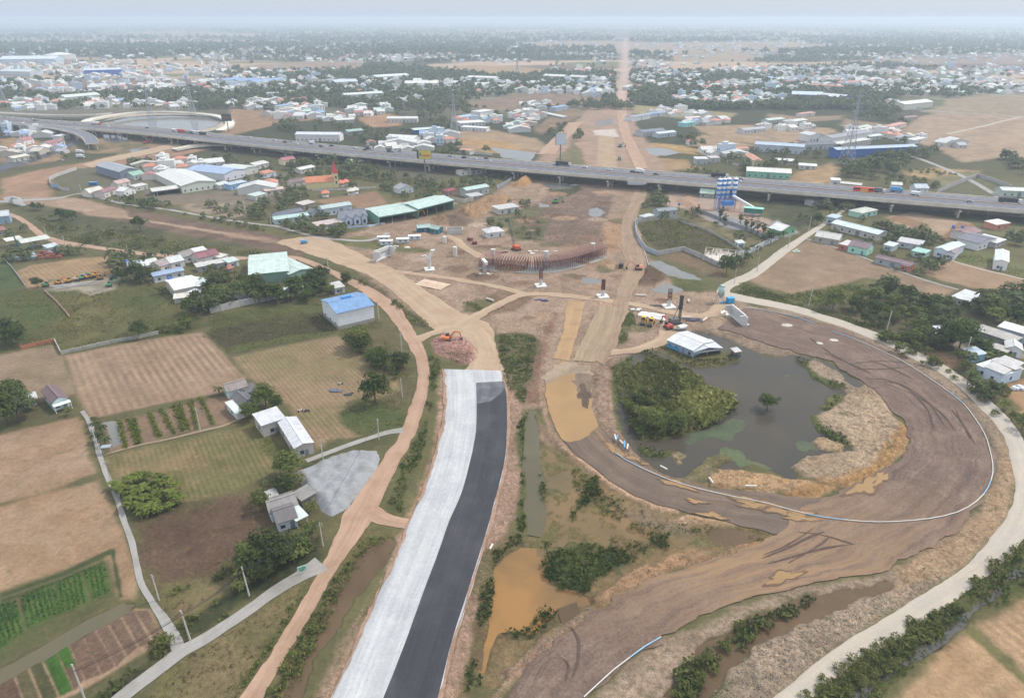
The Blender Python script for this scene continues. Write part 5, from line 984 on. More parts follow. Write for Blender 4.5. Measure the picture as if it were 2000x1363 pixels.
bld('barn', (345,585),(396,574), 17, 4.6, 'g', (224,228,224), (196,188,176), "roadside barn with white roof", 'barn', 2, True, 1.3); bld('shed', (392,577),(419,562), 15, 4.6, 'f', (198,216,206), (120,130,124), "pale green open carport", 'carport', 0, False, front='canopy'); bld('shed', (342,594),(392,588), 5, 2.6, 'f', (216,212,196), (180,176,168), "lean to with cream roof", 'shed', 0)
bld('workshop', (303,553),(361,541), 6, 3.6, 'g', (146,174,214), (206,206,210), "long low blue roofed workshop", 'workshop')
bld('house', (254,535),(280,531), 9, 3.6, 'g', (158,176,192), (120,160,190), "small blue grey house", 'house'); 
for a, b, d, h, t, rc, wc, ds in [((284,531),(312,525),8,3.2,'g',(214,220,212),OW,"pale green roofed house"),((316,532),(340,524),9,3.2,'g',(168,148,146),OW,"brown roofed white house"),((336,526),(362,520),10,3.4,'g',(210,216,218),OW,"white roofed house with skylight"),
 ((362,515),(385,508),9,3.6,'g',(150,142,136),GY,"grey walled house"),((382,505),(406,500),6,3.6,'f',(214,216,212),WH,"white flat roofed house"),((389,520),(430,510),8,4.2,'g',(160,90,100),(206,200,196),"house with maroon roof"),((432,514),(446,508),7,3,'f',(214,208,192),OW,"cream roofed house"),
 ((388,532),(452,520),6,2.8,'f',(202,200,192),(170,170,168),"long low greyish shed"),((440,536),(456,532),4,2.4,'g',(206,98,90),(180,160,150),"tiny red roofed hut"),((448,524),(468,519),6,3,'f',(190,214,204),OW,"mint roofed lean to"),((584,568),(600,560),6,2.6,'g',(150,152,160),(190,190,190),"small grey roofed pavilion"),((598,560),(612,556),5,2.6,'h',(206,100,92),(190,180,170),"small red roofed pavilion"),
 ((383,610),(404,603),5,2.2,'f',(138,110,104),(140,120,110),"brown roofed hut"),((552,580),(596,570),3.5,2.6,'f',(196,216,206),(170,176,172),"narrow shed along the wall"),((655,575),(674,571),7,3,'f',(196,196,192),(180,180,176),"grey flat roofed annex"),
 ((545,432),(594,422),9,3.6,'g',(104,112,128),(206,208,212),"dark slate roofed white house"),((538,439),(604,430),8,3.2,'g',(176,212,204),(190,204,206),"mint and blue roofed house"),((632,423),(688,414),9,5,'g',(176,200,196),(200,208,216),"long pale two storey building"),((593,410),(617,404),8,3.2,'f',(206,190,182),(150,130,120),"patched pink roofed shed"),
 ((622,451),(668,443),9,3,'f',(204,178,168),(216,208,198),"red and cream roofed house"),((610,424),(628,419),6,2.8,'G',(108,112,120),(160,164,168),"small dark gabled shed"),((952,466),(985,462),9,3.4,'h',(206,206,204),(210,212,210),"white house with grey hip roof"),((975,420),(1014,414),10,3.6,'f',(196,192,188),(200,196,188),"low house with stained white roof"),
 ((912,386),(955,378),9,5.2,'g',(178,212,202),(176,178,176),"green roofed two storey house"),((920,392),(944,388),8,2.6,'f',(186,190,188),(160,160,158),"grey walled annex"),((875,384),(894,379),6,3.6,'h',(168,62,74),(150,130,116),"crimson roofed pavilion"),((780,380),(808,376),10,3.6,'G',(160,160,164),(206,212,212),"grey gabled orchard house"),
 ((555,324),(578,320),8,4.4,'g',(196,104,110),(228,216,184),"cream house with red roof"),((512,349),(540,344),8,3.6,'h',(222,134,96),(206,212,216),"orange roofed bungalow"),((588,340),(616,334),9,3.4,'g',(212,212,206),(206,200,190),"white roofed bungalow"),((690,326),(728,319),12,3.6,'g',(212,208,198),(180,172,160),"cream roofed shed"),((500,332),(526,326),12,3.6,'g',(206,204,196),(200,196,188),"cream roofed workshop"),
 ((570,366),(596,362),8,3.4,'g',(140,112,110),(206,196,186),"brown roofed bungalow"),((584,362),(628,357),8,3.0,'f',(214,214,208),(220,216,208),"long white church annex"),((520,382),(556,377),8,3.2,'g',(214,180,160),(206,196,180),"pinkish roofed house"),((500,392),(522,386),8,3,'f',(190,210,196),(196,196,190),"pale mint roofed shed"),((900,344),(950,338),9,3.6,'h',(214,190,176),(220,220,214),"white villa with pinkish hip roof"),
 ((452,372),(484,365),8,4,'f',(176,196,216),(150,186,222),"sky blue painted house"),((430,370),(452,365),8,3,'f',(210,212,206),(200,200,194),"white roofed storage shed"),((262,352),(284,347),10,3.4,'g',(140,196,170),(170,180,176),"teal roofed annex"),((178,387),(206,381),10,3.6,'g',(214,208,196),(220,214,204),"cream roofed bungalow"),((206,387),(232,378),9,4,'g',(166,104,108),(214,206,200),"maroon roofed white house"),
 ((244,384),(266,378),8,3.6,'G',(220,220,218),(226,226,224),"white gabled bungalow"),((266,374),(290,369),7,3.2,'f',(206,206,198),(196,194,186),"low cream roofed house"),((232,368),(256,362),8,3.2,'g',(200,160,150),(206,200,190),"faded red roofed house"),
 ((48,284),(68,280),10,4.5,'g',(196,112,110),(228,226,222),"white villa with red roof"),((98,288),(128,282),12,4,'g',(178,110,108),(226,222,214),"long white house with dark red roof"),((28,318),(60,312),10,3.8,'g',(214,208,184),(190,186,176),"cream roofed barn"),((118,274),(138,270),9,4,'f',(212,214,216),(220,220,218),"flat roofed white villa"),((52,308),(72,303),8,3.4,'f',(120,122,124),(130,130,128),"dark roofed shed"),
 ((-14,440),(22,436),10,5,'g',(196,206,204),(150,170,186),"pale blue walled shed"),((-6,462),(14,458),8,3,'g',(176,100,98),(170,150,140),"faded red roofed hut"),((18,485),(48,479),6,4,'f',(216,214,202),(150,150,144),"cream scrapyard canopy"),((48,492),(102,482),7,5,'f',(206,212,198),(150,160,152),"long scrapyard canopy"),((96,495),(118,490),6,3,'f',(190,210,212),(176,184,184),"pale blue scrapyard office"),
 ((816,455),(842,453),5,3,'g',(168,198,184),(48,98,122),"teal walled site office"),((840,455),(856,458),5,3,'g',(160,190,180),(60,120,130),"short teal site hut")]:
    bld('house' if 'house' in ds or 'villa' in ds or 'bungalow' in ds else 'shed', a, b, d, h, t, rc, wc, ds, 'house' if ('house' in ds or 'villa' in ds or 'bungalow' in ds) else 'shed', front='canopy' if 'canopy' in ds else 'wall')
bld('warehouse', (237,352),(274,346),(193,338), 6.5, 'G', (156,166,174), (128,134,150), "steel grey gabled warehouse", 'warehouse', 1, True, 2.0); bld('warehouse', (357,378),(424,368),(311,352), 5.6, 'G', (212,216,208), (206,212,196), "cream walled warehouse with six slit windows", 'warehouse', 6, False, 2.0)
bld('warehouse', (440,355),(480,345),(386,341), 6, 'G', (150,182,222), (206,208,216), "white warehouse with pale blue roof", 'warehouse', 3, False, 1.8); bld('warehouse', (470,346),(505,337), 26, 5, 'G', (206,216,204), (196,198,190), "cream green roofed hall", 'warehouse', 2, False, 1.4)
bld('shed', (300,384),(352,377), 11, 3.6, 'g', (208,208,196), (120,120,112), "open fronted cream roofed shed", 'shed', 0, False, front='open'); bld('warehouse', (400,330),(440,326), 20, 4.5, 'g', (212,212,206), (200,204,204), "white roofed factory hall", 'warehouse', 3)
bld('shed', (742,440),(816,427),(729,421), 5.4, 'g', (182,212,200), (112,158,138), "left open green roofed shed", 'shed', 0, False, 1.6, front='open', skip="twin green roofed sheds"); bld('shed', (818,427),(886,409),(806,411), 6.4, 'g', (180,214,202), (122,166,146), "right green roofed shed with walled end", 'shed', 0, False, 1.7, front='open', skip="twin green roofed sheds")
# right side
for a, b, d, h, t, rc, wc, ds in [((1622,448),(1712,471),10,4,'g',(206,226,226),(196,190,182),"long white roofed workshop"),((1612,436),(1630,440),7,4.4,'f',(186,208,218),(176,196,206),"pale blue annex"),((1590,472),(1636,480),9,3.4,'g',(212,210,200),(176,170,160),"cream roofed long house"),((1637,487),(1657,492),9,3.2,'f',(214,206,200),(196,110,90),"brick walled white roofed house"),
 ((1655,492),(1692,500),9,4,'g',(146,118,122),(172,222,202),"mint green walled house"),((1708,514),(1776,530),6,3.2,'g',(138,106,112),(168,176,178),"long house with maroon roof"),((1758,527),(1772,531),6,2.8,'f',(150,120,118),(212,120,92),"brick red hut"),((1724,488),(1742,492),7,3,'f',(204,212,220),(190,200,206),"small white blue hut"),((1750,482),(1796,490),9,3.2,'f',(198,196,196),(180,184,190),"patchy white roofed shed"),((1778,500),(1804,506),7,3,'f',(150,212,196),(176,196,190),"turquoise roofed hut"),
 ((1822,500),(1846,506),20,4.6,'G',(196,220,226),(206,220,232),"pale blue roofed row house"),((1846,506),(1862,509),20,4,'G',(150,124,128),(208,214,222),"purple roofed row house"),((1888,472),(1914,464),10,4,'g',(150,104,106),(222,220,216),"white house with maroon roof panel"),((1908,490),(1942,480),12,4.4,'G',(118,120,136),(226,226,226),"white house with slate cross gable"),((1943,485),(1962,478),12,3,'f',(220,222,222),(180,180,176),"white roofed annex"),
 ((1938,526),(1964,530),22,5,'G',(212,228,222),(228,228,226),"long white house with mint roof"),((1943,450),(1970,446),8,3.4,'f',(224,222,212),(206,140,120),"small white roofed house"),((1680,427),(1712,420),9,3.6,'h',(200,206,186),(176,216,200),"mint walled cottage"),((1585,403),(1606,398),6,3,'f',(204,204,204),(170,170,170),"grey cabin"),((1524,463),(1552,456),9,3.6,'G',(226,226,222),(120,180,140),"white roofed shed with green front"),
 ((1888,600),(1914,586),7,2.8,'f',(206,212,212),(190,190,188),"grey tin roofed shack"),((1838,660),(1858,657),5,2.6,'f',(222,220,220),(150,130,120),"little white roofed hut"),((1830,672),(1846,670),4,2.4,'f',(166,210,232),(160,180,196),"little blue roofed hut"),((1896,658),(1972,684),7,3.6,'f',(176,170,160),(134,134,136),"long dark grey walled row house"),((1908,682),(1962,700),4,2.6,'f',(186,178,166),(150,148,146),"low porch row with tan roof"),
 ((1960,694),(1992,700),7,3.4,'G',(212,212,210),(226,226,226),"white porch house with pillars"),((1945,655),(2030,680),7,4,'f',(220,226,226),(176,184,196),"long white roofed row house"),((1434,699),(1445,697),2.5,2.4,'f',(196,192,184),(120,104,92),"tiny privy hut at water edge"),((1287,424),(1322,420),8,3.6,'g',(138,146,152),(176,184,190),"slate roofed yard house"),((1258,432),(1278,428),5,2.6,'h',(196,208,204),(190,196,196),"small white garden pavilion"),
 ((1441,484),(1454,483),4,2.6,'f',(206,218,216),(206,216,216),"tiny white guard hut"),((1555,592),(1,1),4,2,'f',WH,WH,None),((1366,386),(1394,388),9,3.4,'g',(176,206,186),(150,160,150),"mint roofed plant shed")]:
    if ds: bld('house' if 'house' in ds or 'cottage' in ds else ('workshop' if 'workshop' in ds else 'shed'), a, b, d, h, t, rc, wc, ds, 'house' if ('house' in ds or 'cottage' in ds) else ('workshop' if 'workshop' in ds else 'shed'), skip="long white roofed workshop" if 'workshop' in ds else None)
o = bld('house', (1903,730),(1952,752), 11, 3.8, 'f', (218,228,228), (206,222,236), "blue walled house with white canopy", 'house', 2); 
q = MB(); q.box(-4, .5, 4.9, 5, 5, 5.1); q.build('upper_roof', ROOF((196,192,190)), o)
bld('house', (1952,752),(1990,730), 6, 4.6, 'f', (196,194,190), (214,226,240), "blue white gable end house", 'house', 3); bld('shed', (1898,708),(1922,704), 5, 3, 'f', (190,216,232), (150,196,220), "sky blue lean to", 'shed', 0)
o = bld('shack', (1302,678),(1352,699), 13, 3.2, 'g', (214,216,220), (150,172,190), "pond shack with long tin roof", 'shack', 4, True, 1.2); bld('shack', (1354,700),(1408,692), 8, 2.8, 'G', (204,208,214), (176,182,184), "open fronted tin shack", 'shack', 0, False, 1.0, front='open')
q = MB(); q.box(-6, -6.58, .4, 0, -6.52, 1.6); q.build('blue_panel', M((60,150,205)), o)
# the gabled villa
o = bld('villa', (668,441),(718,435), 11, 4.6, 'g', (124,130,146), (214,224,236), "big grey roofed villa with front gables", 'villa', 5, True, 3.6)
for cx, wd in ((-4.4, 3.2), (1.4, 4.0), (6.0, 3.0)):
    q = MB(); hw_ = wd/2; q.add([(cx-hw_,-7.6,0),(cx+hw_,-7.6,0),(cx+hw_,-7.6,4.4),(cx,-7.6,6.2),(cx-hw_,-7.6,4.4),(cx-hw_,-5.5,0),(cx+hw_,-5.5,0),(cx+hw_,-5.5,4.4),(cx,-5.5,6.2),(cx-hw_,-5.5,4.4)], [(0,1,2,3,4),(0,4,9,5),(1,6,7,2)]); bay = q.build('bay', M((206,218,232)), o)
    q = MB()
    for s in (-1, 1): q.add([(cx,-8,6.35),(cx+s*(hw_+.4),-8,4.25),(cx+s*(hw_+.4),-2,4.25),(cx,0,6.35)], [(0,1,2,3)])
    q.build('bay_roof', ROOF((124,130,146)), bay); q = MB(); q.box(cx-.8, -7.66, .6, cx+.8, -7.6, 3.2); q.build('window', GLASS, bay)
# the church
g = G(632, 366); o = empty('church', g, math.radians(20)); item(o, "yellow twin spired church with orange nave roof", 'church', None, "twin spired church"); AVOID.append((g.x, g.y, 14))
q = MB(); q.box(-13, -4.5, 0, 8, 4.5, 5.5); q.build('nave', M((226,212,160)), o)
q = MB()
for s in (-1, 1): q.add([(-13.5,0,9),(8,0,9),(8,s*5.2,5.3),(-13.5,s*5.2,5.3)], [(0,1,2,3) if s < 0 else (3,2,1,0)])
q.face([(-13,-4.5,5.5),(-13,4.5,5.5),(-13,0,8.8)]); q.build('roof', ROOF((206,132,98)), o)
for s in (-1, 1):
    q = MB(); q.box(8.1, s*3.2-1.7, 0, 11.5, s*3.2+1.7, 11); tw = q.build('bell_tower', M((228,214,160)), o); q = MB(); c0 = (9.8, s*3.2, 19)
    for i in range(4):
        cs = [(7.9,s*3.2-1.9),(11.7,s*3.2-1.9),(11.7,s*3.2+1.9),(7.9,s*3.2+1.9)]; a, b = cs[i], cs[(i+1)%4]; q.face([(a[0],a[1],11.05),(b[0],b[1],11.05),c0])
    q.bar((9.8,s*3.2,18.8),(9.8,s*3.2,20.4),.14); q.bar((9.8,s*3.2-.5,19.9),(9.8,s*3.2+.5,19.9),.14); q.build('spire', M((196,60,74), .5), tw)
    for z in (3, 7): q = MB(); q.box(9.2, s*3.2-1.76, z, 10.4, s*3.2-1.7, z+2); q.build('window', GLASS, tw)
for u, v, c in [(636,384,(206,126,100)),(666,364,(214,124,112)),(676,362,(214,124,112)),(686,380,(200,196,186)),(694,378,(200,196,186))]:
    g = G(u, v); o = empty('pavilion', g, .3); q = MB(); q.box(-2.4,-2.4,0,2.4,2.4,.3); q.build('floor_slab', M(WH), o)
    for a in (-2, 2):
        for b in (-2, 2): q = MB(); q.box(a-.15,b-.15,.3,a+.15,b+.15,3); q.build('post', M(WH), o)
    q = MB()
    for i in range(4):
        cs = [(-3,-3),(3,-3),(3,3),(-3,3)]; a, b = cs[i], cs[(i+1)%4]; q.face([(a[0],a[1],3),(b[0],b[1],3),(0,0,5.2)])
    q.build('roof', M(c), o); item(o, ("orange tiered" if v == 384 else "red peaked" if u < 680 else "grey")+" roofed garden pavilion", 'pavilion', 'church yard pavilions')
# ---- beyond the expressway, told apart by eye
for a, b, d, h, t, rc, wc, ds in [((578,276),(664,277),14,7,'g',(206,214,228),(228,226,224),"big white factory with pale roof"),((675,198),(750,193),18,9,'g',(212,218,212),(206,214,204),"pale green walled factory"),((1473,296),(1568,302),14,7,'g',(172,196,220),(190,198,208),"pale blue roofed warehouse"),((1631,310),(1787,303),11,8,'g',(172,196,220),(58,98,178),"long blue walled factory"),
 ((1580,278),(1606,276),16,7,'G',(206,208,206),(230,228,224),"white gabled hall"),((1622,286),(1700,273),15,8,'g',(150,152,160),(228,226,222),"tall white walled hall"),((1636,292),(1700,282),9,5,'f',(216,212,200),(196,190,180),"cream roofed lean to hall"),((1572,294),(1632,291),13,5,'g',(108,112,124),(186,188,192),"dark roofed warehouse"),((1457,346),(1543,351),16,5,'g',(224,222,208),(140,196,174),"mint walled roadside warehouse"),
 ((1765,216),(1820,210),22,8,'g',(222,220,208),(216,214,200),"white hangar among fields"),((1358,322),(1382,322),9,5,'f',(206,208,206),(176,180,180),"unfinished grey villa"),((1388,318),(1406,317),8,4,'f',(196,192,186),(186,186,180),"flat roofed cream house"),((1255,268),(1300,264),14,5,'g',(118,126,146),(190,190,190),"slate blue roofed hall"),((1245,265),(1275,264),8,4,'f',(200,204,200),(140,190,170),"green fronted shed"),((1285,270),(1320,266),10,4.4,'g',(196,214,220),(196,204,206),"pale blue roofed shed"),
 ((1235,238),(1270,232),12,5,'g',(150,156,170),(226,226,226),"white hall with grey roof"),((1268,230),(1298,227),10,4.5,'h',(128,164,206),(206,214,220),"blue hip roofed villa"),((1086,218),(1110,214),12,5,'h',(126,166,206),(176,190,206),"square villa with blue hip roof"),((1336,249),(1358,246),10,4.5,'f',(140,212,206),(150,214,210),"turquoise house"),((1340,238),(1368,236),9,4,'g',(226,196,196),(224,216,212),"pink roofed white villa"),((1453,262),(1495,258),12,4,'g',(170,176,180),(206,206,206),"grey roofed farm hall"),
 ((1500,242),(1532,239),12,4,'g',(196,210,196),(200,206,196),"pale green roofed farm hall"),((1535,246),(1576,241),12,4,'g',(206,214,200),(196,200,190),"cream green roofed farm hall"),((1454,292),(1500,1),1,1,'f',WH,WH,None),((1436,300),(1462,298),8,4,'g',(222,136,104),(226,214,196),"orange roofed villa"),((1452,312),(1470,325),8,5,'g',(222,140,100),(226,214,180),"orange roofed cream villa"),((1346,284),(1361,283),7,4,'h',(226,110,86),(226,220,210),"small red roofed villa"),
 ((1758,238),(1792,234),9,4,'g',(164,112,116),(190,176,170),"maroon roofed open barn"),((1740,255),(1770,248),10,4.4,'h',(226,146,120),(226,214,206),"orange hip roofed farmhouse"),((1674,258),(1700,253),9,4,'g',(182,208,188),(200,206,196),"mint roofed cottage"),((1697,275),(1722,272),9,4,'g',(206,222,206),(190,200,190),"pale mint shed"),((1785,282),(1806,277),8,4,'f',(226,226,222),(220,220,216),"flat white farmhouse"),((1565,229),(1592,226),9,4,'h',(226,150,130),(222,214,206),"red roofed villa near factory"),
 ((1955,384),(2010,386),11,4.5,'g',(214,220,212),(190,206,192),"pale green roadside hall"),((1787,377),(1812,377),9,3.6,'g',(176,190,208),(214,218,222),"small grey blue gabled shed"),((1740,371),(1760,372),6,4,'g',(220,218,208),(206,200,190),"cream shed beside parapet"),((1622,362),(1640,363),7,4,'f',(226,226,224),(216,216,214),"white cabin beside parapet"),((1640,366),(1680,370),7,3,'f',(206,200,190),(170,160,150),"long patched roof shed"),((1515,320),(1550,322),10,3,'f',(222,222,220),(200,200,198),"low white roofed workshop"),((1560,330),(1594,332),10,3,'f',(222,222,220),(204,202,198),"white plastic covered nursery"),
 ((895,300),(918,303),8,4,'h',(230,150,110),(216,214,206),"orange roofed canal house"),((752,316),(1,1),1,1,'f',WH,WH,None),((810,262),(866,258),14,4,'f',(198,214,206),(60,110,170),"pale roof hall with blue wall"),((756,275),(810,278),14,4,'g',(222,222,218),(212,212,208),"white sawtooth roofed works"),((680,265),(710,262),12,4,'g',(150,190,176),(150,150,146),"teal roofed shed"),((652,242),(692,240),12,4,'g',(214,212,202),(190,186,178),"cream roofed farm shed"),((756,240),(815,240),14,5,'g',(214,214,206),(200,200,196),"pale roofed farm hall"),((546,218),(574,214),10,7,'h',(130,170,220),(216,216,206),"cream villa with blue roof"),
 ((574,202),(600,199),9,6,'g',(216,110,130),(216,216,210),"villa with pink red roof"),((522,196),(543,196),8,11,'f',(206,206,206),(218,220,224),"tall narrow white building"),((1050,222),(1098,232),8,2,'f',(206,208,206),(190,190,188),"flat white factory yard shed"),((900,248),(948,245),18,4,'f',(226,224,214),(216,214,210),"white flat roofed works"),((938,232),(965,228),16,8,'f',(216,216,214),(212,212,210),"two storey white works"),((902,236),(925,232),12,4,'g',(160,190,210),(206,208,206),"blue roofed works shed"),((900,255),(950,258),10,4,'f',(226,226,224),(214,216,214),"low white canal works"),
 ((500,172),(556,166),24,10,'g',(120,166,220),(206,208,212),"far blue hangar nearest right"),((470,170),(510,166),24,10,'g',(116,160,216),(200,204,208),"far blue hangar in the middle"),((442,168),(476,164),22,10,'g',(120,164,216),(196,200,206),"far blue hangar on the left"),((166,149),(238,147),26,12,'g',(196,212,232),(50,96,190),"far hall with bright blue walls"),((0,125),(110,124),60,12,'g',(206,222,236),(190,206,220),"very long far pale shed"),((105,118),(150,116),60,14,'h',(226,226,224),(216,214,210),"far domed white hall"),((0,148),(60,150),30,10,'g',(196,216,220),(190,200,206),"far mint roofed hall"),
 ((1545,196),(1605,198),30,9,'g',(190,210,228),(50,84,160),"blue walled factory with white roof"),((1600,196),(1645,200),26,7,'g',(214,214,222),(60,96,170),"white and blue factory wing"),((1573,192),(1604,194),10,9,'f',(226,220,204),(226,222,196),"cream block in front of blue factory"),((1580,176),(1648,180),12,9,'g',(226,128,104),(214,196,190),"long school with red roof"),((1652,172),(1680,168),14,9,'h',(222,120,100),(206,190,184),"red roofed school wing"),((1190,156),(1,1),1,1,'f',WH,WH,None),((1110,158),(1142,160),24,8,'g',(206,206,206),(120,160,140),"green walled far hall"),
 ((1060,156),(1100,158),24,8,'g',(222,220,212),(206,204,198),"far cream hall by town"),((912,160),(968,162),20,9,'g',(226,226,222),(206,206,202),"far white hall with pale roof"),((735,160),(800,156),26,9,'g',(214,226,222),(196,206,200),"far pale teal hall"),((790,172),(855,172),30,8,'g',(226,222,208),(216,212,200),"far cream double hall"),((655,172),(700,170),30,10,'g',(190,210,222),(220,220,220),"far hall with blue tinted roof"),((130,200),(198,194),24,7,'g',(206,218,206),(190,200,190),"long pale hall by the bypass"),((258,138),(1,1),1,1,'f',WH,WH,None)]:
    if ds: bld('warehouse' if any(k in ds for k in ('hall','factory','works','hangar')) else 'house', a, b, d, h, t, rc, wc, ds, 'factory' if any(k in ds for k in ('factory','works')) else ('hall' if any(k in ds for k in ('hall','hangar','warehouse')) else 'house'), side=False, nw=6 if 'school' in ds else None, skip={"long blue walled factory":"long blue walled factory","white hangar among fields":"white hangar among fields"}.get(ds))
# ---- town houses: prototypes copied
def town_proto(i, w, d, h, t, rc, wc):
    mu = sum(rc)/3; rc = tuple(int(.75*q+.25*mu) for q in rc); mb = MB(); hw, hd = w/2, d/2; mb.box(-hw, -hd, 0, hw, hd, h, 0, False); r = w*.22
    if t == 'g':
        for s in (-1, 1): mb.face([(-hw-.3,0,h+r),(hw+.3,0,h+r),(hw+.3,s*(hd+.4),h-.1),(-hw-.3,s*(hd+.4),h-.1)], 1)
        mb.face([(-hw,-hd,h),(-hw,hd,h),(-hw,0,h+r)]); mb.face([(hw,-hd,h),(hw,hd,h),(hw,0,h+r)])
    elif t == 'h': mb.add([(-hw-.4,-hd-.4,h+.02),(hw+.4,-hd-.4,h+.02),(hw+.4,hd+.4,h+.02),(-hw-.4,hd+.4,h+.02),(-hw*.3,0,h+r),(hw*.3,0,h+r)], [(0,1,5,4),(1,2,5),(2,3,4,5),(3,0,4)], 1)
    else: mb.box(-hw-.2, -hd-.2, h+.01, hw+.2, hd+.2, h+.25, 1); mb.box(-hw*.5, 0, h+.25, hw*.3, hd*.6, h+2, 0)
    for s in (-1, 1):
        for k in range(2):
            for z in ([1.0] if h < 5 else [1.0, 4.0]): mb.box((k-.5)*w*.5-.6, s*hd-(.04 if s < 0 else 0), z, (k-.5)*w*.5+.6, s*hd+(.04 if s > 0 else 0), z+1.3, 2)
    return mb.build('town_house', [M(wc), ROOF(rc), GLASS])
TP = [("white flat roofed town house", town_proto(0,8,12,6.5,'f',(212,212,206),(232,232,228))), ("white roofed bungalow", town_proto(1,9,11,3.5,'g',(216,214,206),(230,226,220))), ("orange tiled house", town_proto(2,9,10,4,'h',(224,134,104),(226,220,210))),
 ("dull red roofed house", town_proto(3,9,11,3.8,'g',(190,112,106),(214,206,198))), ("grey tin roofed house", town_proto(4,9,12,3.4,'g',(168,172,176),(196,194,190))), ("blue roofed house", town_proto(5,9,12,4.2,'g',(140,172,214),(212,216,220))), ("long pale tin shed", town_proto(6,12,22,4,'g',(204,208,204),(206,206,202))),
 ("cream low shed", town_proto(7,8,16,3.2,'g',(200,190,172),(190,180,166))), ("tall pale blue town house", town_proto(8,6,12,8.5,'f',(196,202,206),(196,212,226))), ("mint tin roofed house", town_proto(9,9,14,3.4,'g',(176,212,196),(196,206,196)))]
TW = [20,26,8,5,12,4,12,10,4,4]; TU = set(); TQ = []
def town(cx, cy, rx, ry, n, w=None):
    for k in range(int(n*1.5)):
        for t in range(12):
            a = random.uniform(0, 6.28); r = math.sqrt(random.random()); u, v = cx+rx*r*math.cos(a), cy+ry*r*math.sin(a)
            if v < 60: continue
            g = G(u, v)
            if all((g.x-a_)**2+(g.y-b_)**2 > (c_+5)**2 for a_, b_, c_ in AVOID) and not (abs(u-1216) < 20 and v < 330): break
        else: continue
        AVOID.append((g.x, g.y, 7)); TQ.append((g.y, g.x, random.choices(range(10), w or TW)[0]))
for a in [(340,330,62,16,16),(300,352,20,8,4),(520,372,22,8,4),(690,335,1,1,0),(60,262,50,8,7),(40,300,40,8,5),(110,296,30,6,4),(60,208,64,9,22),(200,205,90,8,20),(330,208,50,6,8),(500,206,60,9,14),(600,214,50,9,12),(560,228,40,5,8),(650,232,40,7,8),(720,218,40,9,10),(800,200,30,6,4),(780,288,60,10,14),(850,275,40,8,8),(930,238,40,9,10),
 (1030,230,34,10,14),(1050,210,34,6,9),(1010,250,24,9,8),(1420,196,110,12,62),(1500,170,120,12,50),(1400,172,60,8,16),(1650,165,110,10,40),(1330,224,60,6,10),(1380,240,50,6,8),(1420,300,50,7,7),(1540,250,50,6,6),(1700,262,50,8,8),(1770,272,30,6,5),(1620,345,10,4,0),(1860,285,30,5,3),(1880,172,110,8,18),(1720,205,60,6,8),(1180,182,60,9,22),(1160,165,80,6,16),(1000,168,70,6,14),(860,168,40,5,8),(620,165,60,8,12),
 (560,150,90,7,14),(300,132,160,9,34),(200,150,90,7,16),(90,140,80,8,14),(480,112,140,7,26),(700,118,110,6,14),(850,112,110,6,16),(950,120,80,5,10),(1120,140,60,5,10),(1260,130,60,6,10),(1330,150,70,6,14),(1500,140,110,6,20),(1720,140,120,7,20),(1850,150,100,6,14),(1950,160,60,5,8),(1650,110,150,6,14),(1400,90,200,6,14),(1000,100,150,6,12),(600,95,250,6,16),(200,110,180,6,16),(1800,90,150,6,10),(1050,290,10,5,0)]: town(*a)
TQ.sort(); print('TOWN', len(TQ))
for k in range(3200):
    v = 62+125*random.random()**1.1; u = random.uniform(-80, 2080); g = G(u, v); cl = fbm(np.array([g.x]), np.array([g.y]), 420, 3, 301)[0]
    if g.y > 1150 and cl > -.02 and abs(u-1216) > 16 and v < 185: TQ.append((g.y, g.x, random.choices(range(10), TW)[0]))
FH = MB()
for i, (y, x, k) in enumerate(TQ):
    rot = random.choice([0, 1.57])+random.gauss(.25, .18); s = random.uniform(.85, 1.25)*(1 if y < 1300 else 1.15); ds, p = TP[k]
    if i < 290:
        if k not in TU: TU.add(k); o = p
        else: o = p.copy(); COL.objects.link(o)
        o.location = (x, y, 0); o.rotation_euler = (0, 0, rot); o.scale = (s, s*random.uniform(.8, 1.2), s); item(o, ds, 'house', 'houses spread through the villages')
    else:
        me = p.data; mt = Matrix.Translation((x, y, 0)) @ Matrix.Rotation(rot, 4, 'Z') @ Matrix.Diagonal((s, s, s*1.1, 1)); n0 = len(FH.v)
        FH.v += [(mt @ q.co)[:] for q in me.vertices]; FH.f += [tuple(n0+j for j in f.vertices) for f in me.polygons]; FH.m += [k*3+f.material_index for f in me.polygons]
fm = []
for ds, p in TP: fm += list(p.data.materials)
tag(FH.build('distant_houses', fm), None, None, None, 'stuff')
for i, (ds, p) in enumerate(TP):
    if i not in TU: bpy.data.objects.remove(p)
# ------------------------------------------------------------------ elevated expressway
ZD = 8.6
def edge(pts): return crom(np.array([G(u, v, ZD+.9).to_2d()[:] for u, v in pts]), 12)
NE = [(-700,170),(-300,206),(0,240),(250,258),(500,285),(750,309),(1000,331),(1250,351),(1500,370),(1750,391),(2000,411),(2300,436),(2700,470)]
FE = [(-700,160),(-300,194),(0,225),(250,243),(500,267),(750,290),(1000,310),(1250,330),(1500,349),(1750,370),(2000,388),(2300,411),(2700,442)]
ne, fe_ = edge(NE), edge(FE)
ctr = (ne+fe_)/2; HWID = np.median(np.linalg.norm(ne-fe_, axis=1)); print('DECKW', HWID)
s_ = np.r_[0, np.cumsum(np.linalg.norm(np.diff(ctr, axis=0), axis=1))]; tt = np.arange(0, s_[-1], 8.0)
cx_ = np.interp(tt, s_, ctr[:, 0]); cy_ = np.interp(tt, s_, ctr[:, 1])
for _ in range(30): cx_[1:-1] = (cx_[:-2]+cx_[1:-1]+cx_[2:])/3; cy_[1:-1] = (cy_[:-2]+cy_[1:-1]+cy_[2:])/3
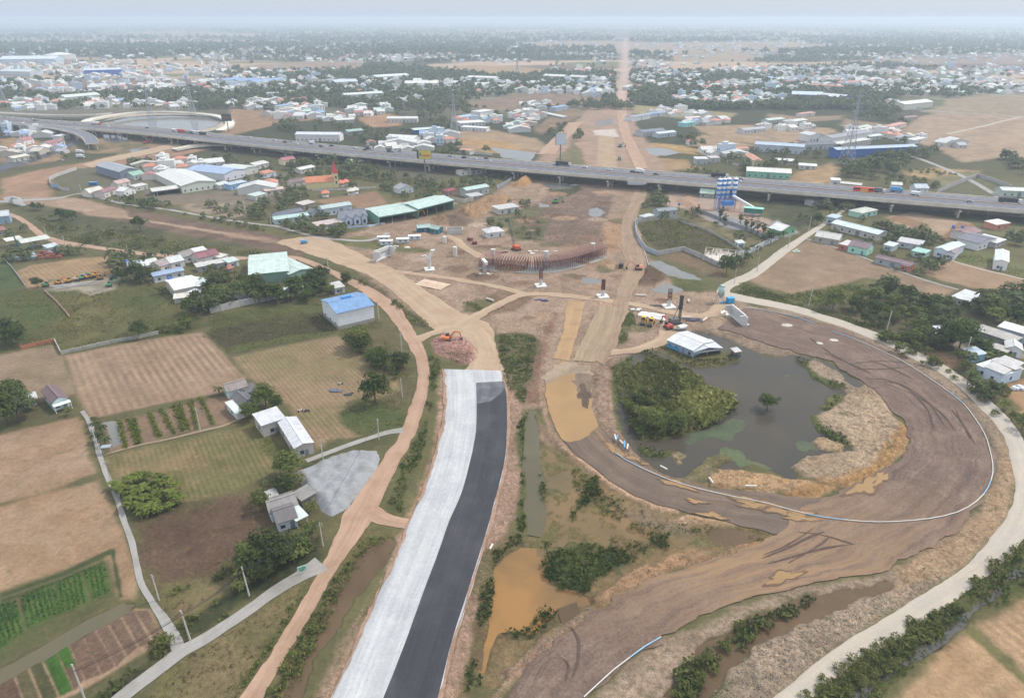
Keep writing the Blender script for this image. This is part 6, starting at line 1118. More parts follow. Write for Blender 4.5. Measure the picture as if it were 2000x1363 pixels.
dx_ = np.gradient(cx_); dy_ = np.gradient(cy_); L_ = np.hypot(dx_, dy_); nx_, ny_ = dy_/L_, -dx_/L_      # towards the camera
HW = min(max(HWID/2, 12.5), 17)
def strip(o0, o1, z0, z1, name, mat, parent, z2=None, sel=None):
    mb = MB(); ii = range(len(tt)-1) if sel is None else sel
    for i in ii:
        P = []
        for k in (i, i+1):
            a = (cx_[k]+nx_[k]*o0, cy_[k]+ny_[k]*o0); b = (cx_[k]+nx_[k]*o1, cy_[k]+ny_[k]*o1); P += [(*a, z0), (*b, z0), (*b, z1), (*a, z1)]
        mb.add(P, [(0,4,5,1),(1,5,6,2),(2,6,7,3),(3,7,4,0)])
    return mb.build(name, mat, parent)
vi = empty('elevated_expressway', (cx_[len(cx_)//2], cy_[len(cx_)//2], 0))
cx0, cy0 = vi.location.x, vi.location.y; cx_ -= cx0; cy_ -= cy0
CONCM = M((212,205,190), .85, .25, sc=.15); strip(-HW, HW, ZD-1.5, ZD, 'deck', CONCM, vi)
strip(-HW+.5, HW-.5, ZD, ZD+.03, 'carriageway', M((100,101,110), .8, .1, sc=.08), vi)
for a, b in ((-HW, -HW+.35), (HW-.35, HW)): strip(a, b, ZD, ZD+1.0, 'parapet', CONCM, vi)
strip(-.35, .35, ZD+.03, ZD+.85, 'median_barrier', M((178,160,140), .85, .25), vi)
MK = M((222,214,200), .7, .1)
for o_ in (-HW+1.1, -1.2, 1.2, HW-1.1, -HW+4.0, HW-4.0): strip(o_-.12, o_+.12, ZD+.03, ZD+.045, 'lane_marking', MK, vi)
dm = MB()
for o_ in (-HW*.52, HW*.52):
    for i in range(0, len(tt)-1):
        k, a, b = i, cx_[i]+nx_[i]*o_, cy_[i]+ny_[i]*o_; ex, ey = dx_[i]/L_[i], dy_[i]/L_[i]
        dm.add([(a-nx_[i]*.12, b-ny_[i]*.12, ZD+.045), (a+nx_[i]*.12, b+ny_[i]*.12, ZD+.045), (a+nx_[i]*.12+ex*3.5, b+ny_[i]*.12+ey*3.5, ZD+.045), (a-nx_[i]*.12+ex*3.5, b-ny_[i]*.12+ey*3.5, ZD+.045)], [(0,1,2,3)])
tag(dm.build('dashed_line', MK, vi), kind='stuff')
for o_ in (-HW*.6, -HW*.2, HW*.2, HW*.6): strip(o_-.3, o_+.3, ZD-3.0, ZD-1.52, 'girder', M((150,146,138), .9), vi)
for k in range(4, len(tt)-3, 5):
    mb = MB(); px_, py_ = cx_[k], cy_[k]; a = math.atan2(ny_[k], nx_[k]); ca_, sa_ = math.cos(a), math.sin(a)
    def R_(p): return (px_+p[0]*ca_-p[1]*sa_, py_+p[0]*sa_+p[1]*ca_, p[2])
    t_ = MB(); t_.box(-HW+1.5, -.9, ZD-4.2, HW-1.5, .9, ZD-3.02)
    for c_ in (-HW*.72, -HW*.28, HW*.28, HW*.72): t_.cyl((c_, 0, -.5), (c_, 0, ZD-4.22), .75, n=8)
    mb.add([R_(q) for q in t_.v], t_.f); mb.build('pier', CONCM, vi)
tag(vi, "long elevated concrete expressway crossing the whole view", "elevated road")
def onviad(u, v):      # nearest centreline point to the pixel
    g = G(u, v, ZD); d = (cx_+cx0-g.x)**2+(cy_+cy0-g.y)**2; k = int(np.argmin(d)); o_ = (g.x-cx0-cx_[k])*nx_[k]+(g.y-cy0-cy_[k])*ny_[k]
    o_ = max(-HW+2.2, min(HW-2.2, o_)); o_ = (abs(o_) if abs(o_) > 1.8 else 2.4)*(1 if o_ > 0 else -1)
    t = (g.x-cx0-cx_[k])*dx_[k]/L_[k]+(g.y-cy0-cy_[k])*dy_[k]/L_[k]
    return Vector((cx0+cx_[k]+nx_[k]*o_+dx_[k]/L_[k]*t, cy0+cy_[k]+ny_[k]*o_+dy_[k]/L_[k]*t, ZD+.05)), math.atan2(dy_[k], dx_[k]), o_
# left ramps and loop
def ramp(name, pts, z0, z1, w, label, cat, mat, n=6):
    P = crom(np.array([G(u, v, z).to_3d()[:] for (u, v), z in zip(pts, np.linspace(z0, z1, len(pts)))]), n); e = empty(name, (P[0][0], P[0][1], 0)); P[:, 0] -= P[0, 0]*1; 
    base = e.location; P2 = crom(np.array([G(u, v, z).to_3d()[:] for (u, v), z in zip(pts, np.linspace(z0, z1, len(pts)))]), n)-np.array([base.x, base.y, 0])
    d = np.gradient(P2, axis=0); L = np.hypot(d[:, 0], d[:, 1]); nx, ny = -d[:, 1]/L, d[:, 0]/L
    def st(o0, o1, a, b, nm, m):
        mb = MB()
        for i in range(len(P2)-1):
            Q = []
            for k in (i, i+1):
                z = P2[k, 2]; q0 = (P2[k,0]+nx[k]*o0, P2[k,1]+ny[k]*o0); q1 = (P2[k,0]+nx[k]*o1, P2[k,1]+ny[k]*o1); Q += [(*q0, z+a), (*q1, z+a), (*q1, z+b), (*q0, z+b)]
            mb.add(Q, [(0,4,5,1)[::-1],(1,5,6,2)[::-1],(2,6,7,3)[::-1],(3,7,4,0)[::-1]])
        mb.face([(P2[-1,0]+nx[-1]*o_, P2[-1,1]+ny[-1]*o_, P2[-1,2]+z) for o_, z in ((o0,a),(o1,a),(o1,b),(o0,b))]); mb.build(nm, m, e)
    st(-w/2, w/2, -1.3, 0, 'deck', CONCM); st(-w/2+.4, w/2-.4, 0, .03, 'carriageway', mat); st(-w/2, -w/2+.35, 0, .9, 'parapet', CONCM); st(w/2-.35, w/2, 0, .9, 'parapet', CONCM)
    if z0 > 3:
        for k in range(3, len(P2)-1, 5):
            mb = MB()
            for s in (-w*.3, w*.3): mb.cyl((P2[k,0]+nx[k]*s, P2[k,1]+ny[k]*s, -.4), (P2[k,0]+nx[k]*s, P2[k,1]+ny[k]*s, P2[k,2]-1.32), .6, n=8)
            mb.build('pier', CONCM, e)
    tag(e, label, cat); return e
AS = M((110,110,120), .8, .1)
ramp('unfinished_ramp', [(60,244),(110,249),(150,258),(172,268),(180,279)], 8.4, 7.5, 12, "curved asphalt ramp ending unfinished in mid air", "ramp", AS)
ramp('curved_bridge', [(340,292),(380,285),(430,282),(490,284),(540,291),(580,297)], 2.0, 4.8, 9, "low pale curved slip bridge left of the village", "bridge", M((206,198,186)))
ramp('loop_ramp', [(430,255),(448,245),(446,235),(420,226),(370,221),(320,219),(260,221),(215,227),(180,233),(168,238)], .7, 7.4, 11, "pale loop ramp curving around the retention pond", "ramp", M((214,208,196)))
ramp('service_bridge', [(-60,218),(0,221),(60,224),(120,226),(180,225),(220,222)], 5, 5, 9, "pale flyover behind the expressway at far left", "flyover", M((190,186,178)))
# ------------------------------------------------------------------ vehicles
TY = M((40,40,42), .9); WIN = M((50,58,68), .2, .1); LAMP = M((235,232,215), .3)
def wheels(e, xs, yw, r=.36, w=.26):
    for x in xs:
        for s in (-1, 1): q = MB(); q.cyl((x, s*yw-w/2, r), (x, s*yw+w/2, r), r, n=10); q.build('wheel', TY, e)
def car(c, suv=False):
    e = empty('car'); h = .22 if suv else 0; q = MB(); pr = [(-2.2,.35),(2.2,.35),(2.25,.8+h),(1.3,.95+h),(-1.6,.98+h),(-2.25,.9+h)]; q.prism(pr, -.88, .88); q.build('body', M(c, .3, .04), e)
    q = MB(); q.add([(-1.7,-.82,.97+h),(1.2,-.82,.97+h),(1.2,.82,.97+h),(-1.7,.82,.97+h),(-1.2,-.68,1.42+h),(.45,-.68,1.42+h),(.45,.68,1.42+h),(-1.2,.68,1.42+h)], [(0,1,5,4),(1,2,6,5),(2,3,7,6),(3,0,4,7)]); q.build('windows', WIN, e)
    q = MB(); q.box(-1.22,-.7,1.42+h,.47,.7,1.48+h); q.build('roof', M(c, .3, .04), e)
    for s in (-.6, .6): q = MB(); q.box(2.2, s-.16, .6, 2.27, s+.16, .75); q.build('headlight', LAMP, e)
    wheels(e, (-1.35, 1.35), .8, .33, .22); return e
def truck(cab, box, L=7, open_=False, hb=2.4):
    e = empty('truck'); q = MB(); q.box(L/2-1.9,-1.1,.6,L/2,1.1,2.7); q.build('cab', M(cab, .4), e); q = MB(); q.box(L/2,-1.0,1.6,L/2+.03,1.0,2.4); q.build('windscreen', WIN, e)
    q = MB(); q.box(-L/2,-1.2,1.05,L/2-2.1,1.2,1.05+hb); q.build('cargo_box', M(box, .6), e); q = MB(); q.box(-L/2,-.5,.6,L/2-1.95,.5,1.0); q.build('chassis', DARK, e)
    wheels(e, (L/2-1.2, -L/2+1.2, -L/2+2.3), 1.0, .5, .3); return e
def bus(c, c2, L=12):
    e = empty('bus'); q = MB(); q.box(-L/2,-1.25,.4,L/2,1.25,3.2); q.build('body', M(c, .35), e); q = MB()
    for s in (-1, 1): q.box(-L/2+.4, s*1.25-(.03 if s<0 else 0), 1.7, L/2-.4, s*1.25+(.03 if s>0 else 0), 2.6)
    q.box(L/2, -1.1, 1.2, L/2+.03, 1.1, 2.7); q.build('windows', WIN, e); q = MB()
    for s in (-1, 1): q.box(-L*.15, s*1.29-(.02 if s<0 else 0), .6, L*.25, s*1.29+(.02 if s>0 else 0), 2.9)
    q.build('side_panel', M(c2, .4), e); wheels(e, (L/2-2, -L/2+2.5), 1.1, .5, .3); return e
VP = {}; W_, B_, S_ = (228,230,232), (44,46,50), (168,172,178)
SPEC = {'wc': ("white car", 'car', lambda: car(W_)), 'bc': ("black car", 'car', lambda: car(B_)), 'sc': ("silver car", 'car', lambda: car(S_)), 'bs': ("black off road car", 'car', lambda: car(B_, True)), 'gt': ("grey truck", 'truck', lambda: truck((200,200,200),(110,112,116),7.5)), 'wt': ("white box truck", 'truck', lambda: truck(W_, W_, 7)),
 'wv': ("white van", 'van', lambda: truck(W_, W_, 5.6, hb=1.7)), 'rt': ("red truck", 'truck', lambda: truck((200,60,50),(196,70,60),12)), 'rw': ("white trailer truck with red cab", 'truck', lambda: truck((214,80,60),(224,222,216),14)), 'dt': ("dark tarpaulin truck", 'truck', lambda: truck((206,208,208),(58,60,64),13)), 'nt': ("green cabbed truck", 'truck', lambda: truck((70,120,100),(150,150,150),8)), 'wb': ("white coach", 'bus', lambda: bus((222,224,228),(206,210,220))),
 'rb': ("red and yellow coach", 'bus', lambda: bus((204,42,50),(232,150,60),13)), 'bt': ("light blue truck", 'truck', lambda: truck((90,160,210),(96,164,214),8))}
VEH = []
for u, v, k in [(36,229,'wc'),(72,233,'wc'),(10,230,'sc'),(114,238,'wc'),(147,242,'sc'),(188,244,'rw'),(211,248,'wc'),(288,251,'bc'),(341,257,'wv'),(356,260,'rt'),(369,262,'nt'),(382,262,'wb'),(399,265,'dt'),(492,269,'wc'),(539,274,'wc'),(557,279,'bs'),(579,282,'wc'),(573,277,'sc'),(617,280,'wv'),(627,287,'bc'),(648,286,'bc'),(693,290,'wc'),(713,294,'bc'),(731,289,'gt'),(763,297,'gt'),(789,295,'sc'),(880,306,'sc'),(907,309,'bs'),(927,311,'wc'),(956,309,'bs'),(954,315,'wc'),
 (1088,321,'wc'),(1100,324,'dt'),(1142,328,'wc'),(1190,333,'wc'),(1236,337,'bc'),(1250,338,'wt'),(1281,342,'bc'),(1406,345,'dt'),(1404,354,'bc'),(1442,355,'wc'),(1447,351,'sc'),(1685,375,'rb'),(1717,377,'gt'),(1750,375,'bt'),(1787,382,'wv'),(1892,394,'sc'),(1971,397,'dt')]:
    ds, ct, f = SPEC[k]
    if k not in VP: VP[k] = f(); o = VP[k]
    else: o = copy_tree(VP[k])
    p, a, off = onviad(u, v); o.location = p; o.rotation_euler = (0, 0, a); VEH.append((u, k, o))
for k in SPEC:
    L = sorted([q for q in VEH if q[1] == k], key=lambda q: q[0])
    for i, (u, kk, o) in enumerate(L):
        ds, ct, f = SPEC[k]; w = ['first','second','third','fourth','fifth','sixth','seventh','eighth','ninth','tenth','eleventh','twelfth','thirteenth','fourteenth','fifteenth','sixteenth','seventeenth','eighteenth'][i]
        tag(o, f"{ds} on the elevated expressway" + (f", {w} {ds.replace('off road ','')} from the left" if len(L) > 1 else ""), ct, 'traffic on the elevated expressway')
def gveh(k, u, v, rot, desc, ct):
    ds, c_, f = SPEC[k]; o = f() if k not in VP else copy_tree(VP[k]); VP.setdefault(k, o); o.location = G(u, v)+Vector((0,0,.1)); o.rotation_euler = (0, 0, rot); tag(o, desc, ct); return o
gveh('bt', 594,476, .3, "small blue truck on the sandy haul track", "truck").scale = (.5,.6,.6); gveh('wt', 158,309,.1, "pale truck on the dirt under the unfinished ramp", "truck"); gveh('wt', 382,580, 1.2, "grey delivery truck in the yard by the white barn", "truck"); gveh('wt', 157, 300, 0.1, "white truck on dirt beside the unfinished ramp end", "truck")
o = truck((70,62,56),(112,92,76), 8, hb=1.5); o.location = G(1213,521)+Vector((0,0,.2)); o.rotation_euler = (0,0,-1.75); tag(o, "brown dump truck driving down the haul road", "truck"); o.name = 'dump_truck'
gveh('wc', 114, 298, .4, "white car on the service road at left", "car"); gveh('sc', 119,315,0, "silver car parked on the dirt at left", "car")
# diggers
def excavator(c, s=1.0):
    e = empty('excavator'); m = M(c, .5, .1); tr = M((70,66,62), .9)
    for y in (-1.2, 1.2): q = MB(); q.prism([(-1.9,.25),(-1.6,0),(1.6,0),(1.9,.25),(1.9,.65),(1.6,.9),(-1.6,.9),(-1.9,.65)], y-.3, y+.3); q.build('track', tr, e)
    q = MB(); q.box(-1.9,-1.3,1.0,1.3,1.3,1.9); q.box(-1.9,-1.2,1.9,-.6,.2,2.3); q.build('body', m, e); q = MB(); q.box(-.2,.35,1.92,1.3,1.3,2.95); q.build('cab', WIN, e)
    q = MB(); q.bar((1.2,-.2,1.6),(3.6,-.2,4.2),.45,.6); q.bar((3.6,-.2,4.2),(5.6,-.2,3.6),.4,.5); q.build('boom', m, e); q = MB(); q.bar((5.5,-.2,3.7),(6.2,-.2,1.2),.35,.45); q.build('stick', m, e); q = MB(); q.prism([(5.6,.2),(6.6,.1),(6.7,1.1),(6.1,1.2)], -.8, .4); q.build('bucket', tr, e)
    e.scale = (s,s,s); return e
for u, v, c, r, ds in [(872,668,(214,128,78),.1,"orange excavator digging on the pink laterite heap"),(1247,527,(214,150,120),3.0,"white and orange excavator on the dark soil heap"),(1028,357,(200,90,60),2.0,"small orange excavator beside the tall sand heap"),(285,281,(204,80,70),.2,"red excavator on dirt near the expressway pond"),(1305,642,(196,90,80),1.9,"red cabbed drill machine in front of the tall rig"),(1211,288,(60,150,130),0.4,"green excavator beside the pale new road bed"),(1210,313,(60,140,120),1.4,"green excavator nearer the expressway on orange soil"),(614,385,(1,1,1),0,None),(812,424,(220,160,50),.3,"yellow loader in front of the green shed"),(1085,398,(60,140,70),.5,"green excavator by the small pool"),
 (213,560,(90,150,110),.6,"green machine parked on the sandy storage yard"),(222,546,(60,70,80),1.0,"dark machine parked at the storage yard edge"),(196,546,(150,110,60),.5,"brown machine at storage yard corner"),(90,560,(90,140,100),.4,"green machine at the left end of the machine row"),(114,556,(200,130,60),.4,"orange machine left in the machine row"),(134,552,(206,160,70),.4,"yellow machine in the machine row"),(150,548,(200,190,170),.4,"cream machine in the machine row"),(160,546,(110,170,130),.4,"green cabbed machine in the machine row"),(172,544,(206,140,60),.4,"amber machine in the machine row"),(186,541,(210,150,70),.4,"ochre machine in the machine row"),(222,533,(196,124,84),.4,"orange machine at the right end of the machine row")]:
    if ds: o = excavator(c, 1.0 if u > 260 else .75); o.location = G(u, v)+Vector((0,0,.6 if u < 900 and v > 650 else .15)); o.rotation_euler = (0,0,r); tag(o, ds, "excavator" if 'excav' in ds else "machine")
def roller():
    e = empty('road_roller'); m = M((216,170,60), .5); q = MB(); q.cyl((2.0,-1.05,.8),(2.0,1.05,.8),.8,n=14); q.build('drum', M((90,84,78)), e); q = MB(); q.box(-2.4,-.95,.9,-.2,.95,2.0); q.bar((-.2,-.8,1.2),(2,-1.15,.9),.2); q.bar((-.2,.8,1.2),(2,1.15,.9),.2); q.build('body', m, e)
    q = MB(); q.box(-.9,-.8,2.0,.5,.8,3.1); q.build('cab', WIN, e); q = MB(); q.box(-1.1,-1,3.1,.7,1,3.25); q.build('cab_roof', m, e)
    for s in (-1,1): q = MB(); q.cyl((-1.6,s*.95-.25,.8),(-1.6,s*.95+.25,.8),.8,n=12); q.build('wheel', TY, e)
    return e
r1 = roller(); r1.location = G(1256,632)+Vector((0,0,.1)); r1.rotation_euler = (0,0,-1.9); tag(r1, "yellow road roller, left one of the pair by white sheets", "road roller", "pair of yellow rollers")
r2 = copy_tree(r1); r2.location = G(1271,635)+Vector((0,0,.1)); r2.rotation_euler = (0,0,-2.0); tag(r2, "yellow road roller, right one of the pair by white sheets", "road roller", "pair of yellow rollers")
# piling rig
e = empty('piling_rig', G(1326,631), .3); q = MB()
for a in ((-.4,-.4),(.4,-.4),(.4,.4),(-.4,.4)): q.bar((a[0],a[1],0),(a[0],a[1],13),.16)
for k in range(13):
    for a, b in (((-.4,-.4),(.4,-.4)),((.4,-.4),(.4,.4)),((.4,.4),(-.4,.4)),((-.4,.4),(-.4,-.4))): q.bar((*a,k),(*b,k+1),.1)
q.box(-.6,-.6,6.5,.6,.6,12.8); q.build('mast', M((70,70,70)), e); q = MB(); q.box(-4.5,-1.4,1,-.8,1.4,2.6); q.build('body', M((110,112,110)), e); q = MB(); q.bar((-3,0,2.6),(-.3,0,10),.2); q.build('brace', M((80,80,80)), e)
for s in (-1.5,1.5): q = MB(); q.box(-4.2,s-.35,0,.4,s+.35,.95); q.build('track', M((66,62,60)), e)
tag(e, "tall black piling rig standing behind the tin shack", "piling rig")
# crane near the scaffold
e = empty('crawler_crane', G(1008,488), 2.2); q = MB(); q.box(-2.5,-1.3,.9,2,1.3,2.6); q.build('body', M((196,90,60)), e)
for s in (-1.5,1.5): q = MB(); q.box(-2.6,s-.35,0,2.6,s+.35,.88); q.build('track', DARK, e)
q = MB()
for s in (-.5,.5): q.bar((1.8,s,2),(8,s*.6,17),.18)
for k in range(12): t = k/12; q.bar((1.8+6.2*t,-.5,2+15*t),(1.8+6.2*(t+.08),.5,2+15*(t+.08)),.1)
q.build('boom', M((60,66,80)), e); tag(e, "crawler crane with a lattice boom behind the scaffolding", "crane")
# ------------------------------------------------------------------ concrete plant
e = empty('concrete_plant', G(1413,408), .12); WHs, BLs = M((238,238,238), .5, .05), M((66,134,206), .5, .08)
for i, (x, y) in enumerate(((-5.2,0),(-1.8,.4),(1.6,.8),(6.2,.2))):
    q = MB(); q.cyl((x,y,9),(x,y,21),1.55,n=16,m=0); s0 = None; s0 = q.build('silo', WHs, e, True); q = MB()
    for z in (9.4,12.6,15.8,19.0): q = MB(); q.cyl((x,y,z),(x,y,z+1.5),1.58,n=16,caps=False); q.build('blue_band', BLs, s0)
    q = MB(); q.cyl((x,y,6.8),(x,y,8.98),.4,1.5,n=14); q.cyl((x,y,21.02),(x,y,22.2),.35,n=8); q.build('hopper', WHs, s0)
    q = MB()
    for a, b in ((-1.3,-1.3),(1.3,-1.3),(1.3,1.3),(-1.3,1.3)): q.bar((x+a,y+b,0),(x+a,y+b,9.5),.28)
    for z in (3,6): q.bar((x-1.3,y-1.3,z),(x+1.3,y-1.3,z+2.5),.14); q.bar((x+1.3,y-1.3,z),(x-1.3,y-1.3,z+2.5),.14)
    q.build('silo_legs', BLs, s0)
q = MB(); q.box(-3,-5,3.4,5,-1.8,6.2); q.build('mixer_house', BLs, e)
q = MB(); q.bar((4.5,-2.5,9.6),(18,-16,2.2),1.6,1.3); q.build('conveyor', M((226,228,228)), e)
q = MB()
for t in (.15,.35,.55,.75,.92): q.bar((4.5+13.5*t,-2.5-13.5*t,9-7.4*t),(4.5+13.5*t-.6,-2.5-13.5*t,0),.18)
q.build('conveyor_legs', BLs, e); tag(e, "concrete batching plant with blue and white striped silos", "concrete plant")
e = empty('aggregate_bin', G(1470,421), -.35); q = MB(); q.box(-6,-2,2,6,2,5); q.build('bin', M((60,120,110)), e); q = MB(); q.box(-6.4,-2.4,5.02,6.4,2.4,5.3); q.build('roof', M((150,206,186)), e); q = MB()
for x in (-5,0,5):
    for y in (-1.8,1.8): q.box(x-.15,y-.15,0,x+.15,y+.15,2)
q.build('leg', BLs, e); tag(e, "green roofed aggregate bin on blue legs beside the conveyor", "hopper")
# feed silo and water tank
e = empty('cement_silo', G(1406,591), 0); q = MB(); q.cyl((0,0,4),(0,0,8),1.5,n=16); q.cyl((0,0,8.02),(0,0,9),1.5,.5,n=16); q.build('tank', M((176,194,190)), e, True); q = MB(); q.cyl((0,0,2.2),(0,0,3.98),.3,1.45,n=14); q.build('cone', M((170,186,184)), e)
for a in ((-1.2,-1.2),(1.2,-1.2),(1.2,1.2),(-1.2,1.2)): q = MB(); q.bar((*a,0),(*a,4.2),.2); q.build('leg', M((150,160,170)), e)
tag(e, "pale steel cement silo on legs at the track bend", "silo")
e = empty('blue_mixer', G(1425,592), .2); q = MB(); q.box(-1.4,-1.2,.4,1.6,1.2,2.8); q.build('body', M((60,160,214)), e); q = MB(); q.bar((-1.4,0,1.4),(-5,0,.4),.7,.4); q.build('chute', M((70,150,200)), e); q = MB(); q.box(-1.2,-1,0,-.9,1,.4); q.box(1.2,-1,0,1.5,1,.4); q.build('foot', DARK, e); tag(e, "bright blue mixer box beside the cement silo", "mixer")
# ------------------------------------------------------------------ curved scaffold for the bridge deck
RUST, RUST2 = M((112,64,62), .8, .25), M((186,150,138), .8, .25)
bot = crom(np.array([G(u, v).to_2d()[:] for u, v in [(936,524),(965,528),(1000,530),(1040,532),(1080,530),(1120,523),(1155,512),(1184,502)]]), 10); e = empty('falsework', (bot[35][0], bot[35][1], 0)); o0 = bot[35].copy(); s2 = np.r_[0, np.cumsum(np.linalg.norm(np.diff(bot, axis=0), axis=1))]
nb = int(s2[-1]/1.5); t2 = np.linspace(0, s2[-1], nb); bx = np.interp(t2, s2, bot[:,0])-o0[0]; by = np.interp(t2, s2, bot[:,1])-o0[1]; tx, ty = np.gradient(bx), np.gradient(by); l2 = np.hypot(tx, ty); ax_, ay_ = -ty/l2, tx/l2
for k in range(min(nb, 98)):
    q = MB(); hgt = 6.2
    for j in range(7): f = j*1.5; q.bar((bx[k]+ax_[k]*f, by[k]+ay_[k]*f, 0), (bx[k]+ax_[k]*f, by[k]+ay_[k]*f, hgt), .13)
    for z in (1.6, 3.4, 5.2): q.bar((bx[k], by[k], z), (bx[k]+ax_[k]*9, by[k]+ay_[k]*9, z), .09)
    q.bar((bx[k]-ax_[k]*1.2, by[k]-ay_[k]*1.2, hgt+.15), (bx[k]+ax_[k]*10.6, by[k]+ay_[k]*10.6, hgt+.15), .2, .28, 1)
    if k+1 < nb: q.bar((bx[k], by[k], 2+2*(k % 2)), (bx[k+1], by[k+1], 4-2*(k % 2)), .08); q.bar((bx[k], by[k], 3.4), (bx[k+1], by[k+1], 3.4), .09); q.bar((bx[k], by[k], 5.6), (bx[k+1], by[k+1], 5.6), .09)
    q.build('frame', [RUST, RUST2], e)
tag(e, "long curved rust red scaffolding for a bridge deck", "scaffolding")
FP = [(bx[k]+o0[0]-ax_[k]*1.8, by[k]+o0[1]-ay_[k]*1.8) for k in range(0, nb, 4)]+[(bx[k]+o0[0]+ax_[k]*11, by[k]+o0[1]+ay_[k]*11) for k in range(nb-1, -1, -4)]
sheet('blinding_slab', FP, SOIL("slab_concrete", (186,186,182), (170,168,160), None, lump=.1), .20, .3, pix=False)
for u, v, h in [(963,519,8),(1067,527,9),(1158,503,7)]:
    q = MB(); g = G(u, v)+Vector((0,3,0)); q.cyl((0,0,0),(0,0,h),1.2,n=12); q.cyl((0,0,h),(0,0,h+.3),1.35,n=12); o = q.build('bridge_pier', M((196,192,184)), None, False); o.location = g; tag(o, "round concrete pier inside the scaffolding, "+{963:"at its left end",1067:"in its middle",1158:"at its right end"}[u], "pier")
# piers under construction
def pier_base(u, v, label, bars=True, h=3.4, rot=.2):
    e = empty('pier_footing', G(u, v), rot); q = MB(); q.box(-2.6,-2.6,0,2.6,2.6,.7); q.build('footing', M((222,220,212)), e); q = MB(); q.cyl((0,0,.7),(0,0,h),1.0,n=14); q.build('column', M((206,206,202)), e)
    if bars:
        q = MB()
        for a in np.linspace(0, 6.28, 15)[:-1]: q.bar((math.cos(a)*.85, math.sin(a)*.85, h), (math.cos(a)*.85, math.sin(a)*.85, h+5.5), .13)
        q.cyl((0,0,h+1.6),(0,0,h+1.7),.92,n=14); q.cyl((0,0,h+3.4),(0,0,h+3.5),.92,n=14); q.build('rebar_cage', RUST, e)
    tag(e, label, "bridge pier"); return e
pier_base(1056,559,"pier stump with rebar on white footing below the scaffold middle"); pier_base(1177,580,"pier stump with rebar and propped footing by the haul road"); pier_base(1306,600,"pier stump with rebar on white footing left of the cement silo")
e = pier_base(839,527,"white Y shaped pier on a square footing in the dirt", False, 6.5); q = MB(); q.bar((0,0,6),(-2.4,-.2,8.2),1.2,1.1); q.bar((0,0,6),(2.0,.2,10.2),1.2,1.1); q.box(1.2,-.7,10.0,3.2,.9,10.8); q.build('crosshead', M((222,222,218)), e)
for u, v, h, lb in [(868,474,3.6,"short round concrete column near white cabins"),(889,500,5.2,"taller round concrete column left of the scaffolding")]:
    g = G(u, v); q = MB(); q.cyl((0,0,0),(0,0,h),1.25,n=16); q.cyl((0,0,h),(0,0,h+.25),.9,n=12); o = q.build('round_column', M((212,208,200))); o.location = g; tag(o, lb, "column")
e = empty('pier_with_platform', G(947,538), .3); q = MB(); q.box(-2.8,-2.2,0,2.8,2.2,.7); q.build('footing', M((216,210,198)), e); q = MB(); q.box(-.8,-3.4,6.8,.8,3.4,8.2); q.build('crosshead', M((226,226,222)), e); q = MB(); q.box(-.7,-1.2,.7,.7,1.2,6.8); q.build('column', M((190,190,186)), e); q = MB()
for x in (-1.9,1.9):
    for y in (-2.6,0,2.6): q.bar((x,y,.1),(x,y,8.4),.16)
for z in (2.5,5,7.6): q.bar((-1.9,-2.6,z),(1.9,-2.6,z),.12); q.bar((-1.9,-2.6,z),(-1.9,2.6,z),.12); q.bar((1.9,-2.6,z),(1.9,2.6,z),.12)
q.build('scaffold', RUST, e); tag(e, "bridge pier with white crosshead inside a scaffold tower", "bridge pier")
# abutments
def abut(u, v, rot, L, label, h=5.5, s=1):
    e = empty('abutment', G(u, v), rot); m = M((206,206,204)); q = MB(); q.box(-L/2,-1.6,0,L/2,1.6,.7); q.build('footing', m, e); q = MB(); q.box(-L/2,-.5,.7,L/2,.5,h); q.build('stem', m, e); q = MB(); q.box(-L/2,.52,h-.8,L/2,1.2,h+1.1); q.build('backwall', m, e)
    for k in (-1, 1):
        q = MB(); x0 = k*L/2; pr = [(0.55,.2),(6*s,3.2),(6*s,h+.9),(.55,h+.9)]; vs = [(x0-.25*k,a,b) for a,b in pr]+[(x0+.25*k,a,b) for a,b in pr]; q.add(vs, [(0,1,2,3),(7,6,5,4),(0,4,5,1),(1,5,6,2),(2,6,7,3),(3,7,4,0)]); q.build('wing_wall', m, e)
    tag(e, label, "abutment"); return e
abut(745,505,-2.1,12,"grey concrete bridge abutment beside the sandy track junction",5,.8); abut(1443,626,1.75,13,"white concrete abutment right of the blue mixer",4.2,.6); abut(38,400,2.6,12,"concrete underpass mouth at far left",4.5)
e = empty('concrete_box', G(888,455), .1); m = M((190,186,178)); 
for p in ((-5,-3,5,-2.6),(-5,2.6,5,3),(-5,-2.6,-4.6,2.6),(4.6,-2.6,5,2.6)): q = MB(); q.box(p[0],p[1],0,p[2],p[3],2.8); q.build('panel', m, e)
tag(e, "open grey concrete box in front of the soil stockpile", "concrete box")
# site cabins
for i, (u, v, c) in enumerate([(750,470,"upper left"),(755,478,"lower left"),(787,474,"middle"),(810,468,"right")]):
    e = empty('site_cabin', G(u, v), .12); q = MB(); q.box(-3.6,-1.3,.2,3.6,1.3,2.5); q.build('body', M((206,212,216)), e); q = MB(); q.box(-3.8,-1.5,2.5,3.8,1.5,2.7); q.build('roof', M((238,238,238)), e)
    for x in (-2,1.2): q = MB(); q.box(x,-1.34,1,x+1,-1.3,1.9); q.build('window', GLASS, e)
    tag(e, f"white site cabin, {c} one of four in a row", "site cabin", "white site cabins")
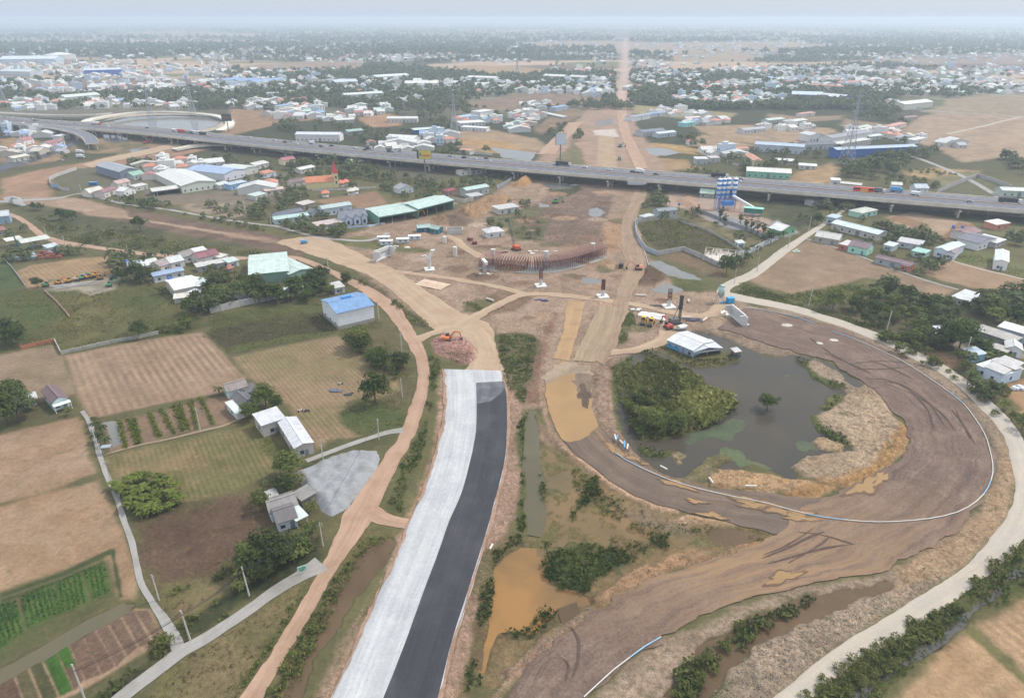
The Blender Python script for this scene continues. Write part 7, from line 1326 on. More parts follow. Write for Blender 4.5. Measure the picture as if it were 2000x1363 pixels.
# steel frame without roof in the walled compound
e = empty('roofless_shed', G(1413,505), -.35); m = M((190,184,172)); q = MB()
for x in np.linspace(-10,10,6):
    q.bar((x,-6,0),(x,-6,3.5),.22); q.bar((x,6,0),(x,6,3.5),.22); q.bar((x,-6,3.5),(x,0,5.4),.2); q.bar((x,6,3.5),(x,0,5.4),.2); q.bar((x,-6,3.4),(x,6,3.4),.12)
for y, z in ((-6,3.5),(-3,4.4),(0,5.4),(3,4.4),(6,3.5)): q.bar((-10,y,z),(10,y,z),.14)
q.build('frame', m, e); q = MB(); q.box(-10.5,-6.5,.0,10.5,6.5,.25); q.build('slab', M((214,206,194)), e); tag(e, "roofless steel shed frame on a pale slab in the walled compound", "shed frame")
# concrete pads and dumped heaps
for u, v, w, d, r, c, lb in [(845,556,16,9,.5,(206,180,158),"weathered pale formwork slab beside the main track")]:
    q = MB()
    for i in range(8):
        for j in range(4): q.box(-w/2+i*w/8+.1,-d/2+j*d/4+.1,0,-w/2+(i+1)*w/8-.1*(1+(i*j)%3),-d/2+(j+1)*d/4-.1,.12+.05*((i*3+j)%3))
    o = q.build('formwork_slab', M(c, .9, .25)); o.location = G(u, v)+Vector((0,0,.1)); o.rotation_euler = (0,0,-r); tag(o, lb, "slab")
def heap(name, u, v, r, h, mat, label, cat, sx=1, seed=0):
    n = 14; V_ = [(0,0,h)]; F_ = []; rr = random.Random(seed)
    for k, (f, z) in enumerate(((.35,.75),(.7,.35),(1.0,-.05))):
        for i in range(n): a = 2*math.pi*i/n; q = f*r*(1+rr.uniform(-.15,.15)); V_.append((math.cos(a)*q*sx, math.sin(a)*q, z*h*(1+rr.uniform(-.2,.2))))
    for i in range(n): j = (i+1) % n; F_.append((0,1+i,1+j)); F_ += [(1+i,1+n+i,1+n+j,1+j),(1+n+i,1+2*n+i,1+2*n+j,1+n+j)]
    q = MB(); q.add(V_, F_); o = q.build(name, mat, None, True); o.location = G(u, v)+Vector((0,0,.2)); tag(o, label, cat); return o
heap('lime_heap',1537,636,1.7,.3,WHT,"white powder patch highest up on the loop road","heap",1.6); heap('lime_heap',1600,671,1.3,.4,WHT,"white powder heap left of the pair on the loop road","heap",1.2,1); heap('lime_heap',1629,665,1.4,.3,WHT,"white powder heap right of the pair on the loop road","heap",1.3,2); heap('lime_patch',919,940,.8,.15,WHT,"white spill on the new asphalt","spill",1.3,3); heap('lime_patch',840,1256,.5,.1,WHT,"small white spill low on the asphalt","spill",1.2,4)
# gravel heap by the dirt road
P = wp([(575,925),(600,912),(640,896),(690,880),(735,880),(742,895),(735,915),(705,960),(680,992),(648,1008),(630,1000),(612,975),(590,950)]); xs = np.arange(P[:,0].min()-1, P[:,0].max()+1, .5); ys = np.arange(P[:,1].min()-1, P[:,1].max()+1, .5); gx, gy = np.meshgrid(xs, ys, indexing='ij'); d = sdist(gx, gy, P)+fbm(gx, gy, 4, 3, 44)*.5
cell = np.full(gx.shape, 9.0); pr = rng.uniform(P.min(0), P.max(0), (70, 2))
for a, b in pr: cell = np.minimum(cell, np.hypot(gx-a, gy-b))
gz = np.where(d > 0, np.minimum(d*.55, 1.0)+np.clip(1.5-cell*.55, 0, 2)*np.clip(d/3, 0, 1)*.85, -.3+d*.1)+fbm(gx, gy, 1.2, 2, 45)*.06; gz = np.maximum(gz, -.4)
i, j = np.meshgrid(np.arange(len(xs)-1), np.arange(len(ys)-1), indexing='ij'); a = (i*len(ys)+j).ravel(); F = np.c_[a, a+len(ys), a+len(ys)+1, a+1]; keep = d.ravel()[F].max(1) > -1.0
gm_ = SOIL("blue_grey_gravel", (176,178,180), (160,160,158), (186,190,196), lump=.5, sc=.09)
o = npmesh('gravel_heap', np.c_[gx.ravel(), gy.ravel(), gz.ravel()], F[keep], gm_); o.data.polygons.foreach_set('use_smooth', np.ones(int(keep.sum()), bool)); tag(o, "big pale grey gravel heap beside the dusty road", "gravel heap")
# white sheets, tarpaulins, pipes and other loose things
def slabs(name, u, v, rot, n, w, d, c, label, cat, h=.5, seed=0, spread=3):
    r = random.Random(seed); o = empty(name)
    for k in range(n): q = MB(); x, y, z = r.uniform(-spread, spread), r.uniform(-spread*.5, spread*.5), r.uniform(.1, h); ww, dd = w*r.uniform(.5,1.1)/2, d*r.uniform(.6,1.1)/2; q.box(x-ww,y-dd,0,x+ww,y+dd,z+k*.013); b_ = q.build('piece', M(c, .6, .15), o); b_.rotation_euler = (0,0,r.uniform(-.06,.06))
    o.location = G(u, v)+Vector((0,0,.1)); o.rotation_euler = (0,0,rot); tag(o, label, cat)
slabs('material_stack',1274,618,-.25,12,5,2.2,(236,236,232),"pile of white covered materials behind the rollers","material pile",.9,1,5); slabs('material_stack',1333,639,.6,6,3,1.4,(230,228,224),"white covered pile at the foot of the rig","material pile",1.0,2,2.2); slabs('steel_bundle',1352,625,-.1,8,5,.5,(86,86,100),"dark steel bundles right of the rig","steel bundle",.5,3,3); slabs('plank_stack',1326,645,0,8,4,.8,(120,116,110),"grey plank stack behind the shack roof","plank stack",.9,4,1.2)
slabs('material_stack',1246,606,0,3,2,1,(230,230,228),"two small white covered bundles by the track","bundle",.6,5,2.5); slabs('pipe_stack',1058,588,.2,7,3,.6,(78,84,120),"dark blue pipe pieces beside the branching track","pipe pile",.5,6,2.8); slabs('pipe_stack',830,500,.4,5,1.5,.8,(200,200,210),"small scrap pile by the weathered slab","scrap pile",.5,7,2)
slabs('block_pile',775,484,.1,14,2.2,1,(226,222,214),"loose white blocks in front of the site cabins","block pile",.7,8,7)
slabs('scrap_pile',97,502,.15,26,3,1.6,(150,92,76),"rusty scrap pile in the breakers yard at left","scrap pile",2.2,9,8); slabs('scrap_pile',45,503,.15,22,2.5,1.4,(176,196,200),"pale blue scrap pile in the breakers yard at left","scrap pile",1.8,10,8); slabs('rebar_bundle',985,494,.3,6,4,.6,(120,70,66),"dark red steel bundles behind the scaffolding's left half","steel bundle",.6,11,5); slabs('formwork_bundle',1060,494,.05,10,3,1,(214,204,188),"cream formwork panels behind the scaffolding's middle","panel pile",.6,12,8)
slabs('concrete_beams',142,559,.35,16,11,.4,(190,186,178),"rows of grey concrete beams in the storage yard","beam stack",.3,13,7); slabs('tarpaulin',657,764,-.3,3,3.4,2,(92,98,110),"crumpled grey tarpaulin left on the stubble field","tarpaulin",.25,14,1.2); slabs('tarpaulin',677,771,.5,3,3,1,(60,64,72),"dark crumpled tarpaulin right on the stubble field","tarpaulin",.2,15,1)
slabs('rubble_strip',1418,613,1.8,7,3,.8,(228,224,216),"narrow white line of covered bags by the abutment","bag row",.4,16,3.5); slabs('rubble_pile',1995,760,.4,14,2.4,1.6,(200,204,210),"pale rubble pile beside the blue walled house","rubble pile",1.0,17,3)
for u, v, r, L, lb in [(957,587,-.7,4.4,"pale pipe lying left in the dirt triangle"),(1252,579,-.1,5,"white pipe lying on rubble right of the haul road"),(1376,626,.9,4.2,"pale pipe lying right of the steel bundles"),(1345,590,1.5,3,"short upright looking pale pipe by the rubble"),(1340,622,0,4,"pale pipe beside the rig")]:
    q = MB(); q.cyl((-L/2,0,.5),(L/2,0,.5),.5,n=10); o = q.build('concrete_pipe', M((206,192,176))); o.location = G(u, v)+Vector((0,0,.1)); o.rotation_euler = (0,0,r); tag(o, lb, "pipe")
for u, v, r, lb in [(918,470,-.6,"dark red drum, left of two by the bend"),(927,477,.1,"dark red drum, right of two by the bend")]:
    q = MB(); q.cyl((-1.4,0,.9),(1.4,0,.9),.9,n=12); q.cyl((-1.45,0,.9),(-1.4,0,.9),1.05,n=12); q.cyl((1.4,0,.9),(1.45,0,.9),1.05,n=12); o = q.build('steel_drum', M((122,66,66))); o.location = G(u, v); o.rotation_euler = (0,0,r); tag(o, lb, "drum")
for u, v, rot, c, lb in [(587,804,.4,(210,210,206),"white motorbike on the stubble field"),(600,804,.2,(70,74,86),"dark motorbike on the stubble field"),(665,751,.5,(190,190,190),"pale motorbike above the grey tarpaulin")]:
    e = empty('motorbike', G(u, v), rot); 
    for x in (-.65,.65): q = MB(); q.cyl((x,-.06,.3),(x,.06,.3),.3,n=10); q.build('wheel', TY, e)
    q = MB(); q.box(-.5,-.14,.35,.4,.14,.75); q.box(-.75,-.12,.75,.1,.12,.9); q.bar((.65,0,.3),(.4,0,1.0),.1); q.bar((.4,-.3,1.0),(.4,.3,1.0),.06); q.build('body', M(c), e); tag(e, lb, "motorbike")
# pipelines
def pipeline(pts, label, seg=5, r=.13, z=.45, c2=(150,190,214)):
    P_ = crom(np.array([G(u, v).to_2d()[:] for u, v in pts]), 8); s = np.r_[0, np.cumsum(np.linalg.norm(np.diff(P_, axis=0), axis=1))]; n = min(95, max(2, int(s[-1]/seg))); t = np.linspace(0, s[-1], n+1); x = np.interp(t, s, P_[:,0]); y = np.interp(t, s, P_[:,1]); x += fbm(x, y, 12, 2, 5)*.3
    e = empty('pipeline', (x[0], y[0], 0))
    for i in range(n): q = MB(); q.cyl((x[i]-x[0], y[i]-y[0], z), (x[i+1]-x[0], y[i+1]-y[0], z), r, n=8); q.build('pipe_segment', M((206,204,196)) if (i//2) % 6 else M(c2), e)
    tag(e, label, "pipeline")
pipeline([(1201,886),(1225,902),(1262,920),(1310,940),(1360,955),(1425,970),(1500,985),(1560,1002),(1620,1014),(1700,1021),(1760,1020),(1820,1014),(1870,1002),(1905,982),(1928,955),(1939,920),(1932,880),(1915,835),(1885,795),(1850,765),(1800,730),(1760,706),(1715,684),(1670,664),(1625,648)], "long white and blue pipe curving around the loop road", 4.6)
pipeline([(1290,1246),(1262,1262),(1235,1282),(1205,1305),(1170,1335),(1140,1363)], "white and blue pipe along the lower loop road edge", 4)
pipeline([(1592,634),(1560,622),(1520,612),(1470,603),(1445,600)], "thin white pipe along the upper rubble bank", 6, .15); pipeline([(1245,430),(1243,460),(1258,490),(1268,520),(1290,535)], "thin pale hose beside the blue hoarding", 6, .15, .3)
for i, (a, b, c) in enumerate([((1200,854),(1203,866),0),((1206,856),(1202,866),1),((1210,865),(1217,873),0),((1219,867),(1219,880),1),((1226,873),(1224,883),0),((1384,938),(1392,950),0),((1454,954),(1477,956),0),((1289,915),(1302,923),0),((957,1078),(962,1070),0)]):
    g0, g1 = G(*a), G(*b); q = MB(); q.cyl((0,0,.3),(g1.x-g0.x, g1.y-g0.y, .5),.22,n=8); o = q.build('loose_pipe', M((226,222,212)) if not c else M((100,176,222))); o.location = g0+Vector((0,0,.8)); tag(o, ["white","blue"][c]+" loose pipe length, "+["first","second","third","fourth","fifth"][min(i,4)]+" from the left on the ramp bank" if i < 5 else ["white pipe length in front of the south spoil strip","white pipe length right of centre on the south spoil strip","white pipe length on the ramp bank by the small isle","short white culvert end beside the new asphalt"][i-5], "pipe")
# ------------------------------------------------------------------ walls and fences
def wall(pts, h, c, label, cat='wall', th=.3, post=None, name='wall'):
    P_ = [G(*p) for p in pts]; e = empty(name, P_[0]); q = MB(); pp = MB()
    for a, b in zip(P_[:-1], P_[1:]):
        a, b = a-P_[0], b-P_[0]; L = (b-a).length; q.bar(a+Vector((0,0,h/2-.1)), b+Vector((0,0,h/2-.1)), th, h+.2); n = max(1, int(L/4))
        for k in range(n): m_ = a+(b-a)*k/n; pp.box(m_.x-th*.75, m_.y-th*.75, -.2, m_.x+th*.75, m_.y+th*.75, h+.25)
    q.build('panel', M(c, .9, .25, sc=.3), e); tag(pp.build('post', M(tuple(int(x*.94) for x in c), .9, .2), e), kind=None); tag(e, label, cat)
GW = (176,174,170)
wall([(412,612),(470,598),(540,584),(596,570)], 3, (182,180,176), "long grey panel wall in front of the palm garden"); wall([(1243,433),(1240,446),(1243,462),(1252,478),(1262,490),(1284,499)], 2.5, (170,180,190), "curved grey and blue hoarding beside the haul road", 'hoarding')
wall([(1284,499),(1334,490),(1370,505),(1410,524)], 2.6, GW, "grey wall along the front of the walled compound"); wall([(1243,434),(1290,427),(1326,428)], 2, GW, "grey wall at the back of the walled compound"); wall([(1360,412),(1420,437),(1470,455),(1505,472)], 2.4, (156,156,156), "grey wall between plant yard and compound"); wall([(1440,502),(1470,492),(1492,480),(1520,468)], 2.8, (196,202,206), "white wall along the lane beside the compound"); wall([(1330,436),(1380,452),(1420,474),(1450,494)], 1.6, (160,158,150), "low grey wall across the compound grass")
wall([(120,692),(165,682),(220,670),(270,661),(310,652)], 1.4, (170,168,160), "low grey wall behind the furrowed field"); wall([(108,668),(114,680),(120,692)], 1.4, (170,168,160), "short low wall beside the furrowed field corner"); wall([(42,682),(75,674),(108,667)], 1.4, (178,112,86), "low brick wall behind the left field"); wall([(88,570),(110,590),(130,612),(137,622)], 1.0, (170,140,120), "low brick wall through the green meadow"); wall([(8,508),(25,525),(50,560)], .9, (150,150,144), "low fence left of the straw field", 'fence')
wall([(1830,378),(1870,360),(1908,346),(1940,356),(1975,370)], 3, (182,180,176), "tall grey wall round the triangular plot"); wall([(97,352),(112,345),(150,332)], 2.6, (190,188,182), "pale wall left of the grey warehouse"); wall([(97,352),(99,362),(120,372),(135,374)], 2.4, (186,184,178), "pale wall corner at the village plot"); wall([(850,388),(880,392),(905,396),(925,392)], 2.6, (190,184,174), "cream wall in front of the crimson pavilion"); wall([(970,370),(985,362),(1000,352)], 2.6, (150,156,164), "steel grey fence by the sand stockpile", 'fence')
wall([(720,444),(740,439),(752,438)], 1, (200,210,222), "pale blue garden wall right of the villa"); wall([(680,446),(728,442)], 1.1, (186,204,228), "white blue balustrade in front of the villa", 'balustrade'); wall([(917,300),(940,302),(962,304)], 2, (212,206,194), "white wall by the canal beyond the expressway"); wall([(26,316),(56,320)], 1.5, (190,188,182), "low pale wall by cream barn at left"); wall([(1420,320),(1450,326),(1475,331)], 2, (196,190,182), "cream garden wall beyond the expressway"); wall([(610,374),(660,372),(735,368)], 1.4, (200,196,186), "pale churchyard fence", 'fence')
# ------------------------------------------------------------------ poles, wires, pylons, billboards, signs
def pole(h=8.5, arm=True):
    e = empty('utility_pole'); q = MB(); q.cyl((0,0,-.2),(0,0,h),.2,.13,n=8); q.build('shaft', M((196,190,180)), e)
    if arm: q = MB(); q.bar((-.8,0,h-.4),(.8,0,h-.4),.12); q.bar((-.6,0,h-1),(.6,0,h-1),.1); q.build('crossarm', M((150,146,140)), e)
    return e
pp0 = None; POL = [(372,1250),(311,1172),(487,1163),(631,1066),(740,858),(786,776),(785,690),(740,624),(642,533),(218,943),(391,840),(195,884),(632,903),(165,1363),(129,488),(253,505),(93,470),(530,443),(578,452),(768,458),(1434,553),(1478,530),(1480,497),(1539,484),(1579,452),(1579,598),(1731,648),(1882,705),(1196,366),(1271,370),(1321,371),(1077,350),(923,334),(797,325),(628,300),(740,440),(1825,395),(1928,424),(1934,422),(1740,405),(1640,392),(1600,388),(1511,375),(206,388),(160,380),(238,395),(306,402),(312,400),(480,418),(1130,318),(1890,420)]
for i, (u, v) in enumerate(POL):
    o = pole() if pp0 is None else copy_tree(pp0); pp0 = pp0 or o; g = G(u, v); o.location = g; s = random.uniform(.88, 1.08)*(1.2 if u in (1731,1579,1882) else 1); o.scale = (s,s,s); o.rotation_euler = (random.uniform(-.03,.03), random.uniform(-.03,.03), random.uniform(0,3)); item(o, "pale concrete utility pole", "utility pole", "utility poles")
def wire(a, b, n, label, sag=.8):
    e = empty('power_line', a); q = MB()
    for k in range(n):
        off = Vector((0, .35*(k-n/2), -.3*(k % 2))); pr = Vector((0,0,0))+off
        for i in range(1, 9): t = i/8; c_ = (b-a)*t+off-Vector((0,0,sag*4*t*(1-t))); q.bar(pr, c_, .06); pr = c_
    q.build('wire', DARK, e); tag(e, label, "power line", "wires between utility poles")
Wp = [Vector((*G(u, v).to_2d(), 8)) for u, v in [(165,1363),(372,1250),(487,1163),(631,1066)]]
for k, lb in enumerate(["lowest left span of black wires over the lane hedge","middle span of black wires over the lane hedge","right span of black wires ending at the farmhouse pole"]): wire(Wp[k], Wp[k+1], 3, lb)
wire(Vector((*G(631,1066).to_2d(),8)), Vector((*G(740,858).to_2d(),8)), 1, "single wire crossing the gravel heap"); wire(Vector((*G(218,943).to_2d(),7.5)), Vector((*G(311,1172).to_2d(),7.5)), 1, "thin wire along the concrete footpath")
def pylon(h, w, label, u, v, rot=.3):
    e = empty('lattice_pylon', G(u, v), rot); m = M((168,172,178)); lv = 12
    def wd(z): t = z/h; return w*(1-t/.72)*.5+.9*(t/.72) if t < .72 else .9-.5*(t-.72)/.28
    q = MB()
    for sx in (-1,1):
        for sy in (-1,1):
            pr = None
            for k in range(lv+1): z = h*k/lv; p = (sx*wd(z), sy*wd(z), z); (q.bar(pr, p, .32) if pr else None); pr = p
    q.build('leg', m, e); q = MB()
    for k in range(lv):
        z0, z1 = h*k/lv, h*(k+1)/lv; a, b = wd(z0), wd(z1)
        for c0, c1 in (((-1,-1),(1,-1)),((1,-1),(1,1)),((1,1),(-1,1)),((-1,1),(-1,-1))): q.bar((c0[0]*a,c0[1]*a,z0),(c1[0]*b,c1[1]*b,z1),.18); q.bar((c1[0]*a,c1[1]*a,z0),(c0[0]*b,c0[1]*b,z1),.18); q.bar((c0[0]*b,c0[1]*b,z1),(c1[0]*b,c1[1]*b,z1),.16)
    q.build('bracing', m, e)
    for z in (.74,.84,.94): q = MB(); q.bar((-w*.55,0,h*z),(w*.55,0,h*z),.3); q.bar((-w*.55,0,h*z),(0,0,h*z+1.6),.18); q.bar((w*.55,0,h*z),(0,0,h*z+1.6),.18); q.build('crossarm', m, e)
    tag(e, label, "pylon", "lattice pylons")
pylon(46, 9, "grey lattice pylon behind the yellow billboard", 888, 268); pylon(62, 10, "tallest lattice pylon, before the blue factory", 1652, 321); pylon(48, 9, "grey lattice pylon inside the round retention pond", 377, 226); pylon(44, 9, "faint lattice pylon at the far left edge", 8, 205); pylon(44, 8, "faint lattice pylon left of the retention pond island", 297, 238); pylon(40, 8, "faint lattice pylon inside the distant woods", 1010, 150)
def billboard(u, v, ph, w, h, rot, fc_, label, art=None):
    e = empty('billboard', G(u, v), rot); q = MB(); q.cyl((0,0,0),(0,0,ph),.55,n=10); q.build('mast', M((120,120,118)), e); q = MB(); q.box(-w/2,-.5,ph,w/2,.5,ph+h); q.build('frame', M((90,96,100)), e); q = MB(); q.box(-w/2+.15,-.56,ph+.15,w/2-.15,-.5,ph+h-.15); f = q.build('panel', M(fc_, .5, .05), e)
    if art:
        for x0, z0, x1, z1, c in art: q = MB(); q.box(x0*w-w/2,-.60,ph+z0*h,x1*w-w/2,-.565,ph+z1*h); q.build('panel_print', M(c, .5, .05), f)
    tag(e, label, "billboard")
billboard(831,352,17,12,7,-.15,(206,200,90),"yellow printed billboard on a tall mast before the expressway",[(.0,.05,.14,.95,(70,84,100)),(.30,.62,.85,.82,(232,190,90)),(.36,.28,.9,.5,(220,120,90)),(.2,.3,.3,.7,(96,120,150))])
billboard(1094,318,16,10,10,.35,(206,212,220),"blank grey billboard on a mast beyond the expressway"); billboard(447,258,12,11,8,.1,(62,82,100),"dark billboard with red figure at the pond corner",[(.12,.3,.5,.75,(150,70,60)),(.55,.35,.9,.7,(110,96,70))])
e = empty('road_sign', G(592,1121), .5); q = MB(); q.cyl((0,0,0),(0,0,2.2),.06,n=6); q.build('post', M((170,170,170)), e); q = MB(); q.box(-1.1,-.06,1.0,1.1,.06,2.6); q.build('board', M((190,214,206)), e); q = MB()
for i, (z, x0, x1) in enumerate(((2.2,-.8,.7),(1.85,-.9,.9),(1.5,-.6,.8),(1.2,-.8,.4))): q.box(x0,-.1,z,x1,-.065,z+.18)
q.build('lettering', M((50,140,90)), e); tag(e, "small green lettered board at the dirt road fork", "sign")
e = empty('sign_frame', G(211,886), .2); q = MB(); q.bar((-1.2,0,0),(-1.2,0,2.6),.14); q.bar((1.2,0,0),(1.2,0,2.6),.14); q.bar((-1.2,0,2.6),(1.2,0,2.6),.14); q.build('post', M((170,176,182)), e); q = MB(); q.box(-1.4,-.8,2.62,1.4,.9,2.75); q.build('roof', M((150,160,168)), e); tag(e, "small grey roofed gate at the footpath junction", "gate")
for u, v, lb in [(1325,412,"blue water tank on a stand behind the slate roofed house"),(1858,458,"blue water tank, left one above the row house"),(1876,458,"blue water tank, right one above the row house"),(252,528,"blue water tank beside the small blue grey house"),(336,562,"blue water tank near the white roofed barn")]:
    e = empty('water_tank', G(u, v)); q = MB(); q.cyl((0,0,4),(0,0,5.6),.8,n=12); q.build('tank', M((50,110,200), .4), e); q = MB()
    for a in ((-.6,-.6),(.6,-.6),(.6,.6),(-.6,.6)): q.bar((*a,0),(*a,4),.12)
    q.build('stand', DARK, e); tag(e, lb, "water tank")
e = empty('tomb', G(1555,492), .2); q = MB(); q.box(-2,-1.2,0,2,1.2,.5); q.build('base', M((190,206,190)), e); q = MB(); q.prism([(-1.2,.5),(1.2,.5),(.8,1.4),(-.8,1.4)], -.6, .6); q.build('headstone', M((200,214,200)), e); tag(e, "small pale tomb alone in the corner of the tan field", "tomb")
e = empty('parasol', G(411,573)); q = MB(); q.cyl((0,0,0),(0,0,2.2),.05,n=6); q.build('pole', DARK, e); q = MB(); q.cyl((0,0,1.9),(0,0,2.6),1.4,.05,n=10); q.build('canopy', M((230,190,60)), e); tag(e, "yellow parasol in the yard beside the carport", "parasol")
e = empty('derrick_crane', G(42,498), .3); q = MB(); q.bar((0,0,0),(-1,0,13),.4); q.bar((1,0,0),(-1,0,13),.3); q.build('mast', M((60,120,124)), e); q = MB(); q.bar((-4,0,3),(9,0,5),.35); q.build('jib', M((60,120,124)), e); tag(e, "teal derrick crane in the breakers yard at left", "crane")
e = empty('shipping_container', G(183,362), .1); q = MB(); q.box(-3,-1.2,0,3,1.2,2.4); q.build('body', M((60,110,160)), e); q = MB(); q.box(-3.1,-1.3,2.4,3.1,1.3,2.55); q.build('roof', M((120,160,190)), e); tag(e, "blue cabin alone in the village plot", "cabin")
e = empty('notice_board', G(109,370), .2); q = MB(); q.bar((-2,0,0),(-2,0,3),.15); q.bar((2,0,0),(2,0,3),.15); q.build('post', DARK, e); q = MB(); q.box(-2.5,-.1,1.6,2.5,.1,4); q.build('board', M((150,176,200)), e); tag(e, "pale blue board at the corner of the village plot", "board")
slabs('concrete_barrier',1283,598,-.12,4,6,.7,(90,86,84),"dark steel beam lying beside the track crossing","beam",.5,21,1.5)
# ------------------------------------------------------------------ plant the requested trees, nearest ones as things, the rest as one wood
REQ.sort(key=lambda q: q[0]); cnt = {'tree': 0, 'palm': 0, 'banana': 0, 'bush': 0}
for d, kind, x, y, s in REQ:
    if not free(x, y, 1.2): continue
    c = kind if kind in cnt else 'tree'
    if cnt[c] < BUDGET[c] and (d < 1e4):
        cnt[c] += 1; place(kind if not (kind == 'mid' and d > -1 and abs(d) < 300) else 'big', x, y, s)
    else: FAR.append((x, y, s*{'palm': .8, 'banana': .4, 'bush': .35, 'small': .6}.get(kind, 1.0)))
def farmass(L, name, nl, sz, label):
    L = np.array(L); r = rng; n = len(L); per = nl
    d = r.normal(0, 1, (n, per, 3)); d /= np.linalg.norm(d, axis=2, keepdims=True); d[:, :, 2] = np.abs(d[:, :, 2])
    rad = r.uniform(.65, 1.0, (n, per, 1)); s = L[:, 2][:, None, None]
    c = np.zeros((n, per, 3)); c[:, :, 0] = L[:, 0][:, None]; c[:, :, 1] = L[:, 1][:, None]; c[:, :, 2] = 2.6*L[:, 2][:, None]
    c = c + d*rad*s*np.array([4.2, 4.2, 5.6]); V, F = leafquads(c.reshape(-1, 3), d.reshape(-1, 3)+[0, 0, .3], np.repeat(L[:, 2], per)*sz*r.uniform(.7, 1.3, n*per), .85, .35)
    T = np.clip(np.repeat(r.uniform(0, .6, n), per)+r.uniform(0, .4, n*per), 0, 1)
    return tag(npmesh(name, V, F, LEAFD, {'tint': ('FLOAT', 'FACE', T)}), label, None, None, 'stuff')
def notfield(x, y):
    for P in FARPOLY:
        if P[:, 0].min() < x < P[:, 0].max() and P[:, 1].min() < y < P[:, 1].max() and inpoly(x, y, P): return False
    return True
FAR = [q for q in FAR if free(q[0], q[1], 4) and notfield(q[0], q[1]) and not (-10 < 1 and abs(PX(q[0], q[1])[0]-1216) < 14 and 55 < PX(q[0], q[1])[1] < 205)]
near_ = [q for q in FAR if q[1] < 1150]; mid_ = [q for q in FAR if 1150 <= q[1] < 2600]; far_ = [(a, b, c*1.7) for a, b, c in FAR if b >= 2600]
farmass(near_, 'woodland', 46, 1.25, None); farmass(mid_, 'distant_woodland', 16, 2.3, None); farmass(far_, 'distant_woodland', 8, 3.4, None)
print('TREES', cnt, len(near_), len(mid_), len(far_))
# ------------------------------------------------------------------ ground-hugging growth nobody could count
def tufts(name, polys, dens, h, w, mat, label=None, jag=.6, base=0.0, cap=60000, up=True):
    Cs = []
    for P in polys:
        Q = wp(P); lo, hi = Q.min(0), Q.max(0); area = abs(sum(Q[i][0]*Q[(i+1) % len(Q)][1]-Q[(i+1) % len(Q)][0]*Q[i][1] for i in range(len(Q))))/2
        n = int(min(cap, area*dens)*(hi[0]-lo[0])*(hi[1]-lo[1])/max(area, 1)); pts = rng.uniform(lo, hi, (n, 2)); e = fbm(pts[:, 0], pts[:, 1], 7, 3, 61)
        d = sdist(pts[:, 0], pts[:, 1], Q); ok = (d+e*3 > .2) & (e > -jag); pts = pts[ok]
        for FP, z in FLAT:
            if FP[:, 0].min() < hi[0] and FP[:, 0].max() > lo[0] and FP[:, 1].min() < hi[1] and FP[:, 1].max() > lo[1] and len(pts):
                q = FP[::max(1, len(FP)//200)]; pts = pts[sdist(pts[:, 0], pts[:, 1], q) < -.3]
        Cs.append(pts)
    Cs = np.vstack(Cs); n = len(Cs)
    if n == 0: return
    hh = h*rng.uniform(.5, 1.3, n); a = rng.uniform(0, 2*math.pi, n)
    c = np.c_[Cs, base+hh*.5]; V = []; k = 3
    c3 = np.repeat(c, k, 0)+rng.normal(0, w*.45, (n*k, 3))*[1, 1, .35]; h3 = np.repeat(hh, k)*rng.uniform(.6, 1.1, n*k)
    nr = rng.normal(0, 1, (n*k, 3)); nr[:, 2] = np.abs(nr[:, 2])*(.35 if up else 1.0)+.2; V, F = leafquads(c3, nr, 1.0, .7, .1); V = c3.repeat(4, 0)+(V-c3.repeat(4, 0))*(np.repeat(h3, 4)[:, None]*.55)
    V[:, 2] = np.maximum(V[:, 2], base-.1)
    f = fbm(c3[:, 0], c3[:, 1], 9, 3, 66); T = np.clip(.5+f*.8+rng.uniform(-.3, .3, len(c3)), 0, 1)
    return tag(npmesh(name, V, F, mat, {'tint': ('FLOAT', 'FACE', T)}), label, None, None, 'stuff')
ISL = [(1225,742),(1240,712),(1268,700),(1305,706),(1340,722),(1370,745),(1400,765),(1428,775),(1435,795),(1415,812),(1395,832),(1345,850),(1300,860),(1255,862),(1232,830),(1218,790)]
tufts('reeds', [ISL], 2.6, 1.5, .8, GRASSM, jag=.95, base=.3)
tufts('reeds', [[(1330,730),(1370,745),(1400,765),(1430,777),(1435,795),(1400,830),(1370,840),(1330,800)]], 2.2, 2.2, .8, GRASSM, jag=.9, base=.5)
tufts('undergrowth', [[(1225,760),(1300,750),(1340,800),(1330,850),(1255,862),(1222,800)]], .35, 1.9, 1.4, HEDGEM, jag=.0, base=.5, up=False)
tufts('bank_weeds', [[(1198,722),(1225,698),(1240,700),(1222,730),(1208,790)],[(1580,812),(1590,803),(1606,830),(1650,853),(1662,874),(1640,868),(1595,845)],[(1600,795),(1630,770),(1650,766),(1640,790),(1615,810)],[(1555,700),(1575,705),(1600,735),(1650,752),(1655,762),(1620,760),(1585,742)],[(1235,872),(1262,892),(1300,897),(1320,885),(1315,878),(1285,882),(1255,870)],[(1285,672),(1300,690),(1330,706),(1360,716),(1410,714),(1450,700),(1435,692),(1412,700),(1360,704),(1310,685)],[(1245,690),(1290,676),(1300,684),(1260,696)]], 1.8, .7, .5, WEEDM, jag=.4, base=.25)
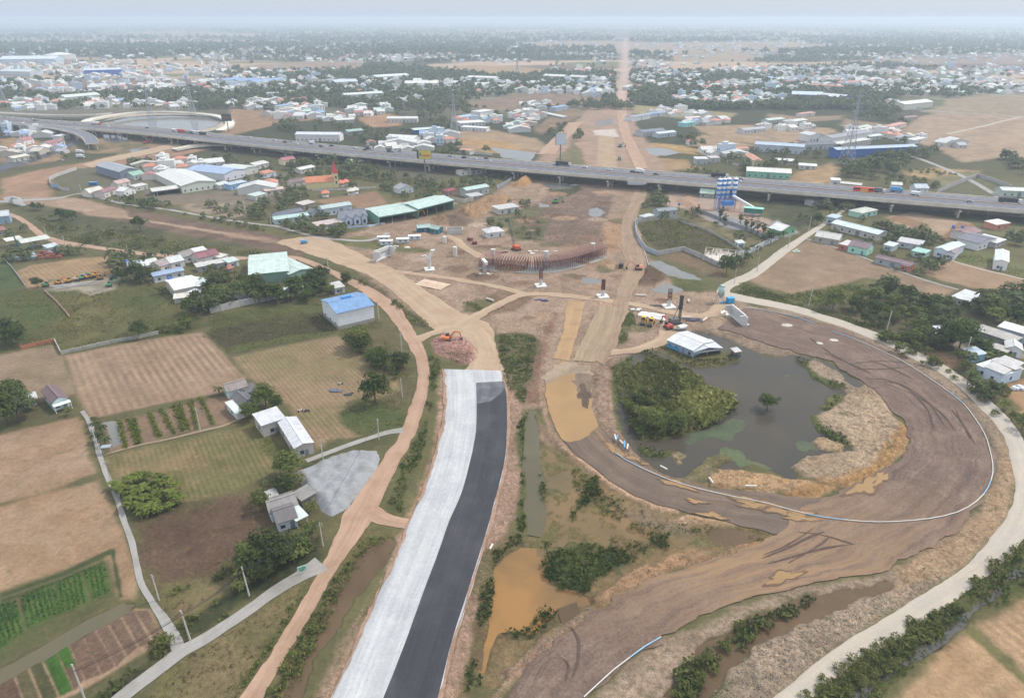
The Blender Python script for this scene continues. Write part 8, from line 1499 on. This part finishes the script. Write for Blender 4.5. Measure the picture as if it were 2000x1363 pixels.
tufts('bank_weeds', [[(1064,1090),(1100,1062),(1150,1062),(1200,1075),(1245,1100),(1210,1120),(1160,1125),(1140,1165),(1080,1140),(1060,1112)],[(1100,1022),(1140,960),(1165,930),(1170,945),(1150,985),(1125,1015),(1060,1050),(1050,1045)],[(1048,900),(1060,905),(1068,940),(1066,985),(1058,975)],[(1016,830),(1030,800),(1026,900),(1022,950),(1030,1040),(1012,1040),(1016,930)],[(960,1080),(1000,1045),(1030,1040),(1020,1070),(985,1085),(965,1130),(950,1220),(930,1300),(915,1363),(900,1363),(930,1250),(945,1180)],[(1072,1140),(1060,1200),(1100,1180),(1120,1185),(1060,1220),(1040,1240),(1000,1235),(975,1245),(955,1280),(940,1330),(930,1340),(945,1290),(968,1235),(1040,1228)],[(1270,1050),(1300,1045),(1320,1075),(1300,1080)],[(1290,1440),(1330,1330),(1400,1245),(1500,1188),(1592,1168),(1590,1190),(1500,1225),(1420,1270),(1360,1363)]], 3.2, .95, .6, WEEDM, jag=.5, base=-.1)
tufts('verge_grass', [[(838,690),(866,700),(856,730),(848,800),(826,870),(800,940),(785,1000),(745,1005),(770,945),(815,860),(838,790)],[(690,1080),(720,1040),(770,1045),(755,1062),(720,1070),(680,1130),(630,1220),(590,1310),(560,1400),(500,1400),(545,1320),(585,1240),(640,1150)],[(575,1180),(612,1130),(605,1160),(545,1250),(470,1363),(430,1400),(450,1363),(520,1260)],[(975,655),(1045,660),(1040,720),(1020,790),(1000,770),(978,715)],[(1210,615),(1235,610),(1240,630),(1225,665),(1205,670)],[(905,590),(985,600),(950,615)],[(350,1262),(440,1200),(540,1140),(600,1100),(590,1120),(480,1190),(370,1262)],[(150,1440),(240,1345),(340,1270),(345,1285),(240,1350),(180,1440)]], 2.4, .75, .5, WEEDM, jag=.3)
tufts('dry_grass', [[(838,690),(866,700),(826,870),(785,1000),(745,1005),(815,860)],[(690,1080),(755,1062),(680,1130),(590,1310),(500,1400),(585,1240)],[(1425,574),(1450,550),(1500,566),(1560,592),(1620,604),(1650,632),(1550,600)],[(1780,690),(1870,740),(1930,790),(1990,860),(2040,900),(2000,830),(1930,770),(1840,700)],[(1600,1325),(1700,1260),(1790,1215),(1840,1180),(1880,1165),(1950,1105),(2000,1060),(2060,1040),(2010,1130),(1900,1200),(1760,1310),(1650,1440),(1500,1440)],[(120,575),(215,575),(255,655),(130,685)],[(345,1230),(440,1150),(520,1060),(540,960),(500,940),(420,1130),(300,1150),(330,1205)],[(540,1250),(612,1135),(480,1205),(360,1280),(235,1440),(430,1440),(470,1363)]], .6, .6, .6, DRYM, jag=.2, cap=9000)
tufts('verge_grass', [[(1650,632),(1780,672),(1890,740),(1930,780),(2000,860),(2040,960),(1990,860),(1870,740),(1780,690)],[(1600,1325),(1700,1260),(1790,1215),(1840,1180),(1880,1165),(1950,1105),(2000,1060),(2100,950),(2100,1120),(1900,1200),(1760,1310),(1650,1440),(1500,1440)],[(1430,576),(1450,552),(1560,592),(1700,640),(1650,632),(1550,600)],[(1455,572),(1546,576),(1640,560),(1712,556),(1640,582),(1600,600),(1500,575)]], 1.3, .9, .6, WEEDM, jag=.3, cap=26000)
tufts('marsh_grass', [[(70,425),(150,445),(300,465),(480,490),(600,512),(700,550),(780,595),(840,645),(800,632),(720,562),(640,522),(500,500),(300,492),(120,470)],[(1250,460),(1245,437),(1330,430),(1425,470),(1465,492),(1400,500),(1285,490)]], .55, 1.1, 1.0, GRASSM, jag=.1, cap=26000)
tufts('undergrowth', [[(70,425),(300,470),(600,512),(840,645),(720,562),(500,500),(120,470)],[(150,1440),(220,1352),(335,1270),(430,1185),(560,1085),(600,1070),(560,1108),(440,1185),(350,1240),(260,1318),(180,1420)],[(1600,600),(1720,560),(1850,590),(1880,650),(1820,690),(1740,660),(1640,620)],[(0,592),(40,585),(50,620),(0,640)],[(1250,1400),(1310,1400),(1420,1250),(1500,1195),(1590,1175),(1500,1215),(1420,1275)],[(225,940),(350,940),(355,1000),(250,1015)]], .22, 1.3, 1.4, HEDGEM, jag=.05, cap=9000, up=False)
tufts('marsh_weeds', [MARSHPOOL, [(1090,900),(1180,960),(1300,1010),(1420,1020),(1330,1060),(1230,1100),(1150,1060),(1060,1060),(1060,900)]], 1.2, .6, .5, WEEDM, jag=-.15, base=-.35, cap=26000)
tufts('hedge', [[(335,1240),(350,1215),(430,1160),(500,1115),(560,1078),(600,1062),(612,1075),(560,1098),(500,1135),(430,1182),(360,1232)],[(150,1400),(190,1360),(250,1312),(320,1252),(335,1262),(270,1315),(200,1372),(165,1440)],[(320,1150),(400,1135),(450,1112),(462,1120),(410,1148),(335,1162)],[(1290,1363),(1350,1300),(1440,1235),(1500,1205),(1560,1190),(1520,1220),(1440,1265),(1380,1330),(1370,1363)],[(1600,1363),(1680,1300),(1790,1222),(1860,1190),(1880,1200),(1790,1262),(1700,1320),(1640,1363)]], 1.5, 1.5, 1.0, HEDGEM, jag=.35, cap=14000, up=False)
tufts('meadow_grass', [[(0,572),(220,570),(330,560),(400,640),(120,690),(0,690)],[(400,655),(420,610),(640,592),(660,650),(450,690)],[(662,805),(716,785),(790,800),(790,830),(702,848),(670,826)],[(495,835),(530,860),(580,880),(590,910),(555,918),(525,890)],[(1846,508),(1862,490),(1960,505),(2020,548),(1930,524)],[(660,650),(735,625),(812,760),(770,845),(700,690)]], .9, .55, .6, GRASSM, jag=.2, cap=30000)
# crop rows in the kitchen garden
CR = []
for q in [[(-30,1190),(33,1170),(47,1232),(4,1268),(-30,1290)], [(41,1163),(103,1141),(118,1196),(58,1226)], [(107,1139),(160,1117),(173,1176),(120,1198)], [(164,1115),(204,1100),(214,1158),(182,1172)]]:
    Q = wp(q); a = Q[0]; d = (Q[2]-Q[1]); d /= np.linalg.norm(d); nrm = np.array([-d[1], d[0]])
    for i in range(-60, 60):
        for j in range(-60, 60):
            p_ = Q.mean(0)+nrm*i*1.0+d*j*.55+rng.normal(0, .08, 2)
            if inpoly(p_[0], p_[1], Q): CR.append((p_[0], p_[1], .42))
CR = np.array(CR); k = 5; c3 = np.repeat(np.c_[CR, ], k, 0)+rng.normal(0, .13, (len(CR)*k, 3)); V, F = leafquads(c3, rng.normal(0, .5, c3.shape)+[0, 0, 1.0], .26, .8, .2)
tag(npmesh('crop_rows', V, F, LEAF("crop_leaves", (62,100,44), (104,148,66)), {'tint': ('FLOAT', 'FACE', rng.uniform(0, 1, len(F)))}), None, None, None, 'stuff')
VS = []
for a, b in [((232,825),(245,876)),((252,820),(268,868)),((262,818),(272,866)),((292,808),(312,855)),((315,800),(340,848)),((350,790),(368,842)),((392,778),(416,830)),((340,792),(356,844)),((372,784),(385,838))]:
    p0, p1 = G(*a), G(*b)
    for k in range(90):
        t = random.random(); VS.append((p0.x+(p1.x-p0.x)*t+random.gauss(0, .45), p0.y+(p1.y-p0.y)*t, random.uniform(.2, .9)))
VS = np.array(VS); c3 = np.repeat(VS, 4, 0)+rng.normal(0, .25, (len(VS)*4, 3)); V, F = leafquads(c3, rng.normal(0, .6, c3.shape)+[0, 0, .8], .3, .8, .3)
tag(npmesh('vine_rows', V, F, LEAF("vine_leaves", (86,112,40), (160,164,64)), {'tint': ('FLOAT', 'FACE', rng.uniform(0, 1, len(F)))}), None, None, None, 'stuff')
# clods on the rubble strips
def clods(name, polys, dens, s, mat, cap=30000, z=.15):
    Cs = []
    for P in polys:
        Q = wp(P); lo, hi = Q.min(0), Q.max(0); n = int(min(cap, dens*(hi[0]-lo[0])*(hi[1]-lo[1]))); pts = rng.uniform(lo, hi, (n, 2)); pts = pts[sdist(pts[:, 0], pts[:, 1], Q) > .3]
        for FP, zz in FLAT:
            if FP[:, 0].min() < hi[0] and FP[:, 0].max() > lo[0] and FP[:, 1].min() < hi[1] and FP[:, 1].max() > lo[1] and len(pts): pts = pts[sdist(pts[:, 0], pts[:, 1], FP[::max(1, len(FP)//200)]) < -.2]
        Cs.append(pts)
    Cs = np.vstack(Cs); n = len(Cs); gz = np.zeros(n)
    ri = np.clip(np.searchsorted(Yr, Cs[:, 1]), 1, nR-1); de = Dr[ri]; ci = np.clip(np.searchsorted(sc_, Cs[:, 0]/de), 0, nC-1); gz = Z.reshape(nR, nC)[ri, ci]
    B = np.array([(1,0,0),(-1,0,0),(0,1,0),(0,-1,0),(0,0,1),(0,0,-1)], float); FF = np.array([(0,2,4),(2,1,4),(1,3,4),(3,0,4),(2,0,5),(1,2,5),(3,1,5),(0,3,5)])
    sz = s*rng.uniform(.4, 1.3, (n, 1, 1))**1.5; V = (B[None]*(1+rng.uniform(-.35, .35, (n, 6, 3))))*sz*rng.uniform(.6, 1.2, (n, 1, 3)); a = rng.uniform(0, 6.28, n); ca_, sa = np.cos(a)[:, None], np.sin(a)[:, None]
    V = np.stack([V[..., 0]*ca_-V[..., 1]*sa, V[..., 0]*sa+V[..., 1]*ca_, V[..., 2]*.8], -1)+np.c_[Cs, gz+.05][:, None, :]
    F = (FF[None]+np.arange(n)[:, None, None]*6).reshape(-1, 3)
    tag(npmesh(name, V.reshape(-1, 3), F, mat), None, None, None, 'stuff')
CL1 = SOIL("clod_tan", (196,172,146), (180,156,130), None, lump=.3); CL2 = SOIL("clod_orange", (202,166,124), (186,150,112), None, lump=.3); CL3 = SOIL("clod_grey", (180,168,150), (160,148,132), None, lump=.3)
clods('soil_clods', [[(1590,812),(1612,800),(1640,785),(1690,752),(1715,762),(1739,795),(1750,825),(1740,850),(1725,880),(1690,910),(1640,935),(1570,930),(1542,912),(1575,895),(1610,890),(1668,882),(1600,840)],[(1385,930),(1480,925),(1610,950),(1600,967),(1520,962),(1425,957)],[(1578,862),(1610,852),(1650,868),(1645,882),(1600,878)],[(1563,706),(1590,702),(1640,728),(1675,762),(1668,772),(1620,752),(1580,728)]], 2.6, .13, CL1)
clods('soil_clods', [[(1700,935),(1743,907),(1769,875),(1774,836),(1756,822),(1725,880),(1640,935),(1600,940),(1662,952)],[(1310,1015),(1340,1005),(1508,1032),(1410,1030)],[(1120,880),(1225,957),(1326,994),(1326,1004),(1168,934)],[(1150,1170),(1240,1110),(1360,1060),(1500,1020),(1570,1035),(1480,1070),(1300,1122),(1165,1190)],[(1600,967),(1627,952),(1600,945),(1520,962)]], 2.8, .14, CL2)
clods('soil_clods', [[(985,1357),(1087,1255),(1162,1192),(1150,1180),(1080,1235),(985,1310),(955,1363),(920,1440),(960,1440)],[(1300,1440),(1400,1330),(1500,1240),(1620,1200),(1740,1150),(1880,1105),(1945,1040),(1890,1100),(1750,1190),(1600,1285),(1510,1350),(1420,1440)]], 3.0, .2, CL3)
clods('soil_clods', [[(1440,597),(1650,636),(1760,686),(1850,738),(1920,797),(1960,850),(1985,930),(1975,1000),(1940,1045),(1880,1105),(1740,1160),(1762,1095),(1890,1025),(1950,925),(1915,825),(1790,722),(1600,630)],[(1195,700),(1250,684),(1400,640),(1500,672),(1690,752),(1560,694),(1400,655),(1240,692)],[(1155,735),(1195,705),(1205,800),(1240,880),(1290,925),(1380,948),(1290,934),(1215,890),(1157,790)],[(1055,740),(1064,740),(1080,845),(1220,958),(1320,1000),(1200,962),(1068,850)],[(1000,745),(1020,790),(1028,850),(1022,930),(1005,1010),(965,1075),(930,1230),(905,1363),(870,1363),(915,1170),(985,985),(995,850)],[(615,1363),(690,1210),(770,1080),(790,1050),(780,1100),(720,1210),(640,1363)]], 1.6, .17, CL1, cap=12000)
clods('laterite_lumps', [[(842,664),(872,646),(925,650),(945,680),(938,705),(905,712),(868,700),(850,685)]], 6, .24, SOIL("clod_pink", (212,170,156), (194,148,134), None, lump=.3))
clods('soil_clods', [[(1010,425),(1100,372),(1195,385),(1178,480),(1100,482),(985,455)],[(1228,525),(1300,530),(1280,560),(1228,545)],[(840,428),(930,392),(1000,388),(930,425),(855,440)],[(1060,610),(1055,740),(1010,740)],[(935,500),(880,480),(960,540),(1000,560)]], 1.2, .26, SOIL("clod_brown", (150,124,104), (132,106,90), None, lump=.3), cap=7000)
finalize_labels()
for k, L in PROTO.items():
    for p in L:
        if p.name not in USED:
            for ch in list(p.children): bpy.data.objects.remove(ch)
            bpy.data.objects.remove(p)
# ------------------------------------------------------------------ hazy air
b = bpy.data.materials.new("haze_air"); b.use_nodes = True; t = b.node_tree; t.nodes.clear()
o = t.nodes.new('ShaderNodeOutputMaterial'); v = t.nodes.new('ShaderNodeVolumePrincipled'); v.inputs['Color'].default_value = (.78, .90, 1.0, 1)
v.inputs['Density'].default_value = HAZE; v.inputs['Anisotropy'].default_value = .2; t.links.new(v.outputs[0], o.inputs['Volume'])
mb = MB(); mb.box(-90000, -2000, -3.5, 90000, 60000, 126); tag(mb.build('haze', b), kind='stuff')
